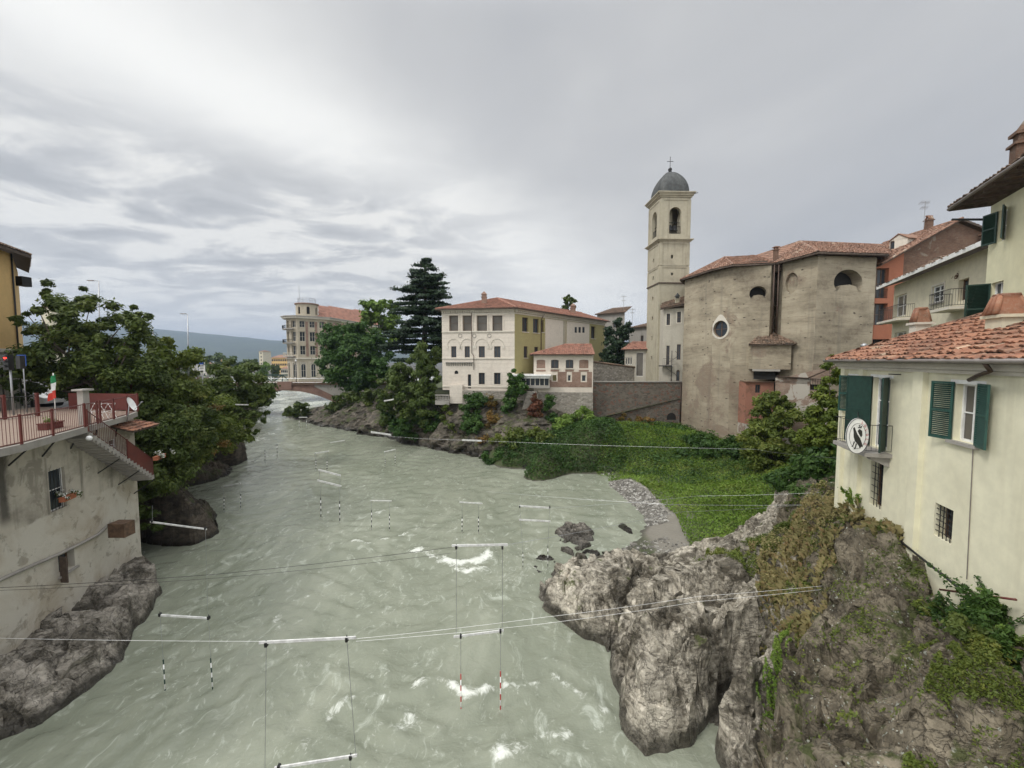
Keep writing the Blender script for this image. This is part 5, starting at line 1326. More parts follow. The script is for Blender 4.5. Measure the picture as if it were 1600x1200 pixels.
def lower_ruin():
    # little red brick privy and the broken wall at the foot of the church
    Yb = 46.2; a = pY(1167, Yb); b = pY(1211, Yb - .5); wl = Wl(a, b); z0 = 2.5; z1 = wl.uv(1188, 597)[1]
    root = thing('brick_outbuilding', 'small red brick outbuilding with one tiny window clinging to the church foot', 'outbuilding', (a[0], a[1], z0))
    o = wl.op(1180, 1188, 601, 614); m = MB(); wall(m, a, b, z0 + 3, z1, [o], .15); wall(m, b, b + np.array((0, 3)), z0 + 3, z1); wall(m, a + np.array((0, 3)), a, z0 + 3, z1); m.build('wall', MT['redbox'], root)
    m = MB(); wall(m, a, b, z0 - 1, z0 + 2.998); wall(m, b, b + np.array((0, 3)), z0 - 1, z0 + 2.998); wall(m, a + np.array((0, 3)), a, z0 - 1, z0 + 2.998); m.build('stone_base', MT['ruin'], root)
    window(root, a, b, o, .1, (1, 0), .05, 'wood')
    m = MB(); m.box(wl.P(wl.L / 2, z1 + .06, -1.4), wl.L / 2 + .15, 1.65, .06, wl.ax); m.build('roof', MT['tile_dark'], root)
    a = pY(1213, 42.4); b = pY(1300, 38.5); wl = Wl(a, b); zl = wl.uv(1213, 598)[1]; zr = wl.uv(1296, 574)[1]
    root = thing('ruined_wall', 'broken flaking brick wall with a sloping top right of the red outbuilding', 'wall', (a[0], a[1], 2))
    o1 = wl.op(1266, 1290, 592, 610, 'r', .5); o2 = wl.op(1259, 1273, 638, 655, 's', .5)
    m = MB(); a_, d, n, L_ = frame2(a, b)
    wall(m, a, b, 1.5, min(zl, zr), [o for o in (o1, o2)], .5)
    k = 14; prev = None; rs = np.random.RandomState(3)
    for i in range(k):
        u0, u1 = L_ * i / k, L_ * (i + 1) / k; h0 = zl + (zr - zl) * (i / k) ** .8 ; h1 = zl + (zr - zl) * ((i + 1) / k) ** .8
        m.extrude([wl.P(u0, min(zl, zr) - .01), wl.P(u1, min(zl, zr) - .01), wl.P(u1, h1 + .1), wl.P(u0, h0 + .1)], (-n[0] * .6, -n[1] * .6, 0))
    m.build('wall', MT['ruin'], root)
    for o in (o1, o2):
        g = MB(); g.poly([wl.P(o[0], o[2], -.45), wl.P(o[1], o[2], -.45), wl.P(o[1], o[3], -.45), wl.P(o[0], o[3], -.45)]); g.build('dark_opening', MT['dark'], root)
    m = MB(); railing(m, [wl.P(o1[0], o1[2], .04), wl.P(o1[1], o1[2], .04)], o1[3] - o1[2], .2, .02, rr=.02, bottom=.05); m.build('window_grille', MT['iron'], root)
    for pts in ([(1213, 588), (1262, 591), (1316, 568)],):
        m = MB(); m.tube([atY(pts[0][0], pts[0][1], 42.2), atY(pts[1][0], pts[1][1], 40), atY(pts[2][0], pts[2][1], 36)], .07, 6); m.build('drain_pipe', MT['copper'], root)
lower_ruin()

# ------------------------------------------------------------------ bell tower
def campanile():
    s = 4.5; al = math.radians(2.2); c0 = pY(1030.5, 60.0, 400); ex = np.array((math.cos(al), math.sin(al))); ey = np.array((-math.sin(al), math.cos(al)))
    cen = c0 + ex * s / 2 + ey * s / 2; root = thing('bell_tower', 'tall beige square bell tower with a grey dome and cross', 'bell tower', (cen[0], cen[1], 9))
    Q = lambda k: [cen - ex * k - ey * k, cen + ex * k - ey * k, cen + ex * k + ey * k, cen - ex * k + ey * k]
    Y = 60; zs = {k: zY(v, Y) for k, v in dict(base=606, c1=442, c2=376, top=307).items()}
    h = s / 2; q = Q(h); m = MB()
    wf = Wl(q[0], q[1]); wl_ = Wl(q[3], q[0]); wr = Wl(q[1], q[2]); wb = Wl(q[2], q[3])
    of_ = [(s * .30, s * .70, zY(365, Y), zY(323, Y), 'a', .55)]
    sl_ = [wf.op(1048.5, 1052, 398, 404), wf.op(1048.5, 1052, 426, 430)]
    slits = [(s * .45, s * .56, zY(y + 6, Y), zY(y, Y)) for y in (398, 427, 460, 492, 524, 556)]
    for wl, extra in ((wf, sl_), (wl_, slits), (wr, []), (wb, [])): wall(m, wl.a, wl.b, zs['base'] - 1.5, zs['top'], of_ + list(extra), .3)
    m.build('shaft', MT['tower'], root)
    m = MB()   # inset panels made of raised strips
    for wl in (wf, wl_, wr, wb):
        for z0, z1 in ((zs['c2'] + .5, zs['top'] - .5), (zY(413, Y), zs['c2'] - .45), (zs['c1'] + .2, zY(418, Y))):
            t_ = .07; w_ = .42
            box_on(m, wl, 0, w_, z0 - .1, z1 + .1, t_); box_on(m, wl, wl.L - w_, wl.L, z0 - .1, z1 + .1, t_); box_on(m, wl, w_, wl.L - w_, z1, z1 + .3, t_); box_on(m, wl, w_, wl.L - w_, z0 - .3, z0, t_)
    m.build('panel_frame', MT['tower'], root)
    def ring(name, z, steps, mat='trim'):
        m = MB()
        for dz, th, o in steps: m.prism([tuple(p) for p in Q(h + o)], z + dz, z + dz + th)
        return m.build(name, MT[mat], root)
    ring('string_course', zs['c1'] - .1, [(0, .18, .12)], 'dark_wood'); ring('string_course', zs['c2'] - .15, [(0, .14, .15), (.14, .14, .3), (.28, .12, .45)], 'tower')
    ring('cornice', zs['top'] - .1, [(0, .22, .15), (.22, .2, .32), (.42, .16, .42), (.58, .14, .55)], 'tower')
    m = MB()   # belfry chamber walls seen dark inside, plus floor
    m.prism([tuple(p) for p in Q(h - .6)], zs['c2'] - .3, zY(366, Y)); m.prism([tuple(p) for p in Q(.35)], zY(366, Y), zs['top']); m.build('belfry_floor', MT['tower'], root)
    m = MB()
    for sx in (-.75, .5):
        bc = np.r_[cen - ey * (h - .9) + ex * sx * .5, zY(348, Y) - .9]; m.lathe(bc, [(.02, .85), (.2, .82), (.28, .55), (.34, .25), (.48, .02), (.44, 0)], 16)
    m.build_each('bell', MT['black'], root)
    m = MB(); 
    for wl in (wf, wl_):
        railing(m, [wl.P(s * .30, zY(365, Y), -.2), wl.P(s * .70, zY(365, Y), -.2)], 1.1, .2, .02, rr=.03); m.tube([wl.P(s * .3, zY(346, Y), -.5), wl.P(s * .7, zY(346, Y), -.5)], .06, 6); m.tube([wl.P(s * .3, zY(352, Y), -.5), wl.P(s * .7, zY(352, Y), -.5)], .04, 6)
    m.build_each('bell_frame', MT['iron'], root)
    # dome on a square-ish plan with rounded corners
    z0 = zs['top'] + .62; hd = zY(257, Y) - z0; m = MB(); N = 40; prof = []
    for k in range(13):
        t_ = k / 12; r_ = (h + .12) * (math.cos(t_ * PI / 2) ** .62); prof.append((r_, hd * (t_ ** .92) if k else 0))
    V = []; 
    for r_, zz in prof:
        for k in range(N):
            a = 2 * PI * k / N + PI / 4 * 0; c_, s_ = math.cos(a), math.sin(a); e = .42; sq = (abs(c_) ** (2 / e) + abs(s_) ** (2 / e)) ** (-e / 2)
            p = cen + ex * c_ * r_ * sq + ey * s_ * r_ * sq; V.append((p[0], p[1], z0 + zz))
    m.add(V, [(i * N + k, i * N + (k + 1) % N, (i + 1) * N + (k + 1) % N, (i + 1) * N + k) for i in range(12) for k in range(N)], smooth=True)
    ccx = np.array((cen[0], cen[1], z0))
    for k in range(24):
        a = 2 * PI * k / 24; c_, s_ = math.cos(a), math.sin(a); sq = (abs(c_) ** (2 / .42) + abs(s_) ** (2 / .42)) ** (-.21)
        m.tube([ccx + np.r_[(ex * c_ + ey * s_) * r_ * sq * 1.005, zz] for r_, zz in prof[:12]], .03, 4, cap=False)
    m.build('dome', MT['lead'], root)
    m = MB(); c = np.array((cen[0], cen[1], z0 + hd)); m.lathe(c - (0, 0, .15), [(.35, 0), (.2, .25), (.28, .4), (.3, .55), (.2, .72), (.04, .8)], 12); m.tube([c, c + (0, 0, 2.2)], .04, 6); m.tube([c + (-.42, 0, 1.55), c + (.42, 0, 1.55)], .04, 6)
    for sx, zz in ((-.42, 1.55), (.42, 1.55), (0, 2.2)): m.lathe(c + (sx, 0, zz - .06), [(.01, 0), (.08, .06), (.01, .12)], 8)
    m.build('cross', MT['iron'], root)
    m = MB(); p = Q(h + .7)[0]; m.tube([np.r_[Q(h)[0], zs['top'] + .3], np.r_[p, zs['top'] + .2]], .05, 5); p = Q(h + .7)[1]; m.tube([np.r_[Q(h)[1], zs['top'] + .3], np.r_[p, zs['top'] + .35]], .05, 5); m.build('water_spout', MT['iron'], root)
campanile()
def tower_house():
    a = pY(1036, 58.2); b = pY(1068.5, 57.2); wl = Wl(a, b); z0 = 8.5; z1 = wl.uv(1052, 482)[1]
    root = thing('presbytery_house', 'narrow grey cream house wedged between bell tower and church', 'house', (a[0], a[1], 9))
    ops = [wl.op(1041.5, 1047, 490, 508), wl.op(1058, 1064, 487, 504), wl.op(1041, 1046, 540, 570), wl.op(1057.5, 1063.5, 538, 562), wl.op(1056.5, 1062, 578, 597, 'a')]
    m = MB(); wall(m, a, b, z0, z1, ops, .25); wall(m, a + np.array((0.3, 6)), a, z0, z1); m.build('wall', MT['towerhouse'], root)
    for o in ops[:4]: window(root, a, b, o, .18, (1, 1), .05, 'wood', 'glass', None, surround='trim' if o in ops[:2] else None)
    window(root, a, b, ops[4], .18, (0, 0), .06, 'wood', 'glass', name='door')
    ea = np.array(wl.P(-.5, z1, .6)); eb = np.array(wl.P(wl.L + .2, z1 + .55, .6)); ra = np.array(wl.P(-.2, z1 + 1.6, -3)); rb = np.array(wl.P(wl.L + .2, z1 + 2.2, -3))
    roof_part(root, [([ea, eb, rb, ra], ea, eb)], 'tile_dark', .26, .4, .06, [], .15, 'dark_wood', 15)
    q = np.array(wl.P(wl.L * .62, z1 + .6, -.6)); chimney(root, q, .5, .4, .75, 'tower', 'lead', capstyle='brick')
    st = MB(); c = np.array(wl.P(wl.L * .42, z0 + 1.2, .9)); H_ = 3.6; n = 18     # spiral stair
    st.tube([c, c + (0, 0, H_ + 1)], .05, 6)
    for i in range(n):
        t_ = i / n * 2 * PI * 1.1; z = H_ * i / n; st.add([c + (0, 0, z), c + (.75 * math.cos(t_), .75 * math.sin(t_), z), c + (.75 * math.cos(t_ + .45), .75 * math.sin(t_ + .45), z), c + (0, 0, z + .05)], [(0, 1, 2), (0, 1, 3), (1, 2, 3), (0, 3, 2)])
    rail = [c + (.78 * math.cos(t_), .78 * math.sin(t_), H_ * t_ / (2 * PI * 1.1) + .95) for t_ in np.linspace(0, 2 * PI * 1.1, 24)]; st.tube(rail, .025, 5)
    st.build('spiral_stair', MT['iron'], root)
    m = MB(); zz = wl.uv(1045, 571)[1]; m.box(wl.P(wl.L * .12, zz - .06, .5), wl.L * .32, .5, .07, wl.ax); railing(m, [wl.P(0, zz, .95), wl.P(wl.L * .35, zz, .95)], 1.0, .2, .015, rr=.02); m.build('landing', MT['iron'], root)
tower_house()

# ------------------------------------------------------------------ retaining wall and things above it
def retaining():
    a = pY(926, 56.5); b = pY(1068, 56.8); wl = Wl(a, b); z1 = wl.uv(1000, 597)[1]
    root = thing('retaining_wall', 'long dark rubble retaining wall left of the church', 'wall', (a[0], a[1], 3)); m = MB(); wall(m, a, b, 1.5, z1); m.build('wall', MT['stone'], root)
    m = MB(); m.box(wl.P(wl.L / 2, z1 + .06, -.2), wl.L / 2, .32, .07, wl.ax); m.build('coping', MT['concrete'], root)
    m = MB(); u = wl.uv(1063, 620)[0]; m.tube([wl.P(u, z1, .08), wl.P(u, 4, .08)], .06, 6); m.build('downpipe', MT['copper'], root)
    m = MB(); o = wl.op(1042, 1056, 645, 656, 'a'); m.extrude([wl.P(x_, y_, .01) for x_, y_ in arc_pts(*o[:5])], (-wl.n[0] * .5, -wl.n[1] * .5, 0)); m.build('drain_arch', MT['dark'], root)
    # walled yard with a sloping top and the little pavilion behind
    a = pY(927, 60); b = pY(992, 63); wl = Wl(a, b); r2 = thing('yard_wall', 'pale cobble yard wall with a sloping cap behind the retaining wall', 'wall', (a[0], a[1], 9))
    m = MB(); wall(m, a, b, 8, wl.uv(930, 566)[1], (), z1b=wl.uv(990, 575)[1]); m.build('wall', MT['stone_pale'], r2)
    m = MB(); m.tube([wl.P(0, wl.uv(928, 565)[1], 0), wl.P(wl.L, wl.uv(991, 574)[1], 0)], .16, 6); m.build('coping', MT['tile_dark'], r2)
    a = pY(976, 66); b = pY(1010, 64.5); wl = Wl(a, b); z1 = wl.uv(990, 546)[1]; r3 = thing('small_pavilion', 'small white pavilion with a red hipped roof beside the bell tower', 'house', (a[0], a[1], 9))
    ops = [wl.op(977.5, 979.5, 558, 570, 'a'), wl.op(981, 983.5, 558, 570, 'a'), wl.op(985, 987, 558, 570, 'a'), wl.op(994, 1005, 551, 588)]
    m = MB(); wall(m, a, b, 8.5, z1, ops, .25); m.build('wall', MT['towerhouse'], r3)
    for o in ops: window(r3, a, b, o, .2, (0, 0), .05, 'white', 'glass' if o is not ops[3] else 'glass_pale')
    ea = np.array(wl.P(-.5, z1, .5)); eb = np.array(wl.P(wl.L + .4, z1, .5)); ra = np.array(wl.P(1.1, z1 + 1.4, -2)); rb = np.array(wl.P(wl.L + .4, z1 + 1.4, -2))
    roof_part(r3, [([ea, eb, rb, ra], ea, eb), ([np.array(wl.P(-.5, z1, -4)), ea, ra], np.array(wl.P(-.5, z1, -4)), ea)], 'tile_new', .26, .4, .05, [], .1, 'dark_wood', 16)
retaining()
def back_houses():
    for px0, px1, Y, yt, slope, mat, label in ((932, 975, 82, 488, 1.6, 'grey_wall', 'dull grey flat topped house behind the white palazzo'), (984, 1012, 74, 510, 1.2, 'grey_wall', 'old grey house with a dark gable just left of the bell tower')):
        a = pY(px0, Y + 4); b = pY(px1, Y); wl = Wl(a, b); z1 = zY(yt, Y); r = thing('house', label, 'house', (a[0], a[1], 8)); m = MB(); ops = [(wl.L * .6, wl.L * .75, z1 - 3, z1 - 1.6)]
        wall(m, a, b, 8, z1, ops, .2); wall(m, a + np.array((2, 8)), a, 8, z1); wall(m, b, b + np.array((2, 8)), 8, z1); m.build('wall', MT[mat], r); window(r, a, b, ops[0], .15, (1, 0), .06, 'wood')
        ea = np.array(wl.P(-.3, z1, .5)); eb = np.array(wl.P(wl.L + .3, z1, .5)); ra = np.array(wl.P(1.5, z1 + slope, -4)); rb = np.array(wl.P(wl.L - .3, z1 + slope, -4)); roof_part(r, [([ea, eb, rb, ra], ea, eb)], 'tile_dark', .28, .42, .05, [], .12, 'dark_wood', 17)
    antenna('roof_antenna', 'thin tall roof antenna left of the bell tower, on the flat grey house', np.r_[pY(973, 84), zY(492, 84)], 4.0, .03)
    antenna('roof_antenna', 'short roof antenna between the flat grey house and the bell tower', np.r_[pY(987, 76), zY(507, 76)], 3.0, .03)
back_houses()

# ------------------------------------------------------------------ white palazzo
def palazzo():
    a = pY(691, 59.2); b = pY(804, 57.6); c = pY(944, 77.5); W1 = Wl(a, b); W2 = Wl(b, c); zE = 20.4; zb = 8.5
    root = thing('palazzo', 'three storey white and olive palazzo with a hipped red roof above the river', 'palazzo', (a[0], a[1], 8))
    up = [W1.op(x0, x1, 493, 517, 'r', .5) for x0, x1 in ((702, 716), (723, 737), (745, 761), (769.5, 785))]
    mid = [W1.op(x0, x1, 541, 558.5) for x0, x1 in ((705, 713), (726, 734), (748, 757.5), (772, 782))]
    low = [W1.op(x0, x1, 582.5, 600.5) for x0, x1 in ((748, 757.5), (772, 782))]
    arch = W1.op(710, 716, 579, 584.5, 'a'); door = W1.op(731, 736, 585, 607)
    m = MB(); wall(m, a, b, zb, zE, up + mid + low + [arch, door], .25); wall(m, a + np.array((1.5, 18)), a, zb, zE); m.build('front_wall', MT['palace'], root)
    for o in up: window(root, a, b, o, .42, (0, 1), .08, 'wood', 'glass_pale', name='loggia_window')
    for o in mid: window(root, a, b, o, .16, (1, 0), .05, 'wood')
    for o in low: window(root, a, b, o, .16, (1, 0), .05, 'wood', surround='trim')
    window(root, a, b, arch, .16, (0, 0), .04, 'wood'); window(root, a, b, door, .16, (0, 0), .05, 'wood', name='door')
    m = MB()
    for o in up:
        for u0, u1 in ((o[0] - .22, o[0] - .02), (o[1] + .02, o[1] + .22)): box_on(m, W1, u0, u1, o[2] - .1, o[3] + .25, .09)
        box_on(m, W1, o[0] - .22, o[1] + .22, o[3] + .02, o[3] + .2, .12)
    m.build('pilaster', MT['palace_plain'], root)
    m = MB()
    for zz, o_ in ((W1.uv(750, 518)[1], .12), (W1.uv(750, 560)[1], .10), (W1.uv(750, 604)[1], .10), (W1.uv(750, 490)[1], .1)): box_on(m, W1, 0, W1.L, zz - .1, zz + .08, o_)
    m.build('belt_course', MT['trim'], root)
    m = MB(); n = 40
    for Wq, nn in ((W1, 30), (W2, 60)):
        for i in range(nn):
            u = Wq.L * (i + .5) / nn; box_on(m, Wq, u - .1, u + .1, zE - .55, zE - .28, .35)
        box_on(m, Wq, 0, Wq.L, zE - .28, zE - .02, .5); box_on(m, Wq, 0, Wq.L, zE - .8, zE - .6, .08)
    m.build('cornice', MT['trim'], root)
    m = MB()       # roundels and blind arches
    for px in (719, 741, 764.5):
        u, v = W1.uv(px, 524.3); pts = [W1.P(u + .27 * math.cos(t_), v + .27 * math.sin(t_), .03) for t_ in np.linspace(0, 2 * PI, 17)]; m.tube(pts, .04, 5)
    m.build('roundel', MT['concrete'], root)
    m = MB()
    for o in mid:
        u = (o[0] + o[1]) / 2; v = o[3] + .15; r_ = .95; m.tube([W1.P(u + r_ * math.cos(t_), v + r_ * math.sin(t_), .03) for t_ in np.linspace(0, PI, 15)], .05, 5)
        for sx in (-1, 1): box_on(m, W1, u + sx * r_ - .14, u + sx * r_ + .14, v - .5, v - .05, .08)
    m.build('blind_arch', MT['trim'], root)
    m = MB(); u0 = W1.uv(697, 569)[0]; u1 = W1.uv(739, 569)[0]; v0 = W1.uv(718, 572)[1]; k = 12
    for i in range(k):
        u = u0 + (u1 - u0) * (i + .5) / k; m.extrude([W1.P(u - .12, v0 + .5), W1.P(u - .12, v0 + .5, .3), W1.P(u - .12, v0)], (W1.d[0] * .15, W1.d[1] * .15, 0))
    box_on(m, W1, u0, u1, v0 + .5, v0 + .62, .32); m.build('corbel_frieze', MT['concrete'], root)
    m = MB(); u, v = W1.uv(737, 482); m.tube([W1.P(u, v, .12), W1.P(u, W1.uv(737, 552)[1], .12), W1.P(u + .3, W1.uv(737, 556)[1], .12), W1.P(u + .3, W1.uv(737, 578)[1], .12)], .05, 6); m.build('downpipe', MT['copper'], root)
    # side wall
    so = [W2.op(816, 825.5, 496, 518.5, 'r', .4), W2.op(833, 842.5, 498, 520, 'r', .4), W2.op(846, 850, 500, 519, 'r', .4), W2.op(818.5, 824.5, 541, 559), W2.op(835, 841, 542, 552), W2.op(923.5, 930.5, 510, 529, 'r', .4)]
    m = MB(); wall(m, b, c, zb, zE, so, .25); m.build('side_wall', MT['olive'], root)
    for o in so: window(root, b, c, o, .3 if len(o) > 5 else .16, (1, 0), .07, 'wood', sill='trim')
    m = MB(); u0 = W2.uv(851.5, 520)[0]; um = W2.uv(879, 520)[0]; un = W2.uv(885, 520)[0]; u1 = W2.uv(920, 520)[0]; pz = zE - .9
    sm = [W2.op(x0, x1, 511, 520) for x0, x1 in ((897, 901), (903, 907), (909, 913))]
    d2 = W2.n * .12; A2_ = W2.A + W2.d * u0 + d2; B2_ = W2.A + W2.d * um + d2; wall(m, A2_, B2_, 11, pz)
    A3 = W2.A + W2.d * un + d2; B3 = W2.A + W2.d * u1 + d2; ops3 = [(o[0] - un, o[1] - un, o[2], o[3], 'r', .11) for o in sm]; wall(m, A3, B3, 11, pz, ops3, .11)
    for p_ in (A2_, B2_, A3, B3): m.box((p_[0] - d2[0] / 2, p_[1] - d2[1] / 2, (11 + pz) / 2), .01, .058, (pz - 11) / 2, W2.ax)
    m.build('blank_panel', MT['palace_plain'], root)
    m = MB(); box_on(m, W2, un - (un - um) * .85, um + (un - um) * .85, 11, pz, .03); m.build('recessed_strip', MT['nouveau'], root)
    for o in ops3: g = MB(); w3 = Wl(A3, B3); g.poly([w3.P(o[0], o[2], -.09), w3.P(o[1], o[2], -.09), w3.P(o[1], o[3], -.09), w3.P(o[0], o[3], -.09)]); g.build('small_window', MT['glass'], root)
    m = MB(); u = W2.uv(848, 500)[0]; m.tube([W2.P(u, zE - .3, .3), W2.P(u - .5, zE - 1.2, .1), W2.P(u - .5, 11, .1)], .06, 6); m.build('downpipe', MT['copper'], root)
    # roof
    o_ = .75; dl = (W1.n + W2.n); dl /= np.linalg.norm(dl)
    e0 = np.array(W1.P(-o_, zE, o_)); e1 = np.r_[b + dl * o_ * 1.05, zE]; e2 = np.array(W2.P(W2.L + o_, zE, o_)); eb = np.r_[a + np.array((.7, 18)), zE]
    ap = np.array((*pY(777, 65.5), zY(466, 65.5))); ar = np.array((*pY(908, 83), zY(484, 83)))
    n_ = np.cross(e2 - e1, ap - e1); ar[2] = e1[2] - (n_[0] * (ar[0] - e1[0]) + n_[1] * (ar[1] - e1[1])) / n_[2]
    roof_part(root, [([e0, e1, ap], e0, e1), ([e1, e2, ar, ap], e1, e2), ([eb, e0, ap], eb, e0)], 'tile_new', .3, .45, .05, [(e1, ap), (e0, ap), (ap, ar)], .15, 'dark_wood', 21, jitter=.015)
    g = MB(); g.tube([e0 - (0, 0, .1), e1 - (0, 0, .1), e2 - (0, 0, .1)], .09, 6); g.build('gutter', MT['dark_wood'], root)
    q = atY(756.5, 474, 61.5); chimney(root, q - (0, 0, .6), .75, .75, 1.5, 'brick', 'brick', capstyle='brick'); q = atY(895, 490, 76); chimney(root, q - (0, 0, .8), .9, .9, 1.8, 'brick', 'brick', capstyle='brick')
    # base turret and balcony at the corner
    t1 = pY(702, 58.0); t2 = pY(722, 57.8); m = MB(); m.prism([tuple(t1), tuple(t2), tuple(t2 + np.array((0, 2))), tuple(t1 + np.array((0, 2)))], 6.6, 9.3); m.build('turret_base', MT['palace'], root)
    t1 = pY(679, 58.0); t2 = pY(701, 57.6); m = MB(); z_ = zY(626, 58); m.prism([tuple(t1), tuple(t2), tuple(t2 + np.array((0, 2.4))), tuple(t1 + np.array((0, 2.4)))], z_ - .6, z_); wq = Wl(t1, t2)
    for i in range(9): m.lathe(wq.P(wq.L * (i + .5) / 9, z_, -.12), [(.08, 0), (.05, .2), (.1, .4), (.05, .65), (.08, .75)], 8)
    m.box(wq.P(wq.L / 2, z_ + .82, -.12), wq.L / 2, .12, .07, wq.ax); m.build('balustrade_balcony', MT['concrete'], root)
    # stone base under the front wall
    m = MB(); a3 = pY(722, 57.3); b3 = pY(838, 56.2); wall(m, a3, b3, 3, 8.49); m.poly([(*a3, 8.49), (*b3, 8.49), (b3[0], b3[1] + 4, 8.49), (a3[0], a3[1] + 4, 8.49)]); m.build('stone_base', MT['stone_pale'], root)
palazzo()
def annex():
    a = pY(834, 56.2); b = pY(927, 55.4); W1 = Wl(a, b); z1 = W1.uv(880, 554)[1]; z0 = W1.uv(880, 613)[1]
    root = thing('brick_annex', 'two storey white and brick annex with a red roof in front of the palazzo', 'annex', (a[0], a[1], z0))
    o1 = [W1.op(861, 873, 562, 575.5, 's'), W1.op(884, 896, 562, 575.5, 's')]; bl = [W1.op(838.5, 852, 562, 575.5, 's', .06), W1.op(905, 919.5, 562, 575.5, 's', .06)]; o2 = [W1.op(863.5, 869.5, 586, 595, 'r', .1), W1.op(887, 892, 586, 595.5), W1.op(909, 915.5, 586, 596)]
    m = MB(); wall(m, a, b, z0, z1, o1 + bl + o2, .3); bk = np.array((0.5, 9.0)); wall(m, a + bk, a, z0, z1); wall(m, b, b + bk, z0, z1); m.build('wall', MT['palace_plain'], root)
    m = MB()
    for o in bl: m.poly([W1.P(o[0], o[2], -.06), W1.P(o[1], o[2], -.06), W1.P(o[1], o[3], -.06), W1.P(o[0], o[3], -.06)])
    # exposed brick belt between the small windows and brick aprons
    v0 = W1.uv(880, 605)[1]; v1 = W1.uv(880, 581)[1]; us = [W1.uv(840, 590)[0]] + [u for o in o2 for u in (o[0] - .15, o[1] + .15)] + [W1.L - .15]
    for i in range(0, len(us), 2): box_on(m, W1, us[i], us[i + 1], v0, v1 if i else v0 + 1.0, .02)
    for o in o2: box_on(m, W1, o[0] - .15, o[1] + .15, v0, o[2] - .1, .02)
    for o in o1 + bl: box_on(m, W1, o[0] - .05, o[1] + .05, o[2] - .45, o[2] - .2, .05)
    m.build_each('brickwork', MT['brick'], root)
    for o in o1: window(root, a, b, o, .25, (1, 0), .06, 'wood', sill='trim')
    for o in o2[1:]: window(root, a, b, o, .15, (0, 0), .06, 'trim')
    m = MB(); box_on(m, W1, 0, W1.L, z1 - .25, z1 - .003, .12); m.build('cornice', MT['trim'], root)
    ea = np.array(W1.P(-.5, z1, .55)); eb = np.array(W1.P(W1.L + .1, z1, .55)); ra = np.array(W1.P(4.6, z1 + 1.55, -4.2)); rb = np.array(W1.P(W1.L + .1, z1 + 1.55, -4.2)); l2 = np.array(W1.P(-.5, z1, -9))
    roof_part(root, [([ea, eb, rb, ra], ea, eb), ([l2, ea, ra], l2, ea)], 'tile_new', .3, .42, .06, [(ea, ra), (ra, rb)], .12, 'dark_wood', 23)
    m = MB(); a3 = pY(838, 56.1); b3 = pY(927.3, 55.3); wall(m, a3, b3, 2.5, z0 - .003); wall(m, b3, b3 + np.array((0, 3)), 2.5, z0 - .003); m.build('stone_base', MT['stone_pale'], root)
    m = MB()       # battered buttress
    c = pY(829, 55.4); m.add([(c[0] - .4, c[1], 8.6), (c[0] + .9, c[1], 8.6), (c[0] + 1.2, c[1] + 1, 8.6), (c[0] - .6, c[1] + 1, 8.6), (c[0] - 2.2, c[1] - 1.6, 3), (c[0] + 1.6, c[1] - 1.4, 3), (c[0] + 1.8, c[1] + 1, 3), (c[0] - 2.2, c[1] + 1, 3)], [(0, 1, 2, 3), (4, 5, 1, 0), (5, 6, 2, 1), (7, 4, 0, 3)]); m.build('buttress', MT['stone_pale'], root)
    # glazed veranda with flat white roof
    a4 = pY(800, 56); b4 = pY(858, 55.2); w4 = Wl(a4, b4); zt = w4.uv(830, 585)[1]; zb = w4.uv(830, 602)[1]; r2 = thing('glazed_veranda', 'low glazed veranda under a flat white roof between palazzo and annex', 'veranda', (a4[0], a4[1], zb))
    m = MB(); m.box(w4.P(w4.L / 2, zt - .1, -1), w4.L / 2 + .3, 1.6, .1, w4.ax); m.box(w4.P(w4.L / 2, zt - .38, -.9), w4.L / 2 + .1, 1.2, .17, w4.ax); m.build('flat_roof', MT['white'], r2)
    m = MB(); m.poly([w4.P(0, zb, -.15), w4.P(w4.L, zb, -.15), w4.P(w4.L, zt - .56, -.15), w4.P(0, zt - .56, -.15)]); m.build('glazing', MT['glass'], r2)
    m = MB()
    for i in range(9): m.box(w4.P(w4.L * i / 8, (zb + zt - .56) / 2, -.1), .05, .05, (zt - .56 - zb) / 2, w4.ax)
    m.build_each('mullion', MT['trim'], r2)
    m = MB(); m.box(w4.P(w4.L / 2, zb - .2, -1), w4.L / 2 + .1, 1.1, .2, w4.ax); m.build('floor_slab', MT['concrete'], r2)
annex()
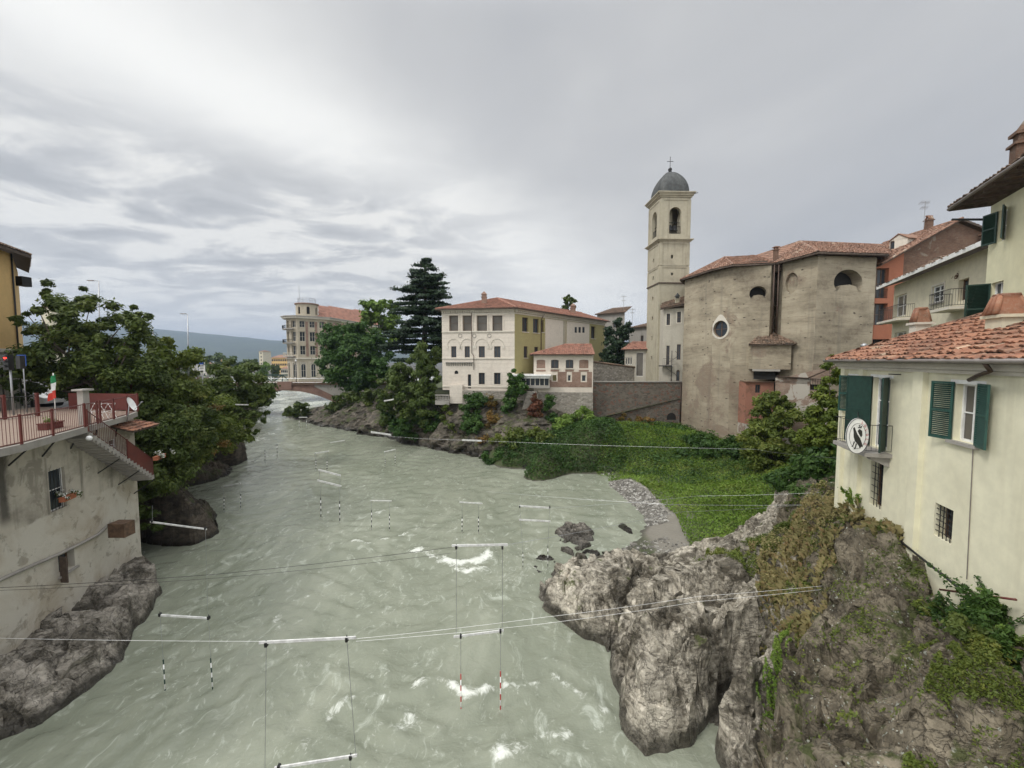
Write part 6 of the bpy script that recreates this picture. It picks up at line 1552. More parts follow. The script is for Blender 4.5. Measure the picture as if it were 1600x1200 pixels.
# ------------------------------------------------------------------ houses between church and cream house
def orange_and_brick():
    Y = 43.6; a = pY(1361, Y); b = pY(1403, Y); c = pY(1524, Y); W1 = Wl(a, b); W2 = Wl(b, c)
    zl = W1.uv(1372, 409)[1]; zr = 26.4; R = np.array((*pY(1481, Y), W1.uv(1481, 344)[1])); E = np.array((*pY(1370, Y), W1.uv(1370, 410)[1])); 
    def zroof(X): return E[2] + (R[2] - E[2]) * (X - E[0]) / (R[0] - E[0])
    r1 = thing('orange_house', 'terracotta orange house with stacked glazed loggias against the church', 'house', (a[0], a[1], 6))
    ops = [W1.op(1364, 1388, 419, 466, 'r', .5), W1.op(1364, 1386.5, 474, 508, 'r', .5), W1.op(1363, 1384, 530, 546, 'r', .5)]
    m = MB(); wall(m, a, b, 6, zroof(a[0]) - .2, ops, .5, z1b=zroof(b[0]) - .2); wall(m, a + np.array((0, 7)), a, 6, zroof(a[0]) - .2); m.build('wall', MT['orange'], r1)
    for o in ops[:2]: window(r1, a, b, o, .42, (2, 1), .09, 'wood', 'glass', name='loggia_window')
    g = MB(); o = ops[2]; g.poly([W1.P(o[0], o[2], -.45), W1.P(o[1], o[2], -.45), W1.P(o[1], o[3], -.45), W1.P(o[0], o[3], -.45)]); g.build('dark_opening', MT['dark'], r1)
    m = MB(); railing(m, [W1.P(ops[0][0], ops[0][2], -.1), W1.P(ops[0][1], ops[0][2], -.1)], 1.0, .15, .015, rr=.025); m.build('railing', MT['iron'], r1)
    r2 = thing('brick_gable_house', 'old bare brick gable house with a long mossy tiled roof, dormer and chimneys', 'house', (b[0], b[1], 6))
    m = MB(); wall(m, b, R[:2], 6, zroof(b[0]) - .2, (), z1b=R[2] - .2); z2 = W2.uv(1524, 362)[1]; wall(m, R[:2], c, 6, R[2] - .2, (), z1b=z2 - .2); m.build('wall', MT['brick_dark'], r2)
    back = 9; Ee = E + (-.5, -.5, -.25); Rr = R + (0, -.5, .02); q = np.array((.0, back, 0)); Rl = np.array((*c, z2)) + (.3, -.5, 0)
    rf = roof_part(r2, [([Ee + q, Ee, Rr, Rr + q], Ee + q, Ee), ([Rr, Rl, Rl + q, Rr + q], Rl, Rl + q)], 'tile_old', .24, .4, .06, [(Rr + q, Rr), (Ee, Rr)], .18, 'dark_wood', 31, jitter=.05)
    c1 = atY(1451, 352, 46.5); chimney(rf, c1 - (0, 0, .6), .6, .5, 1.1, 'brick_dark', 'tile_old')
    c2 = np.array((*pY(1530, 43), zY(392, 43))); chimney(rf, c2, .8, .7, 1.4, 'brick_dark', 'tile_old', capstyle='slab')
    # dormer
    d0 = pY(1380, 46.4); d1 = pY(1407, 45.0); wd = Wl(d0, d1); zb, zt = wd.uv(1393, 394)[1], wd.uv(1393, 377)[1]; o = wd.op(1387, 1397.5, 376.5, 390, 'a')
    m = MB(); wall(m, d0, d1, zb, zt, [o], .15); mid = (d0 + d1) / 2; pk = wd.uv(1393, 369)[1]; m.poly([wd.P(0, zt), wd.P(wd.L, zt), wd.P(wd.L / 2, pk)]); bk = np.array((2.6, .6)); wall(m, d1, d1 + bk, zb, zt); wall(m, d0 + bk, d0, zb, zt)
    dm = m.build('dormer', MT['trim'], rf); 
    dr = MB(); 
    for s_, e_ in ((0, 0), (wd.L, 1)):
        p = np.array(wd.P(-.15 if s_ == 0 else wd.L + .15, zt - .05, .15)); q_ = np.array(wd.P(wd.L / 2, pk + .05, .15)); bq = np.r_[bk, 0]; dr.extrude([p, q_, q_ + bq, p + bq], (0, 0, .07))
    dr.build('dormer_roof', MT['tile_old'], dm)
    window(r2, d0, d1, o, .12, (0, 0), .05, 'wood', name='dormer_window')
    antenna('roof_antenna', 'tall comb shaped roof antenna on the ridge above the orange house', atY(1443.5, 354, 46), 2.8, .03)
orange_and_brick()
def cream_row():
    dv = np.array((.50, 1.0)); a = pY(1391, 33); b = a - dv * 12.5; W1 = Wl(a, b); zE = W1.uv(1391, 449)[1]
    r = thing('balcony_house', 'cream house with white eaves board, two balconies and a white casement window', 'house', (a[0], a[1], 6))
    ops = [W1.op(1398, 1416, 461, 494, 'r', .25), W1.op(1457, 1475, 446, 472), W1.op(1397, 1415, 519, 560, 'r', .25), W1.op(1453, 1472, 508, 530), W1.op(1497, 1513, 436, 469, 'r', .3), W1.op(1524, 1531, 474, 488)]
    m = MB(); wall(m, a, b, 6, zE, ops, .2); wall(m, a + np.array((8, -3)), a, 6, zE); m.build('wall', MT['cream2'], r)
    window(r, a, b, ops[0], .2, (1, 1), .07, 'white', 'glass_pale', name='balcony_door'); window(r, a, b, ops[1], .1, (1, 2), .09, 'white', 'glass', 'concrete', surround='trim')
    window(r, a, b, ops[2], .2, (1, 1), .07, 'white', 'glass_pale', name='balcony_door'); window(r, a, b, ops[3], .1, (1, 1), .07, 'white'); window(r, a, b, ops[4], .25, (1, 1), .08, 'wood', 'glass', name='balcony_door'); window(r, a, b, ops[5], .1, (0, 0), .06, 'white')
    for x0, x1, y0, y1, py, out in ((1391, 1437, 495, 495, 496, 1.0), (1487, 1532, 478, 478, 476, 1.1)):
        u0 = W1.uv(x0, py)[0] if x0 > 1391 else 0; u1 = W1.uv(x1 - 8, py)[0]; z = W1.uv((x0 + x1) / 2, py)[1] - .15
        m = MB(); m.box(W1.P((u0 + u1) / 2, z - .08, out / 2), (u1 - u0) / 2, out / 2, .08, W1.ax); bo = m.build('balcony', MT['trim'], r)
        m = MB(); railing(m, [W1.P(u0 + .03, z, .03), W1.P(u0 + .03, z, out - .05), W1.P(u1 - .03, z, out - .05), W1.P(u1 - .03, z, .03)], 1.0, .11, .01, rr=.02); m.build('railing', MT['iron'], bo)
    ov = .9; ea = np.array(W1.P(-.6, zE, ov)); eb = np.array(W1.P(W1.L, zE, ov)); ra = np.array(W1.P(-.6, zE + 1.9, -5)); rb = np.array(W1.P(W1.L, zE + 1.9, -5))
    rf = roof_part(r, [([ea, eb, rb, ra], ea, eb)], 'tile_dark', .22, .38, .06, [], .14, 'dark_wood', 41, jitter=.05)
    m = MB(); m.box(W1.P(W1.L / 2 - .3, zE - .04, ov + .04), W1.L / 2 + .3, .03, .13, W1.ax); m.build('eaves_board', MT['white'], rf)
    m = MB(); p = atY(1430, 418, 29); m.tube([p, p + (.3, 0, 0)], .1, 6)
    # small tiled lean-to roof rising behind
    ea = atY(1428, 424, 33.5); eb = atY(1470, 418, 31.5); q = np.array((2.6, .6, 1.3)); roof_part(r, [([ea, eb, eb + q, ea + q], ea, eb)], 'tile_dark', .22, .38, .07, [], .12, 'dark_wood', 42, jitter=.06, label='small dark tiled roof peeping over the eaves')
    k = atY(1500, 431, 24.5); t_ = thing('hanging_plant', 'round dark hanging plant under the balcony house eaves', 'plant', k); leaves('foliage', [k], np.array([[.28, .28, .25]]), 160, .07, L['rust'], t_, 5); m = MB(); m.tube([k, k + (0, 0, .7)], .01, 4); m.build('stem', MT['iron'], t_)
cream_row()

# ------------------------------------------------------------------ grey house with terrace, lower left
def left_house():
    C0 = np.array((-22.1, 23.0)); dv = np.array((-.286, 1.0)); dv /= np.linalg.norm(dv); A = C0 - dv * 15.5; W1 = Wl(A, C0) ; W1 = Wl(A, C0)
    # seen from the river, the near end is on the left
    root = thing('terrace_house', 'stained grey riverside house carrying a red railed terrace', 'house', (C0[0], C0[1], 0))
    zf = 9.9
    o1 = W1.op(77, 103, 732, 797, 'r', .25); o2 = W1.op(91, 117, 859, 893, 'r', .35); od = W1.op(171, 182, 686, 704, 'r', .15)
    m = MB(); wall(m, W1.a, W1.b, 1.5, zf, [o1, o2, od], .25); ret = C0 + np.array((-9, 2.5)); wall(m, C0, ret, 1.5, zf); 
    bt = .3; m.poly([W1.P(0, -1, bt), W1.P(W1.L + .3, -1, bt), W1.P(W1.L, 1.5, 0), W1.P(0, 1.5, 0)]); m.poly([W1.P(W1.L + .3, -1, bt), (*(ret + np.array((0, .3))), -1), (*ret, 1.5), W1.P(W1.L, 1.5, 0)])
    m.build('wall', MT['leftwall'], root)
    window(root, W1.a, W1.b, o1, .15, (0, 1), .05, 'white', 'glass', bars=(4, 0), label='tall window with a white frame and flower box'); window(root, W1.a, W1.b, o2, .3, (0, 0), .05, 'wood', 'glass', 'concrete', label='small square window with an open casement'); window(root, W1.a, W1.b, od, .1, (0, 1), .06, 'white', 'glass_pale', name='door')
    shutter(root, W1.a, W1.b, o2[0], o2[2] - .3, o2[3] - .1, .35, 110, 'dark_wood', False, 'casement', 1)
    m = MB(); pts = []
    for px, py in ((-20, 916), (0, 905), (45, 885), (90, 866), (125, 849), (150, 836), (172, 817)): u, v = W1.uv(px, py); pts.append(W1.P(max(u, .1), v, .06))
    m.tube(pts, .07, 6); m.build('string_moulding', MT['concrete'], root)
    p = atY(190, 826, 20.2); m = MB(); m.box(p, .42, .3, .36); m.build('vent_box', MT['wood'], root)
    # terrace slab
    E = [W1.P(0, 0, 1.5)[:2], pY(34, 14.4, 694), pY(199, 21.9, 650), C0 + np.array((-.3, .6)), C0 + np.array((-9, 3)), A + np.array((-9, 0))]
    E[0] = (E[1][0] + 1.6, 8.0); 
    m = MB(); m.prism([tuple(p) for p in E], zf - .28, zf); m.build('terrace_slab', MT['grey_wall'], root); m = MB(); m.prism([(p[0] + (q[0] - p[0]) * .02, p[1] + (q[1] - p[1]) * .02) for p, q in zip(E, [(-27, 16)] * 6)], zf + .002, zf + .03); m.build('terrace_floor', MT['floor'], root)
    rp = [np.array((*E[i], zf)) for i in range(3)]
    def lerp(p, q, t_): return p + (q - p) * t_
    ps = [rp[0], lerp(rp[0], rp[1], .55), rp[1]] + [lerp(rp[1], rp[2], t_) for t_ in (.22, .5, .63)] ; ps2 = [lerp(rp[1], rp[2], t_) for t_ in (.66, .82, 1)] + [np.array((*E[3], zf))]
    m = MB(); railing(m, ps, 1.05, .13, .010, .03, .022); m.build('terrace_railing', MT['red_iron'], root)
    m = MB(); railing(m, ps2, 1.05, .13, .010, .03, .022); m.build('terrace_railing', MT['red_iron'], root)
    m = MB(); pa = ps2[0] + (-.15, .1, 0); back = [np.array((*(C0 + np.array((-.6, 1.0))), zf)), np.array((*(C0 + np.array((-5.5, 1.6))), zf))]
    for p, q in ((back[0], back[1]),): d_ = (q - p) / 2; m.box((p + q) / 2 + (0, 0, .53), np.linalg.norm(d_), .015, .5, d_)
    m.build('red_mesh_screen', MT['red_iron'], root)
    pc = atY(129.5, 671, 18.4); m = MB(); m.box(pc + (-.1, .2, .85), .14, .14, .95); m.box(pc + (-.1, .2, 1.84), .26, .26, .04); m.build('stone_post', MT['concrete'], root)
    for i in range(7):     # support beams and struts under the overhang
        u = 4.6 + i * 1.55
        if u > W1.L - .4: break
        m = MB(); wd_ = max(.2, 1.6 - i * .28); m.tube([W1.P(u, zf - 1.1, 0), W1.P(u, zf - .3, wd_ * .75)], .035, 5); m.build('strut', MT['iron'], root)
    # outside stair
    ua = W1.uv(98, 690)[0]; ub = W1.L - .25; zt, zb = zf - .25, 6.15; n = 19; m = MB(); wd_ = .95
    for i in range(n):
        u0 = ua + (ub - ua) * i / n; u1 = ua + (ub - ua) * (i + 1) / n; z = zt + (zb - zt) * (i + .5) / n
        m.box(W1.P((u0 + u1) / 2, z - .12, wd_ / 2 + .02), (u1 - u0) / 2, wd_ / 2, .12, W1.ax)
    m.extrude([W1.P(ua, zt - .05, .05), W1.P(ub, zb - .05, .05), W1.P(ub, zb - .22, .05), W1.P(ua, zt - .3, .05)], np.array(W1.P(0, 0, .85)) - np.array(W1.P(0, 0, 0))); st = m.build('outside_stair', MT['grey_wall'], root)
    m = MB(); P_ = lambda t_: np.array(W1.P(ua + (ub - ua) * t_, zt + (zb - zt) * t_, wd_)); railing(m, [P_(0), P_(.55)], 1.0, .12, .01, .025, .02); m.tube([P_(.55) + (0, 0, 1.0), P_(1) + (0, 0, 1.0)], .022, 5); m.build('stair_railing', MT['red_iron'], st)
    m = MB(); m.extrude([P_(.55), P_(1), P_(1) + (0, 0, .98), P_(.55) + (0, 0, .98)], np.array((W1.n[0], W1.n[1], 0)) * -.03); m.build('red_panel', MT['red_iron'], st)
    for t_ in (.42, .72, .98): m = MB(); p = P_(t_); u = ua + (ub - ua) * t_; m.tube([p - (0, 0, .3), np.array(W1.P(u, p[2] - 1.0, 0))], .03, 5); m.build('strut', MT['iron'], st)
    # little tiled canopy and corner nib above the stair foot
    u = W1.uv(190, 668)[0]; zc = W1.uv(190, 668)[1]; ea = np.array(W1.P(W1.L - 2.0, zc - .12, 1.0)); eb = np.array(W1.P(W1.L + .45, zc - .12, 1.0)); ra = np.array(W1.P(W1.L - 2.0, zc + .2, 0)); rb = np.array(W1.P(W1.L + .3, zc + .2, 0))
    roof_part(root, [([ea, eb, rb, ra], ea, eb)], 'tile', .18, .3, .05, [], .05, 'dark_wood', 51, name='canopy')
    lm = MB(); q = np.array(W1.P(W1.uv(129, 685)[0], 0, .0)); p = atY(129, 685, 17.9); lm.lathe(p + (.3, 0, -.1), [(.02, 0), (.1, .03), (.12, .12), (.08, .2), (.02, .22)], 10); lm.build('wall_lamp', MT['white'], root)
    # things standing on or hung from the terrace
    dc = atY(203.5, 632, 21.8); t_ = thing('satellite_dish', 'white satellite dish on the far corner of the red railed terrace', 'satellite dish', dc)
    m = MB(); ax = np.array((.82, .3, .35)); ax /= np.linalg.norm(ax); u_ = np.cross(ax, (0, 0, 1)); u_ /= np.linalg.norm(u_); v_ = np.cross(u_, ax); V = []; R_ = .40
    for r_ in (0.001, .35, .7, 1):
        for k in range(20): a_ = 2 * PI * k / 20; V.append(dc + u_ * R_ * r_ * math.cos(a_) * .85 + v_ * R_ * r_ * math.sin(a_) + ax * (r_ ** 2) * .08)
    Fd = [(i * 20 + k, i * 20 + (k + 1) % 20, (i + 1) * 20 + (k + 1) % 20, (i + 1) * 20 + k) for i in range(3) for k in range(20)]; m.add(V, Fd, smooth=True); m.build('dish', MT['white'], t_)
    m = MB(); m.tube([dc - v_ * .35, dc + ax * .5 - v_ * .1], .015, 5); m.tube([dc - ax * .05, dc - ax * .12 - (0, 0, .5), dc - ax * .2 - (0, 0, .9)], .025, 6); m.box(dc + ax * .52 - v_ * .08, .05, .035, .035, ax); m.build('arm', MT['steel'], t_)
    fb = atY(86, 638, 17.6); t_ = thing('flag', 'green white and red flag hanging from a slanted white pole on the terrace', 'flag', fb)
    m = MB(); tp = atY(83, 583, 17.3); m.tube([fb - (0, 0, .6), tp], .018, 6); m.build('pole', MT['white'], t_)
    for k, (mt, z0, z1) in enumerate((('flag_green', 0, .36), ('white', .36, .70), ('flag_red', .70, 1.05))):
        V = []; 
        for i in range(6):
            for j in range(6): s_ = j / 5; zz = z0 + (z1 - z0) * i / 5; V.append(tp + (.02 - .28 * s_ * (.35 + .6 * zz) + .03 * math.sin(zz * 7 + s_ * 5), .06 * math.sin(s_ * 8 + zz * 3), -zz - .15 * s_ - .04))
        m = MB(); m.add(V, [(i * 6 + j, i * 6 + j + 1, (i + 1) * 6 + j + 1, (i + 1) * 6 + j) for i in range(5) for j in range(5)], smooth=True); m.build('stripe', MT[mt], t_)
    def flowers(c, w, label, seed):
        t_ = thing('flower_box', label, 'flower box', c); m = MB(); m.box(np.array(c) + (0, 0, -.1), w / 2, .1, .1, W1.ax); m.box(np.array(c) + (0, 0, .0), w / 2 + .02, .12, .015, W1.ax); m.build('box', MT['terracotta'], t_)
        rs = np.random.RandomState(seed); cc = np.array(c) + rs.normal(size=(14, 3)) * (w * .35, w * .25, .1) + (0, 0, .08); leaves('foliage', cc, np.full((14, 3), .12), 40, .04, L['broad'], t_, seed); leaves('blossom', cc + (.05, -.05, .05), np.full((14, 3), .14), 9, .05, MT['flower'], t_, seed + 1)
    c = W1.P(W1.uv(97, 775)[0], W1.uv(97, 775)[1], .2); flowers(c, .7, 'terracotta box of white flowers on the tall window of the grey house', 3)
    c = W1.P(W1.L - .2, 7.35, 1.25); flowers(c, .9, 'box of white flowers at the foot of the red panelled stair', 4)
    p = atY(78, 645, 17.5); t_ = thing('planter_box', 'low red brown planter with a green plant on the terrace floor', 'planter', (p[0], p[1], zf + .03)); m = MB(); m.box((p[0], p[1], zf + .17), .45, .16, .13, W1.ax); m.box((p[0], p[1], zf + .31), .48, .19, .02, W1.ax); m.build('box', MT['red_iron'], t_); leaves('foliage', [(p[0], p[1], zf + .4)], np.array([[.25, .15, .14]]), 120, .06, L['light'], t_, 8)
    p = atY(152, 640, 20.3); 
    for k, s_ in enumerate((-.35, .35)):
        t_ = thing('clothes_rack', 'white folding drying rack standing on the terrace, ' + ('nearer the stone post' if s_ < 0 else 'nearer the satellite dish'), 'drying rack', (p[0] + s_, p[1], zf + .03)); m = MB(); b_ = np.array((p[0] + s_, p[1], zf + .03))
        m.tube([b_ + (-.25, 0, 0), b_ + (.2, 0, .8)], .012, 5); m.tube([b_ + (.25, 0, 0), b_ + (-.2, 0, .8)], .012, 5); m.tube([b_ + (-.25, .4, 0), b_ + (.2, .4, .8)], .012, 5); m.tube([b_ + (.25, .4, 0), b_ + (-.2, .4, .8)], .012, 5)
        for zz in (.35, .8): m.tube([b_ + (-.2, 0, zz), b_ + (-.2, .4, zz)], .01, 4); m.tube([b_ + (.2, 0, zz), b_ + (.2, .4, zz)], .01, 4)
        m.tube([b_ + (-.05, 0, .4), b_ + (-.05, .4, .4)], .01, 4); m.build('frame', MT['white'], t_)
    return W1
LWL = left_house()

# ------------------------------------------------------------------ street on the left
def street():
    # ochre building
    a = pY(-120, 21); b = pY(30, 27.5); W1 = Wl(a, b); z0 = 9.3; zE = W1.uv(28, 400)[1]; c = pY(38, 33)
    r = thing('ochre_building', 'tall ochre building with rounded dark eaves at the left edge', 'building', (b[0], b[1], z0))
    zm = W1.uv(20, 548)[1]; o = [W1.op(3, 13, 579, 625)]
    m = MB(); wall(m, a, b, zm, zE); wall(m, b, c, zm, zE); m.build('wall', MT['ochre'], r); m = MB(); wall(m, a, b, z0, zm, o, .2); wall(m, b, c, z0, zm); m.build('ground_floor_wall', MT['towerhouse'], r); window(r, a, b, o[0], .15, (0, 0), .06, 'trim', 'glass_pale', name='door')
    m = MB(); box_on(m, W1, 0, W1.L, zm - .1, zm + .12, .1); m.build('belt_course', MT['trim'], r)
    e0 = np.array(W1.P(0, zE + .1, .7)); e1 = np.array(W1.P(W1.L + .5, zE - .1 + .2, .7)); e2 = np.r_[c + np.array((.9, 0)), zE + .1]; rr_ = np.array(W1.P(W1.L - 5, zE + 2.6, -5)); r0 = np.array(W1.P(0, zE + 2.6, -5))
    roof_part(r, [([e0, e1, rr_, r0], e0, e1), ([e1, e2, rr_], e1, e2)], 'tile_dark', .22, .38, .06, [(e1, rr_)], .2, 'dark_wood', 61)
    m = MB(); m.tube([np.r_[b, zE] + (.12, -.1, 0), np.r_[b, z0 + .5] + (.12, -.1, 0)], .05, 6); m.build('downpipe', MT['iron'], r); m = MB(); p = atY(37, 440, 30); m.box(p, .25, .3, .35); m.build('junction_box', MT['iron'], r)
    # traffic light
    p = atY(21, 640, 22); t_ = thing('traffic_light', 'traffic light showing red in front of the ochre building', 'traffic light', (p[0], p[1], 9.5)); m = MB(); m.tube([(p[0], p[1], 9.5), (p[0], p[1], zY(555, 22))], .05, 8); m.build('pole', MT['steel'], t_)
    hx = atY(13, 566, 21.9); m = MB(); m.box(hx, .15, .13, .42); m.box(hx + (.55, .1, 0), .12, .12, .36)
    for k in (-.27, 0, .27): m.extrude([hx + (.13 * math.cos(q) - .0, -.13, k + .13 * math.sin(q)) for q in np.linspace(0, PI, 9)], (0, -.14, 0))
    m.build('housing', MT['black'], t_)
    me, tt, bb = material('red_signal_lamp'); setb(tt, bb, (.6, .02, .01)); bb.inputs['Emission Color'].default_value = (1, .03, .02, 1); bb.inputs['Emission Strength'].default_value = 4
    m = MB(); c_ = hx + (0, -.14, .27); m.extrude([c_ + (.09 * math.cos(q), 0, .09 * math.sin(q)) for q in np.linspace(0, 2 * PI, 17)[:-1]], (0, .01, 0)); m.build('red_lamp', me, t_)
    p = atY(34, 563, 23); t_ = thing('blue_sign', 'small blue square road sign beside the traffic light', 'sign', (p[0], p[1], 9.5)); m = MB(); m.box(p, .25, .015, .32); m.build('panel', MT['blue'], t_); m = MB(); m.tube([(p[0], p[1] + .05, 9.5), (p[0], p[1] + .05, p[2] + .3)], .03, 6); m.build('pole', MT['steel'], t_)
    p = atY(45, 602, 30); t_ = thing('parked_car', 'white parked car glimpsed between the ochre building and the trees', 'car', (p[0], p[1], 9.4))
    m = MB(); prof = [(-2, .35), (2, .35), (2.05, .75), (1.3, .95), (.6, 1.42), (-1.0, 1.45), (-1.8, .98), (-2.05, .8)]; m.extrude([(p[0] + x_, p[1] - .8, 9.4 + z_) for x_, z_ in prof], (0, 1.6, 0)); m.build('body', MT['white'], t_)
    m = MB(); m.extrude([(p[0] + x_, p[1] - .82, 9.4 + z_) for x_, z_ in [(-1.5, .98), (1.1, .98), (.55, 1.36), (-.95, 1.38)]], (0, 1.64, 0)); m.build('side_window', MT['glass'], t_)
    for x_ in (-1.3, 1.3): m = MB(); m.extrude([(p[0] + x_ + .32 * math.cos(q), p[1] - .84, 9.4 + .33 + .32 * math.sin(q)) for q in np.linspace(0, 2 * PI, 17)[:-1]], (0, 1.68, 0)); m.build('wheel', MT['black'], t_)
    # rails along the street edge
    for pts, lab, h, mt in (([pY(-60, 19), pY(53, 21.5)], 'dark street railing with red posts behind the terrace', 1.1, 'iron'),):
        t_ = thing('street_railing', lab, 'railing', (*pts[0], 9.5)); m = MB(); railing(m, [np.array((*p, 9.95)) for p in pts], h, .13, .012, rr=.02); m.build('rail', MT[mt], t_)
        for k in range(3): q = pts[0] + (pts[1] - pts[0]) * (k * .5); m = MB(); m.box((q[0], q[1], 10.55), .06, .06, .65); m.build('post', MT['red_iron'], t_)
        m = MB(); m.extrude([(*pts[0], 8.5), (*pts[1], 8.5), (*pts[1], 9.95), (*pts[0], 9.95)], (0, .2, 0)); m.build('kerb_wall', MT['concrete'], t_)
    pts = [atY(205, 612, 30), atY(232, 611, 34), atY(262, 607, 38), atY(300, 604, 47), atY(326, 602, 55)]
    t_ = thing('bank_railing', 'rusty red railing on a concrete edge running along the tree covered left bank', 'railing', pts[0]); m = MB(); railing(m, pts, 1.1, .16, .015, .04, .03); m.build('rail', MT['red_iron'], t_); m = MB(); 
    for p, q in zip(pts[:-1], pts[1:]): m.extrude([p - (0, 0, .6), q - (0, 0, .6), q, p], (-.3, .25, 0))
    m.build('concrete_edge', MT['trim'], t_)
    for px, yt, yb, Y, arm, lab in ((154, 439, 560, 55, -15, 'tall single arm street lamp rising above the left bank tree'), (293, 491, 600, 62, -9, 'thin street lamp standing alone against the blue ridge'), (239, 513, 570, 95, -5, 'small distant street lamp just above the dark crown of the left trees')):
        b_ = np.array((*pY(px, Y), 8.5)); tp = atY(px, yt, Y); t_ = thing('street_lamp', lab, 'street lamp', b_, 'street lamps along the left bank road'); m = MB(); m.tube([b_, tp], [.11, .06], 8); m.build('pole', MT['steel'], t_)
        q = atY(px + arm, yt - 1, Y); m = MB(); m.tube([tp, (tp + q) / 2, q], [.05, .04, .04], 6); m.build('arm', MT['steel'], t_); m = MB(); m.box(q + (.25, 0, -.03), .4, .16, .05); m.build('lamp_head', MT['gutter'], t_)
    # information board
    p0 = atY(300, 572, 39); p1 = atY(320, 572, 39); z0, z1 = zY(583.5, 39), zY(560, 39); cx = (p0 + p1) / 2; w_ = (p1[0] - p0[0]) / 2; t_ = thing('road_sign', 'white direction board with two blue panels on twin poles above the left bank', 'road sign', (cx[0], cx[1], 8.5))
    m = MB(); m.box((cx[0], cx[1], (z0 + z1) / 2), w_, .03, (z1 - z0) / 2); m.build('board', MT['white'], t_)
    hh = z1 - z0
    for s_ in (-1, 1):
        m = MB(); m.box((cx[0] + s_ * w_ * .53, cx[1] - .035, z1 - hh * .24), w_ * .40, .004, hh * .16); m.build('blue_panel', MT['blue'], t_); m = MB(); m.box((cx[0] + s_ * w_ * .53, cx[1] - .035, z0 + hh * .14), w_ * .22, .004, hh * .05)
        for r_ in (.47, .56, .65): m.box((cx[0] + s_ * w_ * .55, cx[1] - .035, z1 - hh * r_), w_ * .3, .004, hh * .015)
        m.build('marking', MT['black'], t_); m = MB(); m.tube([(cx[0] + s_ * w_ * .5, cx[1] + .05, 8), (cx[0] + s_ * w_ * .5, cx[1] + .05, z1)], .05, 6); m.build('pole', MT['steel'], t_)
    m = MB()
    for k in range(7): m.box((cx[0], cx[1] - .036, z0 + hh * (.12 + .125 * k)), .05, .004, .04)
    m.build('marking', MT['blue'], t_)
    # far spire
    c_ = np.array((*pY(87, 150), 8)); t_ = thing('church_spire', 'pale distant church spire seen through the top of the left tree', 'bell tower', c_); m = MB(); zt = zY(466, 150); m.prism([(c_[0] + x_ * 2, c_[1] + y_ * 2) for x_, y_ in ((-1, -1), (1, -1), (1, 1), (-1, 1))], 8, zY(482, 150)); m.build('shaft', MT['cream2'], t_); m = MB(); m.lathe((c_[0], c_[1], zY(482, 150)), [(2.3, 0), (2.1, 1.2), (1.2, 2.6), (.5, 3.6), (.1, 5.2)], 10); m.build('spire', MT['tile_old'], t_)
street()

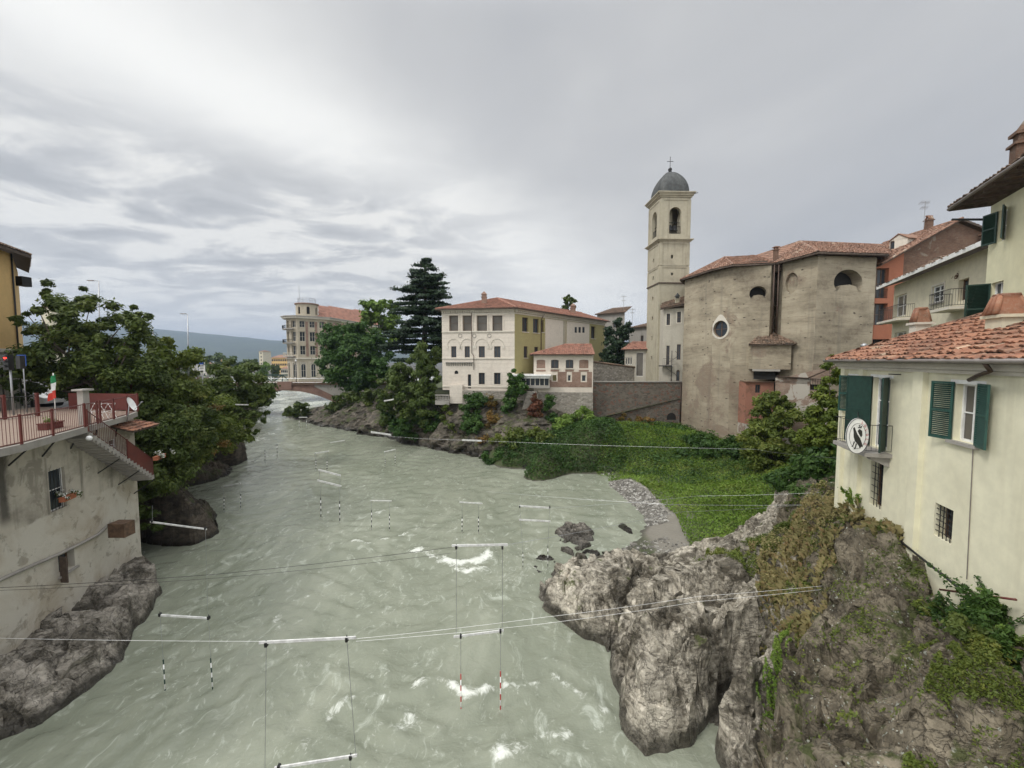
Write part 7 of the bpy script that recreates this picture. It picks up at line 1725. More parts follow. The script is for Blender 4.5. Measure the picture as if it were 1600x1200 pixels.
# ------------------------------------------------------------------ bridge, curved apartment house and distant town
def bridge():
    t_ = thing('arch_bridge', 'low red brick arch bridge crossing the river upstream', 'bridge', (-50, 90, 0)); Y = 90.0; zd = zY(601, Y)
    X0, X1 = -70.0, -27.5; cx, half = -51.5, 13.2; zs, zc = 2.0, zY(610, Y); r_ = ((half ** 2) + (zc - zs) ** 2) / (2 * (zc - zs)); m = MB(); N = 36
    def arcz(x): 
        k = abs(x - cx); return -1.5 if k > half else zc - r_ + math.sqrt(max(r_ * r_ - k * k, 0))
    xs = np.r_[X0, np.linspace(cx - half, cx + half, N), X1]
    for y, s_ in ((Y, 1), (Y + 8, -1)):
        m = MB()
        for i in range(len(xs) - 1):
            za, zb = arcz(xs[i] if 0 < i < N + 1 else X0), arcz(xs[i + 1] if i + 1 < N + 1 else X1)
            if i == 0: za = zb = -1.5
            if i == N: za = zb = -1.5
            m.poly([(xs[i], y, za), (xs[i + 1], y, zb), (xs[i + 1], y, zd), (xs[i], y, zd)])
        m.build('spandrel', MT['bridge'], t_)
    m = MB(); pa, pb = pY(490, Y)[0], X1
    m.poly([(pa, Y - .02, zY(604, Y)), (pa, Y - .02, zd), (pb, Y - .02, zd), (pb, Y - .02, 0), (cx + half + .5, Y - .02, 0), (cx + half, Y - .02, zY(626, Y))]); m.build('plastered_panel', MT['concrete'], t_)
    m = MB()
    X = np.linspace(cx - half, cx + half, N)
    for i in range(N - 1):
        za, zb = arcz(X[i] + (1e-6 if i == 0 else 0)), arcz(X[i + 1] - (1e-6 if i == N - 2 else 0)); m.poly([(X[i], Y, za), (X[i + 1], Y, zb), (X[i + 1], Y + 8, zb), (X[i], Y + 8, za)])
        k = .75 + .5 * abs((X[i] + X[i + 1]) / 2 - cx) / half; m.extrude([(X[i], Y, za), (X[i + 1], Y, zb), (X[i + 1], Y, min(zd - .1, zb + k)), (X[i], Y, min(zd - .1, za + k))], (0, -.15, 0))
    for x_ in (X0, cx - half, cx + half, X1): pass
    m.build('arch_ring', MT['bridge'], t_)
    m = MB(); m.box((cx, Y - .25, zd - .25), 1.6, .15, .9); m.build('keystone_panel', MT['bridge'], t_)
    m = MB(); m.box(((X0 + X1) / 2, Y + 4, zd + .12), (X1 - X0) / 2, 4.35, .14); m.box(((X0 + X1) / 2, Y - .2, zd + .32), (X1 - X0) / 2, .15, .12); m.build('deck', MT['wood'], t_)
    m = MB(); railing(m, [(X0, Y - .1, zd + .4), (cx, Y - .1, zd + .4), (X1, Y - .1, zd + .4)], 1.0, .8, .03, rr=.05); m.build('railing', MT['steel'], t_)
    p = pY(462, 99); m = MB(); 
    p = pY(462, 93); q = thing('street_lamp', 'thin dark lamp post standing on the arch bridge', 'street lamp', (*p, zd)); m.tube([(*p, zd), (*p, zY(565, 93))], .07, 6); m.build('pole', MT['iron'], q); m = MB(); m.lathe((*p, zY(565, 93)), [(.1, 0), (.25, .2), (.1, .45)], 8); m.build('lamp_head', MT['white'], q)
    # iron girder bridge beyond
    t2 = thing('girder_bridge', 'dark green iron girder bridge beyond the arch bridge', 'bridge', (-90, 150, 5)); Yg = 150; za, zb = zY(586, Yg), zY(597.5, Yg); xa, xb = pY(380, Yg)[0], pY(470, Yg)[0]; m = MB(); m.box(((xa + xb) / 2, Yg, za), (xb - xa) / 2, .3, .25); m.build('top_chord', MT['darkgreen'], t2); m = MB(); m.box(((xa + xb) / 2, Yg, zb), (xb - xa) / 2, .3, .25); m.build('bottom_chord', MT['darkgreen'], t2); n = 6
    for i in range(n):
        x0 = xa + (xb - xa) * i / n; x1 = xa + (xb - xa) * (i + 1) / n
        m = MB(); m.tube([(x0, Yg, zb), (x0, Yg, za)], .16, 5); m.tube([(x0, Yg, zb if i % 2 else za), (x1, Yg, za if i % 2 else zb)], .22, 5); m.build('brace', MT['darkgreen'], t2)
bridge()
def nouveau():
    Y = 122; zs = {k: zY(v, Y) for k, v in dict(g=596, s1=562, b1=557, s2=536, s3=514, corn=497, tow=473).items()}
    cxy = np.array(pY(474, Y + 5.5)); pts = [pY(458.5 + 0, Y + 9)] ; R_ = 5.0
    c0 = pY(477, Y + 4.2)
    arc = [c0 + R_ * np.array((math.cos(t_), math.sin(t_))) for t_ in np.radians([185, 215, 245, 275])]
    pts = [arc[0] + np.array((0, 6))] + arc + [pY(512, Y + 4), pY(590, Y + 34)]
    r = thing('corner_apartment_house', 'ornate curved corner apartment house with balconies and a round roof turret', 'building', (c0[0], c0[1], 8))
    m = MB(); WL = [Wl(pts[i], pts[i + 1]) for i in range(len(pts) - 1)]; allops = []
    for i, wl in enumerate(WL):
        ops = []; k = max(1, int(wl.L / 2.6)); wdt = min(1.5, wl.L / k * .6)
        for j in range(k):
            u = wl.L * (j + .5) / k
            ops.append((u - wdt * .45, u + wdt * .45, zs['g'] + .9, zs['s1'] - .9, 'a', .4))
            for f0, f1 in ((zs['b1'], zs['s2']), (zs['s2'], zs['s3']), (zs['s3'], zs['corn'])): ops.append((u - wdt / 2, u + wdt / 2, f0 + .5, f1 - .8, 'r', .7))
        wall(m, wl.a, wl.b, zs['g'] - 3, zs['corn'], ops, .4); allops.append(ops)
    m.build('wall', MT['nouveau'], r)
    for wl, ops in zip(WL, allops):
        for o in ops: window(r, wl.a, wl.b, o, o[5] - .1, (1, 1), .12, 'trim', 'glass', surround='trim' if o[4] == 'a' else None)
    m = MB()
    for wl in WL[4:]:
        for j in range(1, 8): box_on(m, wl, j * 2.6 - .35, j * 2.6 + .35, zs['b1'], zs['corn'] - 1, .08)
    m.build('brick_panel', MT['brick'], r)
    m = MB(); poly = [p + (p - c0) / np.linalg.norm(p - c0) * .55 for p in pts]
    def slab(z, th, k, name, mat):
        m = MB(); q = [p + (p - c0) / np.linalg.norm(p - c0) * k for p in pts[:-1]] + [pts[-1] + np.array((.4, -.6)) * k]; m.prism([tuple(p) for p in q] + [(pts[-1][0], pts[-1][1] + 6), (pts[0][0], pts[-1][1] + 6)], z, z + th); return m.build(name, MT[mat], r)
    slab(zs['corn'] - .1, .5, 1.1, 'cornice', 'trim'); slab(zs['corn'] + .41, .25, 1.5, 'cornice', 'concrete'); slab(zs['s1'] + .2, .35, .5, 'belt_course', 'trim')
    for z in (zs['s3'], zs['s2'], zs['b1']):
        bp = [c0 + (R_ + 1.1) * np.array((math.cos(t_), math.sin(t_))) for t_ in np.radians([190, 215, 240, 265])]; inn = [c0 + (R_ - .1) * np.array((math.cos(t_), math.sin(t_))) for t_ in np.radians([265, 240, 215, 190])]
        m = MB(); m.prism([tuple(p) for p in bp + inn], z - .15, z + .1); b_ = m.build('balcony', MT['concrete'], r); m = MB(); railing(m, [np.r_[p, z + .1] for p in bp], 1.0, .25, .03, rr=.06); m.build('railing', MT['iron'] if z != zs['b1'] else MT['trim'], b_)
    # turret
    tz = zs['corn'] + .65; m = MB(); tc = c0 + np.array((.5, 1.0)); k = 14; rr_ = 3.2; q = [tc + rr_ * np.array((math.cos(t_), math.sin(t_))) for t_ in np.linspace(PI * .9, PI * 2.9, k + 1)]
    for i in range(k): wl = Wl(q[i], q[i + 1]); wall(m, q[i], q[i + 1], tz, zs['tow'], [(wl.L * .2, wl.L * .8, tz + .9, zs['tow'] - .8, 'a')] if i % 2 == 1 else [], .3)
    m.build('turret', MT['nouveau'], r); m = MB(); m.lathe((tc[0], tc[1], zs['tow']), [(rr_ + .3, -.05), (rr_ + .35, .3), (.1, .45)], 20); m.build('turret_roof', MT['brick'], r)
    m = MB(); m.prism([tuple(tc + (rr_ - .4) * np.array((math.cos(t_), math.sin(t_)))) for t_ in np.linspace(0, 2 * PI, 13)[:-1]], tz, zs['tow'] - .2); m.build('turret_core', MT['dark'], r)
    m = MB(); railing(m, [(tc[0] + 2.6 * math.cos(t_), tc[1] + 2.6 * math.sin(t_), zs['tow'] + .4) for t_ in np.linspace(0, 2 * PI, 9)], 1.5, .8, .04, rr=.05); m.tube([(tc[0] - 2.3, tc[1], zs['tow']), (tc[0] - 2.3, tc[1], zs['tow'] + 6)], .06, 5); m.build('roof_mast', MT['steel'], r)
    e0 = np.r_[pts[4] + np.array((1.5, 0)), zs['corn'] + .7]; e0 = np.array((*pY(500, Y + 5), zs['corn'] + .7)); e1 = np.array((*(pts[-1] + np.array((1, -1))), zs['corn'] + .7)); r0 = np.array((*pY(500, Y + 13), zY(477, Y + 13))); r1 = np.array((*(pts[-1] + np.array((-4, 8))), zY(477, Y + 13)))
    roof_part(r, [([e0, e1, r1, r0], e0, e1)], 'tile_new', .5, .8, .05, [], .2, 'dark_wood', 71); m = MB(); m.add([e0, r0, (r0[0], r0[1], e0[2])], [(0, 1, 2)]); m.build('gable', MT['nouveau'], r)
nouveau()
def town():
    rs = np.random.RandomState(5)
    spec = [(424, 459, 556, 588, 330, 'ochre', 'long ochre town building with rows of windows beyond the bridges', 12), (438, 462, 573, 588, 290, 'towerhouse', 'low pale town building in front of the ochre one', 8), (405, 411, 549, 590, 420, 'cream2', 'slim pale tower rising over the distant trees', 1),
            (300, 322, 566, 590, 360, 'towerhouse', 'small white house low behind the distant trees', 3), (340, 350, 562, 590, 520, 'ochre', 'tiny ochre house far behind the distant trees', 2), (958, 972, 540, 575, 95, 'cream2', 'narrow cream house hidden behind the dark ivy tree', 2)]
    for x0, x1, y0, y1, Y, mat, lab, k in spec:
        a = pY(x0, Y); b = pY(x1, Y); wl = Wl(a, b); z1 = zY(y0 + (3 if k > 2 else 0), Y); r = thing('building', lab, 'building', (a[0], a[1], 3)); ops = []; fl = max(1, int((z1 - zY(y1, Y)) / 4))
        for i in range(k):
            for j in range(fl): u = wl.L * (i + .5) / k; zz = z1 - 1.2 - j * 3.6; ops.append((u - .6, u + .6, zz - 1.7, zz))
        m = MB(); wall(m, a, b, 1, z1, ops, .3); dd = np.array((0, 14)); wall(m, b, b + dd, 1, z1); wall(m, a + dd, a, 1, z1); m.build('wall', MT[mat], r)
        for o in ops: g = MB(); g.poly([wl.P(o[0], o[2], -.25), wl.P(o[1], o[2], -.25), wl.P(o[1], o[3], -.25), wl.P(o[0], o[3], -.25)]); g.build('window', MT['glass'], r)
        e0 = np.array(wl.P(-.6, z1, .6)); e1 = np.array(wl.P(wl.L + .6, z1, .6)); h_ = 2.6 if k > 2 else 1.2; m = MB(); mid = np.array(wl.P(wl.L / 2, z1 + h_, -6)); l_, r_ = np.array(wl.P(min(4, wl.L * .4), z1 + h_, -6)), np.array(wl.P(wl.L - min(4, wl.L * .4), z1 + h_, -6)); b0, b1 = np.array(wl.P(-.6, z1, -14)), np.array(wl.P(wl.L + .6, z1, -14))
        m.poly([e0, e1, r_, l_]); m.poly([b0, e0, l_]); m.poly([e1, b1, r_]); m.poly([b1, b0, l_, r_]); m.build('roof', MT['tile_old'], r)
town()
# ------------------------------------------------------------------ vegetation
tree('bank_tree', 'tall open crowned feathery tree on the left bank above the terrace', 'tree', (-27, 26.5, 9), [(atY(118, 560, 27), (3.6, 2.8, 2.3)), (atY(190, 575, 27), (3.0, 2.6, 2.4)), (atY(70, 590, 27), (2.0, 2, 1.8)), (atY(150, 500, 27), (3.3, 2.6, 1.6)), (atY(105, 462, 27), (1.3, 1.1, 1.3)), (atY(205, 490, 27), (1.3, 1.2, 1.0)), (atY(60, 500, 27), (1.4, 1.2, .9))], L['broad'], 190, 400, .13, .28, 3, clump=.19, low=-1, limbs=26, up=.9, shell=.6)
tree('bank_tree', 'dense broad tree on the left bank just right of the tall feathery one', 'tree', atY(245, 640, 31) , [(atY(240, 590, 31), (3.6, 2.8, 2.4)), (atY(262, 605, 33), (2.0, 2.2, 2.4)), (atY(195, 610, 30), (2.6, 2.2, 1.9)), (atY(255, 555, 32), (2.3, 2, 1.3))], L['olive'], 130, 380, .15, .25, 5, clump=.24, low=-1, limbs=14)
bush('bank_shrub', 'dark ivy covered shrub mass tumbling down the rock beside the grey house', 'shrub', [(atY(240, 670, 27), (2.0, 2.0, 2.2)), (atY(255, 720, 26.5), (1.7, 1.8, 2.0)), (atY(232, 765, 26), (1.0, 1.4, 2.0)), (atY(233, 820, 25.6), (.5, .8, 1.2)), (atY(285, 670, 30), (1.8, 2.0, 2.6)), (atY(265, 725, 29), (1.5, 1.2, 1.6)), (atY(300, 700, 34), (2.0, 1.5, 1.6)), (atY(250, 700, 28.5), (1.5, 1.2, 1.6))], L['broad'], 360, 140, .13, 7)
bush('bank_shrub', 'yellowing shrub hanging over the bank left of the round river tree', 'shrub', [(atY(295, 640, 33), (1.8, 1.6, 2.0)), (atY(275, 690, 30), (1.5, 1.4, 1.6)), (atY(310, 690, 35), (1.8, 1.8, 1.9))], L['autumn'], 200, 22, .15, 8)
bush('bank_shrub', 'olive green shrub below the bank railing, spreading over dark rock', 'shrub', [(atY(290, 660, 32), (2.3, 1.8, 3.2)), (atY(330, 660, 38), (2.6, 2.2, 2.4)), (atY(270, 720, 29), (1.2, 1.2, 1.2))], L['olive'], 320, 60, .17, 9)
tree('river_tree', 'round green tree leaning over the water below the road sign', 'tree', atY(345, 640, 46), [(atY(365, 603, 46), (4.2, 3.4, 2.3)), (atY(345, 628, 45), (3.4, 3, 1.8)), (atY(395, 620, 46), (2.4, 2.4, 1.5)), (atY(362, 578, 47), (2.6, 2.2, 1.2))], L['broad'], 130, 380, .18, .25, 11, clump=.22, low=-1, limbs=14)
tree('river_tree', 'sparse low branch of dark leaves drooping over the bright rapids', 'tree', atY(360, 660, 44), [(atY(385, 650, 44), (2.2, 1.5, 1.5)), (atY(402, 640, 44), (1.7, 1.4, 1.0)), (atY(360, 655, 44), (1.8, 1.5, 1.8)), (atY(392, 675, 43), (.9, .8, .8))], L['broad'], 60, 110, .19, .12, 12, clump=.2, low=-1, limbs=20)
bush('bank_shrub', 'light green bush low on the bank under the round river tree', 'shrub', [(atY(360, 682, 40), (2.0, 1.6, 1.4)), (atY(335, 690, 39), (1.6, 1.4, 1.2)), (atY(372, 665, 42), (1.3, 1.2, .9))], L['olive'], 240, 30, .17, 13)
# far trees beyond the bridges
rs = np.random.RandomState(9)
for i, (px, py, w, h, Y, kind, lab) in enumerate([(262, 572, 30, 18, 150, 'far', 'pale olive distant tree at the left end of the far row'), (300, 566, 26, 17, 210, 'far', 'distant willow like tree just behind the lone street lamp'), (335, 564, 28, 18, 230, 'far', 'distant round tree above the road sign'), (368, 566, 26, 16, 250, 'far', 'wide distant tree in the middle of the far row'), (394, 568, 15, 11, 300, 'broad', 'small dark distant tree left of the slim pale tower'), (412, 574, 14, 13, 260, 'light', 'bright green rounded distant tree right of the slim pale tower'), (430, 578, 10, 13, 270, 'broad', 'dark narrow distant tree beside the ochre town building'), (452, 558, 6, 7, 340, 'broad', 'tiny dark tree on the roofline beside the curved apartment house'), (225, 580, 30, 20, 120, 'olive', 'distant olive tree half hidden behind the left bank tree')]):
    s = Y / 620; c = atY(px, py, Y); tree('distant_tree', lab, 'tree', (c[0], c[1], 4), [(c, (w * s * .62, w * s * .5, h * s * .62)), (c + (0, 0, -h * s * .55), (w * s * .55, w * s * .4, h * s * .5))], L[kind], 26, 130, 1.0 * Y / 250, .4, 20 + i, 'distant trees beyond the bridges', .3, low=-1, limbs=4)
# trees between apartment house and palazzo
tree('chestnut_tree', 'big rounded dark green tree in front of the curved apartment house', 'tree', atY(560, 606, 84), [(atY(548, 555, 82), (6.2, 5.5, 6.0)), (atY(535, 530, 83), (4.2, 4, 3.6)), (atY(575, 535, 83), (4.6, 4.5, 4.4)), (atY(520, 570, 82), (3.2, 3.5, 2.6)), (atY(575, 580, 80), (4.6, 4, 3.4)), (atY(560, 600, 80), (3.4, 3, 2.0))], L['chestnut'], 190, 380, .33, .45, 31, clump=.25, low=-1)
tree('pale_tree', 'light green spiky topped tree left of the cedar', 'tree', atY(595, 600, 90), [(atY(595, 490, 90), (4.6, 3.5, 3.5)), (atY(580, 475, 90), (2.2, 2, 1.8)), (atY(610, 472, 90), (2.2, 2, 2.2)), (atY(600, 520, 90), (4, 3.5, 4))], L['light'], 80, 170, .40, .35, 32, clump=.22, low=-1, up=1.0)
def cedar():
    Y = 72; b = atY(660, 606, Y); top = atY(665, 408, Y); root = thing('cedar_tree', 'very tall dark layered cedar beside the white palazzo', 'tree', b); rs = np.random.RandomState(4); Cc = []; Rr = []; br = MB(); n = 19
    ax = np.array([b, b + (top - b) * .5 + (.2, 0, 0), top]); br.tube(ax, [.75, .45, .06], 8)
    for i in range(n):
        t_ = .22 + .78 * (i / (n - 1)) ** .92; c = b + (top - b) * t_; R_ = 8.2 * (1 - t_) ** .55 * (1.0 if t_ > .3 else .9) + .5
        for k in range(11 if i < n - 3 else 5):
            a = rs.rand() * 2 * PI; ln = R_ * rs.uniform(.55, 1.12); tip = c + (math.cos(a) * ln, math.sin(a) * ln * .8, rs.uniform(-.5, .35)); br.tube([c, (c + tip) / 2 + (0, 0, .25), tip], [.13 * (1.2 - t_), .08, .02], 4)
            for s_ in np.linspace(.35, 1, max(2, int(ln / .8))): p = c + (tip - c) * s_ + rs.normal(size=3) * (.3, .3, .05) + (0, 0, .1); w_ = .45 + .5 * (1 - t_) ** .5; Cc.append(p); Rr.append((w_ * 1.5, w_ * 1.5, .22))
    leaves('crown', Cc, np.array(Rr), 80, .26, L['cedar'], root, 4, up=.6, shell=.6); br.build('trunk', MT['bark'], root)
cedar()
tree('willow_tree', 'feathery olive tree hanging down the cliff left of the white palazzo', 'tree', atY(645, 640, 61), [(atY(650, 580, 62), (3.4, 3, 3.8)), (atY(665, 555, 63), (2.6, 2.5, 2.6)), (atY(625, 610, 61), (3.4, 3, 3.2)), (atY(655, 630, 60), (3.8, 3, 3.0)), (atY(610, 640, 61.5), (2.2, 2, 2.8)), (atY(675, 600, 61), (1.6, 2, 3.2))], L['willow'], 190, 380, .23, .3, 33, clump=.2, low=-1, droop=.8)
bush('cliff_bush', 'dark green curtain of creeper on the cliff below the feathery tree', 'shrub', [(atY(645, 665, 60), (3.6, 1.2, 1.6)), (atY(610, 660, 62), (1.6, 1, 1.6)), (atY(670, 655, 59), (1.8, 1.2, 1.8))], L['chestnut'], 300, 50, .24, 34, droop=.8)
bush('river_edge_bush', 'small dark bush overhanging the rapids at the right bridge foot', 'shrub', [(atY(458, 638, 87), (1.6, 1.6, 1.7)), (atY(470, 642, 85), (1.6, 1.6, 2.0)), (atY(446, 644, 88), (1.2, 1.0, .7))], L['broad'], 200, 26, .32, 35)
bush('cliff_bush', 'low dark bushes along the top of the cliff under the big rounded tree', 'shrub', [(atY(560, 624, 78), (4, 1.5, 1.6)), (atY(535, 636, 80), (3, 1.5, 1.0)), (atY(590, 622, 73), (4, 1.5, 1.8))], L['broad'], 220, 50, .3, 36)
for i, (blobs, mt, lab, lf, n) in enumerate([
    ([(735, 640, 55.5, 1.4, 2.3), (750, 625, 56, 1.2, 1.4), (740, 665, 54, 1.5, 1.6)], 'ivy', 'green creeper hanging from the wall below the left end of the palazzo', .2, 60),
    ([(768, 640, 55.5, 1.2, 1.6), (772, 665, 54, 1.6, 1.6), (765, 690, 52.5, 1.6, 1.2)], 'autumn', 'brownish creeper under the middle of the palazzo', .17, 34),
    ([(800, 622, 55, 1.1, 1.4), (812, 605, 54.6, 1.3, 1.3), (806, 590, 54.6, 1.0, 1.0), (795, 640, 54.5, 1.0, 1.4)], 'chestnut', 'rounded dark tree in front of the glazed veranda', .2, 60),
    ([(835, 650, 53.5, .8, 2.4), (838, 630, 54.5, .7, 1.6)], 'rust', 'tall rust coloured creeper on the buttress below the annex', .17, 40),
    ([(857, 640, 54, .8, 2.2), (862, 660, 53, 1.2, 1.2)], 'ivy', 'narrow green creeper right of the rust coloured one', .18, 34),
    ([(900, 660, 53, 2.2, 1.5), (915, 650, 53.5, 1.5, 1.3), (880, 668, 52, 1.5, 1.3)], 'light', 'light green bush at the foot of the annex base', .2, 46),
    ([(800, 690, 51, 2.4, 1.6), (830, 690, 50.5, 2.4, 1.6), (780, 700, 51, 1.8, 1.2), (860, 690, 50, 2.2, 1.4)], 'olive', 'scrubby olive bushes half way down the cliff', .18, 70),
    ([(840, 715, 48.5, 2.0, 1.2), (880, 712, 48, 2.4, 1.5), (920, 715, 48, 2.4, 1.4), (960, 715, 48, 2.4, 1.3), (900, 695, 50, 2.6, 1.4)], 'ivy', 'bright leafy thicket along the water at the end of the cliff', .2, 110),
    ([(770, 712, 50, 2.0, 1.0), (800, 715, 49.5, 2.2, 1.3), (815, 700, 50.5, 2.2, 1.2), (845, 690, 51, 2, 1.2), (860, 705, 49.5, 2.2, 1.3)], 'chestnut', 'dark green creepers low on the cliff near the water', .18, 90),
    ([(700, 650, 57.5, .9, 1.6), (708, 680, 56, 1.0, 1.8)], 'olive', 'thin plants hanging beside the pale rock under the corner balcony', .16, 20),
    ([(950, 690, 52, 2.4, 1.2), (990, 700, 50, 2.8, 1.2), (1030, 700, 50, 2.8, 1.1), (1040, 675, 53, 2.2, 1.0)], 'chestnut', 'dark bramble thicket at the foot of the retaining wall', .19, 80),
    ([(1070, 715, 46, 2.6, 1.0), (1110, 705, 46, 2.6, 1.2), (1150, 705, 44.5, 2.2, 1.3), (1090, 690, 48, 2.2, 1.0), (1030, 722, 46, 2.4, .8)], 'ivy', 'ivy thicket at the foot of the church corner', .19, 90),
    ([(1000, 655, 55, 1.1, .7), (975, 650, 55.6, .9, .7), (1015, 662, 54.5, 1.2, .8)], 'autumn', 'sparse bush growing at the retaining wall base', .17, 20)]):
    bush('bush', lab, 'shrub', [(atY(a, b, c), (r, r * .8, h)) for a, b, c, r, h in blobs], L[mt], 230, n, lf, 60 + i, 'bushes on the right bank cliff')
tree('shrub_tree', 'bushy yellow green tree growing in front of the ruined wall', 'tree', atY(1207, 735, 39), [(atY(1208, 650, 39), (2.2, 1.9, 2.0)), (atY(1205, 682, 38.5), (2.6, 2.2, 2.0)), (atY(1205, 715, 38), (2.6, 2.2, 1.8)), (atY(1215, 628, 39.5), (1.2, 1.1, 1.0))], L['olive'], 150, 330, .17, .15, 81, clump=.22, low=-1)
tree('conifer_thicket', 'yellow green conifer thicket against the far end of the cream house', 'tree', atY(1300, 780, 24.5), [(atY(1303, 610, 26.5), (.9, .9, 1.8)), (atY(1295, 650, 26), (1.3, 1.2, 1.5)), (atY(1285, 690, 26), (1.5, 1.3, 1.3)), (atY(1308, 575, 27), (.6, .6, 1.2)), (atY(1300, 670, 25), (1.2, 1.2, 1.6))], L['yew'], 110, 360, .12, .15, 82, clump=.26, low=-1)
bush('ivy_mass', 'dark ivy mass hanging below the conifers beside the cream house corner', 'shrub', [(atY(1295, 725, 24), (1.6, 1.3, 1.3)), (atY(1290, 760, 23.5), (1.8, 1.4, 1.0)), (atY(1265, 745, 25.5), (1.6, 1.4, 1.2)), (atY(1240, 755, 27), (1.8, 1.5, .9))], L['ivy'], 330, 90, .14, 83)
tree('ivy_tree', 'dark ivy clad tree between the palazzo and the bell tower', 'tree', atY(968, 575, 70), [(atY(968, 520, 70), (2.4, 2.2, 2.6)), (atY(965, 550, 69), (2.6, 2.2, 2.6)), (atY(950, 560, 69), (1.6, 1.6, 1.6))], L['cedar'], 80, 260, .28, .3, 84, clump=.24, low=-1)
tree('roof_tree', 'small bare looking tree top rising behind the palazzo roof', 'tree', atY(889, 545, 98), [(atY(889, 473, 98), (1.9, 1.6, 1.9))], L['broad'], 26, 60, .34, .2, 85, clump=.26, low=-1)

# ------------------------------------------------------------------ ground cover
def scatter(name, label, zfun, region, count, size, mat, seed, h=.12, mask=None, cat='grass', up=.6, aspect=.5, pref=None, lift=.0):
    rs = np.random.RandomState(seed); region = np.array(region, float); lo = region.min(0); hi = region.max(0); P = rs.rand(count * 3, 2) * (hi - lo) + lo
    P = P[poly_sd(P, region) > 0][:count]; V = zfun(P)
    if mask is not None: k = mask(V) > rs.rand(len(V)); V = V[k]
    n = len(V); d = rs.normal(size=(n, 3)); d[:, 2] = np.abs(d[:, 2]) + up; d /= np.linalg.norm(d, axis=1)[:, None]; a = rs.normal(size=(n, 3)); a -= d * (a * d).sum(1)[:, None]; a /= np.linalg.norm(a, axis=1)[:, None]; b = np.cross(d, a); s = size * (.5 + rs.rand(n))
    c = V + np.c_[np.zeros((n, 2)), rs.rand(n) * h + lift]; Q = c[:, None] + (_q[None, :, 0:1] * a[:, None] + _q[None, :, 1:2] * aspect * 2 * b[:, None]) * s[:, None, None]
    tint = np.clip(.5 + .5 * fbm(V * .35, 3) + rs.normal(size=n) * .15, 0, 1); o = raw_mesh(name, Q.reshape(-1, 3), np.arange(n * 4).reshape(n, 4), mat, np.repeat(tint, 4)); props(o, label, cat, kind='stuff'); return o
def blades(name, label, zfun, region, count, ln, mat, seed, mask=None, lean=.6, width=.012, cat='grass'):
    rs = np.random.RandomState(seed); region = np.array(region, float); lo = region.min(0); hi = region.max(0); P = rs.rand(count * 3, 2) * (hi - lo) + lo; P = P[poly_sd(P, region) > 0][:count]
    V = zfun(P)
    if mask is not None: V = V[mask(V) > rs.rand(len(V))]
    n = len(V); a = rs.rand(n) * 2 * PI; u = np.stack([np.cos(a), np.sin(a), a * 0], 1); l_ = ln * (.4 + rs.rand(n)); w = np.stack([-u[:, 1], u[:, 0], a * 0], 1) * width; t1 = V + (u * .25 * lean + (0, 0, .6)) * l_[:, None]; t2 = V + (u * lean + (0, 0, .9 - .5 * lean)) * l_[:, None]
    Q = np.stack([V - w - (0, 0, .03), V + w - (0, 0, .03), t1 + w * .8, t2, t1 - w * .8], 1); tint = np.clip(rs.rand(n) * .6 + .4 * rs.rand(n), 0, 1); o = raw_mesh(name, Q.reshape(-1, 3), np.arange(n * 5).reshape(n, 5), mat, np.repeat(tint, 5)); props(o, label, cat, kind='stuff'); return o
meadow = [xy(*p, .8) for p in [(985, 742), (1010, 758), (1032, 780), (1058, 800), (1068, 830), (1090, 866), (1150, 872), (1200, 870), (1320, 800), (1330, 700), (1200, 690), (1060, 690), (960, 705), (930, 728), (955, 742)]]
def zsm(P): return gfun(P)
scatter('meadow_plants', 'bright green rank weeds covering the river flat', gfun, meadow, 120000, .085, L['grass'], 1, .30)
scatter('meadow_plants', 'darker nettle clumps at the back of the green flat', gfun, [xy(*p, 2) for p in [(960, 712), (1040, 735), (1150, 745), (1230, 780), (1330, 800), (1340, 700), (1100, 680), (950, 690)]], 60000, .11, L['ivy'], 2, .6, mask=lambda V: .35 + .8 * fbm(V * .3, 3))
scatter('bank_creepers', 'dense low creepers covering the slope below the brick annex', gfun, [xy(*p, 1) for p in [(765, 735), (835, 748), (885, 755), (940, 742), (985, 720), (940, 690), (880, 665), (820, 680)]], 45000, .13, L['ivy'], 12, .7, mask=lambda V: np.where(V[:, 2] > .05, 1.0, 0), cat='creepers')
def mz(thr, sc=.8, k=3.0): return lambda V: np.clip((fbm(V * sc, 3) - thr) * k, 0, 1)
scatter('meadow_plants', 'olive and straw coloured weed patches among the bright green', gfun, meadow, 60000, .08, L['olive'], 33, .32, mask=lambda V: np.clip(fbm(V * .5 + 9, 3) * 2.2, 0, 1))
blades('tall_grass', 'tall pale grass stems standing among the weeds of the flat', gfun, meadow, 26000, .42, L['grass'], 31, mz(-.1, .25), .5, .010)
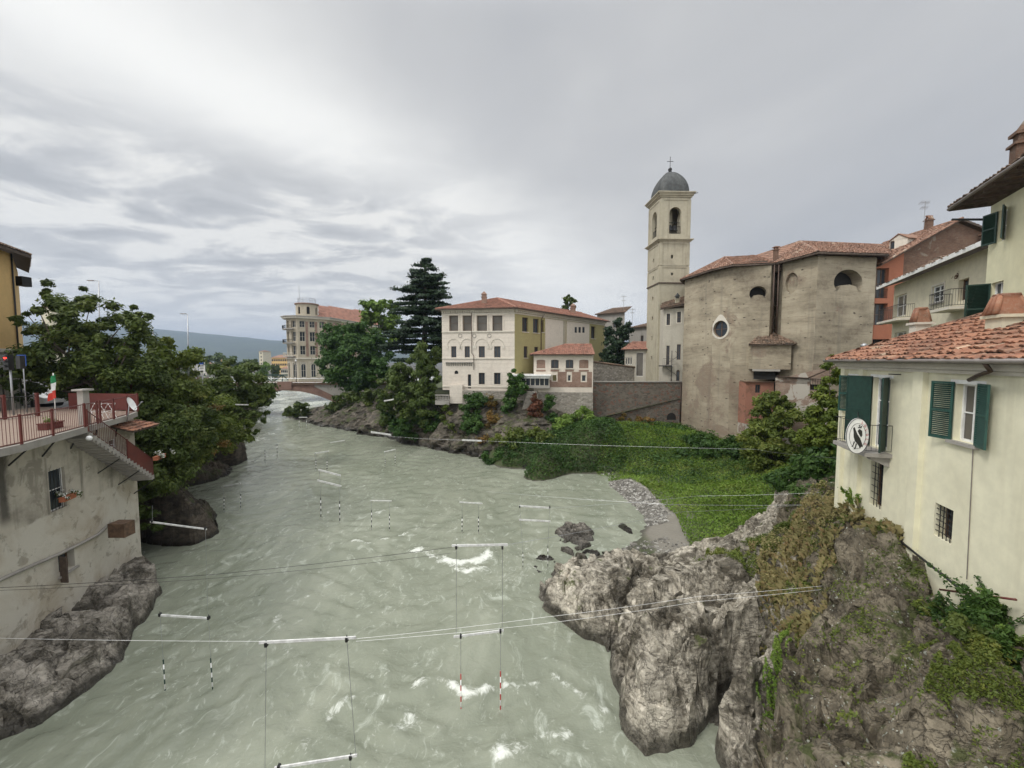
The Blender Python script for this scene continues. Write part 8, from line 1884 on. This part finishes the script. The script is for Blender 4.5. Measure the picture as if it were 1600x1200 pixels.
def stones(name, label, zfun, region, count, smin, smax, mat, seed):
    rs = np.random.RandomState(seed); region = np.array(region, float); lo = region.min(0); hi = region.max(0); P = rs.rand(count * 4, 2) * (hi - lo) + lo; P = P[poly_sd(P, region) > 0][:count]; V = zfun(P); V = V[V[:, 2] > -.12]
    n = len(V); o6 = np.array([(1, 0, 0), (-1, 0, 0), (0, 1, 0), (0, -1, 0), (0, 0, 1), (0, 0, -1), (.65, .65, .45), (-.65, .6, .4), (.6, -.65, .42), (-.62, -.62, .45)]); f8 = np.array([(4, 6, 0), (4, 2, 6), (6, 2, 0), (4, 7, 2), (4, 1, 7), (7, 1, 2), (4, 8, 3), (4, 0, 8), (8, 0, 3), (4, 9, 1), (4, 3, 9), (9, 3, 1)])
    s = smin + (smax - smin) * rs.rand(n) ** 4; Q = V[:, None] + o6[None] * s[:, None, None] * (.6 + .7 * rs.rand(n, 1, 3)) * (1, 1, .7) * (.85 + .3 * rs.rand(n, 10, 1)); F_ = (np.arange(n)[:, None, None] * 10 + f8[None]).reshape(-1, 3)
    o = raw_mesh(name, Q.reshape(-1, 3), F_, mat, np.repeat(rs.rand(n), 10)); props(o, label, 'stones', kind='stuff')
m_, t, b = material('river_pebbles'); setb(t, b, t.ramp(t.attr('tint'), [(0, (.07, .065, .055)), (.5, (.16, .15, .13)), (.85, (.27, .26, .23)), (1, (.42, .41, .38))]), .8)
stones('shore_pebbles', 'grey and pale pebbles strewn along the curved shore', gfun, [xy(*p) for p in [(930, 742), (955, 738), (982, 754), (1014, 778), (1042, 808), (1042, 824), (1012, 824), (1002, 800), (975, 778), (950, 762)]], 9000, .03, .22, m_, 3)
stones('shore_pebbles', 'loose stones at the foot of the outcrop on the wet sand', gfun, [xy(*p) for p in [(950, 872), (985, 850), (1040, 845), (1085, 868), (1060, 880), (1000, 880)]], 500, .03, .2, m_, 4)
dry1 = [xy(*p, z) for *p, z in [(1190, 880, 3.2), (1260, 830, 4.4), (1340, 845, 5.6), (1440, 875, 6), (1480, 925, 6), (1400, 900, 5.8), (1330, 880, 5.4), (1250, 990, 3.8), (1190, 960, 3.2)]]
blades('dry_grass', 'dry orange and straw grass tufts on the rock below the cream house', out_fun, dry1, 30000, .26, L['dry'], 3, mz(-.30), width=.006)
scatter('creeping_weeds', 'low yellow green weeds in the cracks of the upper rocks', out_fun, [xy(*p, z) for *p, z in [(1180, 850, 3), (1330, 800, 5.2), (1470, 920, 6), (1600, 1010, 6), (1600, 1200, 5), (1180, 1200, 2.3), (1210, 1000, 3.3)]], 34000, .04, L['olive'], 4, .09, mz(.05, .9), cat='weeds')
scatter('green_moss_strip', 'bright green plants in the cleft between the pale and the dark rock', out_fun, [xy(*p, z) for *p, z in [(1190, 1100, 2.6), (1180, 1060, 2.8), (1205, 1010, 3.3), (1235, 980, 3.6), (1250, 995, 3.6), (1225, 1035, 3.3), (1205, 1090, 2.7)]], 5000, .035, L['grass'], 5, .1, cat='moss')
scatter('scrub', 'olive and rusty scrub on the shoulder of rock at the house corner', out_fun, [xy(*p, z) for *p, z in [(1165, 860, 2.6), (1250, 790, 4.6), (1318, 790, 5.4), (1335, 850, 5.6), (1260, 880, 4.3), (1190, 900, 3.2)]], 30000, .05, L['dry'], 21, .28, mz(-.35, .7), cat='scrub')
scatter('scrub', 'green low growth along the meadow side of the rock', out_fun, [xy(*p, z) for *p, z in [(1080, 868, 1.8), (1180, 850, 2.6), (1235, 800, 4.2), (1300, 785, 5.2), (1240, 850, 4.2), (1180, 890, 2.8)]], 26000, .05, L['olive'], 22, .25, mz(-.35, .6), cat='scrub')
scatter('scrub', 'mixed green scrub among the dry grass below the cream house', out_fun, dry1, 22000, .045, L['olive'], 23, .25, mz(-.05, 1.1), cat='scrub')
scatter('grass_patch', 'olive grass patches on the lowest right slope', out_fun, [xy(*p, z) for *p, z in [(1440, 1060, 4.8), (1620, 1070, 5.6), (1640, 1260, 5), (1400, 1260, 4.3), (1450, 1130, 4.7)]], 26000, .035, L['olive'], 24, .12, mz(-.15, .9))
base_line = [xy(*p, z) for *p, z in [(1440, 985, 5.2), (1490, 970, 6), (1550, 965, 6.4), (1600, 985, 6.4), (1640, 1060, 6), (1600, 1110, 5.4), (1530, 1090, 5.2), (1480, 1050, 5)]]
scatter('leafy_undergrowth', 'dark leafy undergrowth against the foot of the cream house', out_fun, base_line, 16000, .06, L['ivy'], 6, .55, mz(-.8), cat='undergrowth')
def plant(name, lab, base, n, ln, mat, seed, leaf=.06, spread=.5, group=None):
    rs = np.random.RandomState(seed); base = np.array(base, float); t_ = thing(name, lab, 'plant', base, group); m = MB(); Cc = []
    for i in range(n):
        a = rs.rand() * 2 * PI; l_ = ln * rs.uniform(.5, 1.1); tip = base + (math.cos(a) * l_ * spread, math.sin(a) * l_ * spread, l_ * rs.uniform(.6, 1)); mid = (base + tip) / 2 + (0, 0, .15 * l_); m.tube([base, mid, tip], [.012, .009, .004], 4)
        for s_ in np.linspace(.3, 1, 7): q = base * (1 - s_) ** 2 + 2 * mid * s_ * (1 - s_) + tip * s_ * s_; Cc.append(q)
    m.build('stem', MT['bark'], t_); leaves('foliage', Cc, np.full((len(Cc), 3), .10), 9, leaf, mat, t_, seed)
def onrock(px, py, z): 
    p = xy(px, py, z); v = out_fun(np.array([p]))[0]; return v
plant('wild_vine', 'leafy green vine at the foot of the cream house below the balcony', onrock(1352, 845, 5.8), 16, 1.1, L['grass'], 5, .07)
for i, (px, py, z) in enumerate([(1500, 985, 6), (1530, 985, 6.2), (1560, 990, 6.3), (1590, 985, 6.4), (1480, 1000, 5.6), (1550, 1035, 5.8), (1590, 1040, 6), (1510, 1040, 5.5)]):
    plant('wild_shrub', ['arching dark green shrub against the house foot, just right of the dry grass', 'shrub with long shoots under the crossing pipes', 'tall shoots reaching up the cream wall below the rusty pipe', 'shrub at the right edge touching the cream wall', 'low shrub nearest the bare dark rock face', 'spreading shrub in front of the tall shoots', 'leafy shrub low at the right edge', 'small bright shrub in front of the dark rock face'][i], onrock(px, py, z), 14, [.9, 1.0, 1.3, 1.0, .6, .7, .8, .5][i], L[['ivy', 'broad', 'ivy', 'light', 'olive', 'light', 'ivy', 'olive'][i]], 100 + i, .05, .9, 'wild shrubs at the foot of the cream house')

for i, (px, py, z, r_, mt, lab) in enumerate([(1530, 1010, 5.9, .55, 'ivy', 'rounded dark bush nearest the wall under the crossing pipes'), (1575, 1030, 6.0, .6, 'chestnut', 'rounded dark bush at the right frame edge'), (1500, 1060, 5.3, .45, 'broad', 'low bush right beside the dark rock face'), (1560, 1085, 5.3, .5, 'olive', 'lighter bush on the slope below the dark bushes'), (1350, 835, 5.8, .3, 'olive', 'small bush at the wall foot below the tall barred window')]):
    p = onrock(px, py, z); bush('slope_bush', lab, 'shrub', [(p + (0, 0, r_ * .4), (r_, r_, r_ * .6))], L[mt], 300, 16, .05, 130 + i, 'bushes on the slope below the cream house', base=p)
# ------------------------------------------------------------------ slalom gates and cables
def pole(root, top, bot, cols, r=.022):
    top = np.array(top, float); bot = np.array(bot, float); n = 8; po = None
    m = MB(); m.tube([top, bot], r * .92, 8); po = m.build('pole', MT['white'], root); m = MB()
    for i in range(0, n, 2): m.tube([top + (bot - top) * i / n, top + (bot - top) * (i + 1) / n], r, 8)
    m.build_each('stripe', MT[cols], po)
def beam(root, a, b, t_=.05):
    a = np.array(a, float); b = np.array(b, float); d = b - a; m = MB(); m.box((a + b) / 2, np.linalg.norm(d) / 2, t_ * .55, t_, d); m.build('beam', MT['beam'], root)
def cord(root, a, b, r=.008):
    m = MB(); m.tube([a, b], r, 4); m.build('cord', MT['steel'], root)
G = 'slalom gates hung over the river'
def gate(lab, Y, beams, poles=(), cords=(), col='darkgreen', bt=.036, pr=.022, cr=.008):
    c = atY((beams[0][0] + beams[0][2]) / 2, (beams[0][1] + beams[0][3]) / 2, Y); t_ = thing('slalom_gate', lab, 'slalom gate', c, G)
    for x0, y0, x1, y1 in beams: beam(t_, atY(x0, y0, Y), atY(x1, y1, Y), bt)
    for x0, y0, x1, y1 in poles: pole(t_, atY(x0, y0, Y), atY(x1, y1, Y), col, pr)
    for x0, y0, x1, y1 in cords:
        cord(t_, atY(x0, y0, Y), atY(x1, y1, Y), cr)
        if Y < 25: m = MB(); p = atY(x0, y0, Y); m.box(p + (0, 0, .02), .035, .05, .06); m.tube([p + (0, 0, .06), p + (0, 0, .15)], .012, 4); m.build('pulley', MT['iron'], t_)
gate('large white gate with red and white poles under a long upper bar', 14.0, [(706, 852.5, 793, 851), (709, 995, 787, 985)], [(720, 1053, 720.5, 1122), (782, 1048, 782, 1120)], [(713, 856, 713, 990), (785, 856, 785, 984), (720, 995, 720, 1053), (782, 987, 782, 1048)], 'red')
gate('widest gate with two long white bars, nearest to the camera at bottom centre', 11.0, [(405, 1004, 556, 996), (429, 1200, 558, 1180)], [], [(416, 1008, 414, 1200), (542, 1000, 556, 1180), (548, 1184, 548, 1260), (436, 1199, 436, 1260)])
gate('gate with dark green striped poles left of the widest gate', 14.9, [(248, 961, 327, 966)], [(255, 1030, 259, 1092), (329, 1028, 333, 1088)], [(250, 961, 255, 1030), (326, 966, 329, 1028)])
gate('single thick white bar in front of the wedge rock by the grey house', 19.0, [(235, 815.5, 323, 827)], [], [(238, 815, 238, 790), (321, 826, 325, 965)])
gate('mid river gate with dark striped poles under two slanting bars', 31.0, [(497.6, 734, 532.5, 743), (496, 750.5, 533, 759.5)], [(501, 777, 501.5, 812), (530.5, 783, 531, 818)], [(499, 735, 501, 777), (531.5, 743, 530.5, 783)], 'black', .06, .035, .012)
gate('faint mid river gate with thin poles right of the slanting bars', 29.5, [(578, 782, 612, 782.5)], [(580.5, 797, 580.5, 828), (608.5, 803, 608.5, 830)], [(580, 782, 580.5, 797), (609, 782, 608.5, 803)], 'black', .035, .028, .01)
gate('mid river gate upstream of the long white bar', 29.0, [(718, 784.6, 753.7, 786.6)], [(722, 807, 722, 834), (747.6, 807, 747.6, 834)], [(722, 785, 722, 807), (747.6, 786, 747.6, 807)], 'black', .04, .03, .01)
gate('pair of white bars just above the river rocks, right of centre', 23.9, [(811, 790.5, 860, 793.5), (811, 812, 860, 814.5)], [(817, 862, 817, 890), (856, 852, 856, 890)], [(812, 792, 817, 862), (859, 793, 856, 852)], 'black', .045, .02, .008)
gate('small gate with a slanting bar near the left bank rocks', 33.0, [(346, 760.5, 376, 755)], [(350, 777, 350, 800), (376, 772, 376, 796)], [(348, 760, 350, 777), (375, 755, 376, 772)], 'black', .04, .03, .01)
gate('small distant gate right of the rapids with a rising bar', 46.0, [(491.6, 708.2, 514, 705)], [(493.5, 718, 493.5, 735), (511, 719, 511, 735)], [(493, 708, 493.5, 718), (512, 705.5, 511, 719)], 'black', .06, .04, .015)
gate('distant single bar upstream of the small rising gate', 55.0, [(516, 691.6, 538.5, 688)], [], [(517, 691, 517, 684), (537, 688, 537, 681)], 'black', .06)
gate('small gate below the cliff foot in the right of the river', 46.0, [(600, 706, 618, 702)], [(602, 717, 602, 729), (617.5, 711, 617.5, 727)], [(601, 706, 602, 717), (617.5, 702, 617.5, 711)], 'black', .055, .035, .012)
gate('short white bar over the water in front of the feathery tree', 50.0, [(579.5, 675, 611, 679.5)], [], [(581, 675, 581, 668), (609, 679, 609, 672)], 'black', .1)
gate('white bar in front of the creeper covered cliff below the palazzo', 45.0, [(722, 687.5, 752.5, 688.8)], [], [(724, 687.5, 724, 684), (751, 688.5, 751, 685)], 'black', .085)
gate('long pale bar in front of the round river tree', 42.0, [(344, 631.5, 388, 632.5)], [], [(346, 631.5, 346, 625), (386, 632, 386, 626)], 'black', .055)
gate('pale bar nearest the arch of the brick bridge', 80.0, [(487, 635, 514, 633)], [], [(489, 634, 489, 628), (512, 633, 512, 627)], 'black', .12)
gate('thin pale bar under the right springing of the brick bridge', 90.0, [(515, 625, 538, 623.5)], [], [(517, 625, 517, 619), (536, 623.5, 536, 618)], 'black', .1)
gate('short pale bar in front of the feathery hanging tree', 55.0, [(600, 626.5, 615, 624)], [], [(601, 626, 601, 620), (614, 624, 614, 618)], 'black', .09)
gate('tiny gate with white poles at the dark cliff foot by the bridge', 75.0, [(467, 652, 480, 652)], [(467.5, 655, 467.5, 675), (479, 655, 479, 675)], [(467.5, 652, 467.5, 655), (479, 652, 479, 655)], 'steel', .07, .045, .02)
gate('small gate with a bar low beside the dark bulging rock', 50.0, [(383, 722, 397, 721)], [(414, 703, 414, 722), (433, 694, 433, 716)], [(397, 721, 414, 703), (397, 721, 433, 694)], 'black', .05, .035, .015)
def cable(lab, pts, r=.012, mat='steel', sag=0):
    P_ = [atY(*p) for p in pts]; Q = []
    for a, b in zip(P_[:-1], P_[1:]):
        for k in range(12): t_ = k / 12; Q.append(a + (b - a) * t_ - np.array((0, 0, 1)) * sag * 4 * t_ * (1 - t_))
    Q.append(P_[-1]); m = MB(); m.tube(Q, r, 5); o = m.build('gate_cable', MT[mat], None); props(o, lab, 'cable', 'cables spanning the river')
cable('upper dark cable running from the left to the long white gate bar', [(-40, 920, 14), (340, 897, 14), (706, 855, 14)], .008, 'iron', .04)
cable('lower dark cable just beneath the upper one, ending at the same gate', [(-40, 924, 14), (340, 903, 14), (706, 864, 14)], .006, 'iron', .05)
cable('pale cable from the long gate bar to the corner of the cream house', [(793, 851, 14), (1060, 800, 17), (1312, 785, 19.5)], .006, 'steel', .05)
cable('pale low cable from the left edge to the widest gate bar', [(-40, 996, 12), (405, 1002, 11)], .004, 'white', .03)
cable('pale cable from the widest gate bar over the outcrop to the dry grass', [(556, 998, 11), (845, 965, 12), (1090, 932, 13.2), (1390, 905, 14.5)], .0045, 'white', .03)
cable('second pale cable over the outcrop, slightly below the first', [(556, 1002, 11), (845, 975, 12), (1090, 940, 13.2), (1390, 909, 14.5)], .0045, 'white', .03)
cable('long pale cable crossing the bushes below the church', [(600, 681, 50), (740, 688, 45), (1180, 702, 32), (1318, 716, 21)], .008, 'steel', .1)
cable('faint cable above the meadow ending at the cream house corner', [(760, 768, 34), (1040, 788, 26), (1312, 788, 19)], .008, 'steel', .06)
cable('faint cable over the sandbank from the paired white bars', [(860, 794, 23.9), (1090, 775, 24), (1312, 768, 20.5)], .006, 'steel', .05)
# loose things on the flat
t_ = thing('litter_bottle', 'small white bottle lying on the rock beside the meadow', 'bottle', onrock(1110, 874, 2.2)); m = MB(); p = ORG[t_.name]; m.tube([p + (0, 0, .08), p + (.22, 0, .1), p + (.3, 0, .11)], [.06, .06, .025], 8); m.build('body', MT['white'], t_)

# ------------------------------------------------------------------ haze over the valley
m_, t, b = material('valley_air'); t.N.remove(b); pv = t.new('ShaderNodeVolumePrincipled'); pv.inputs['Color'].default_value = (.56, .70, .93, 1); pv.inputs['Density'].default_value = HAZE = 0.00017; pv.inputs['Anisotropy'].default_value = .2
t.L.new(pv.outputs[0], t.N['Material Output'].inputs['Volume'])
mb = MB(); mb.box((0, 4500, 236), 14000, 4900, 240); o = mb.build('haze', m_); props(o, 'thin blue air over the valley', 'haze', kind='stuff')
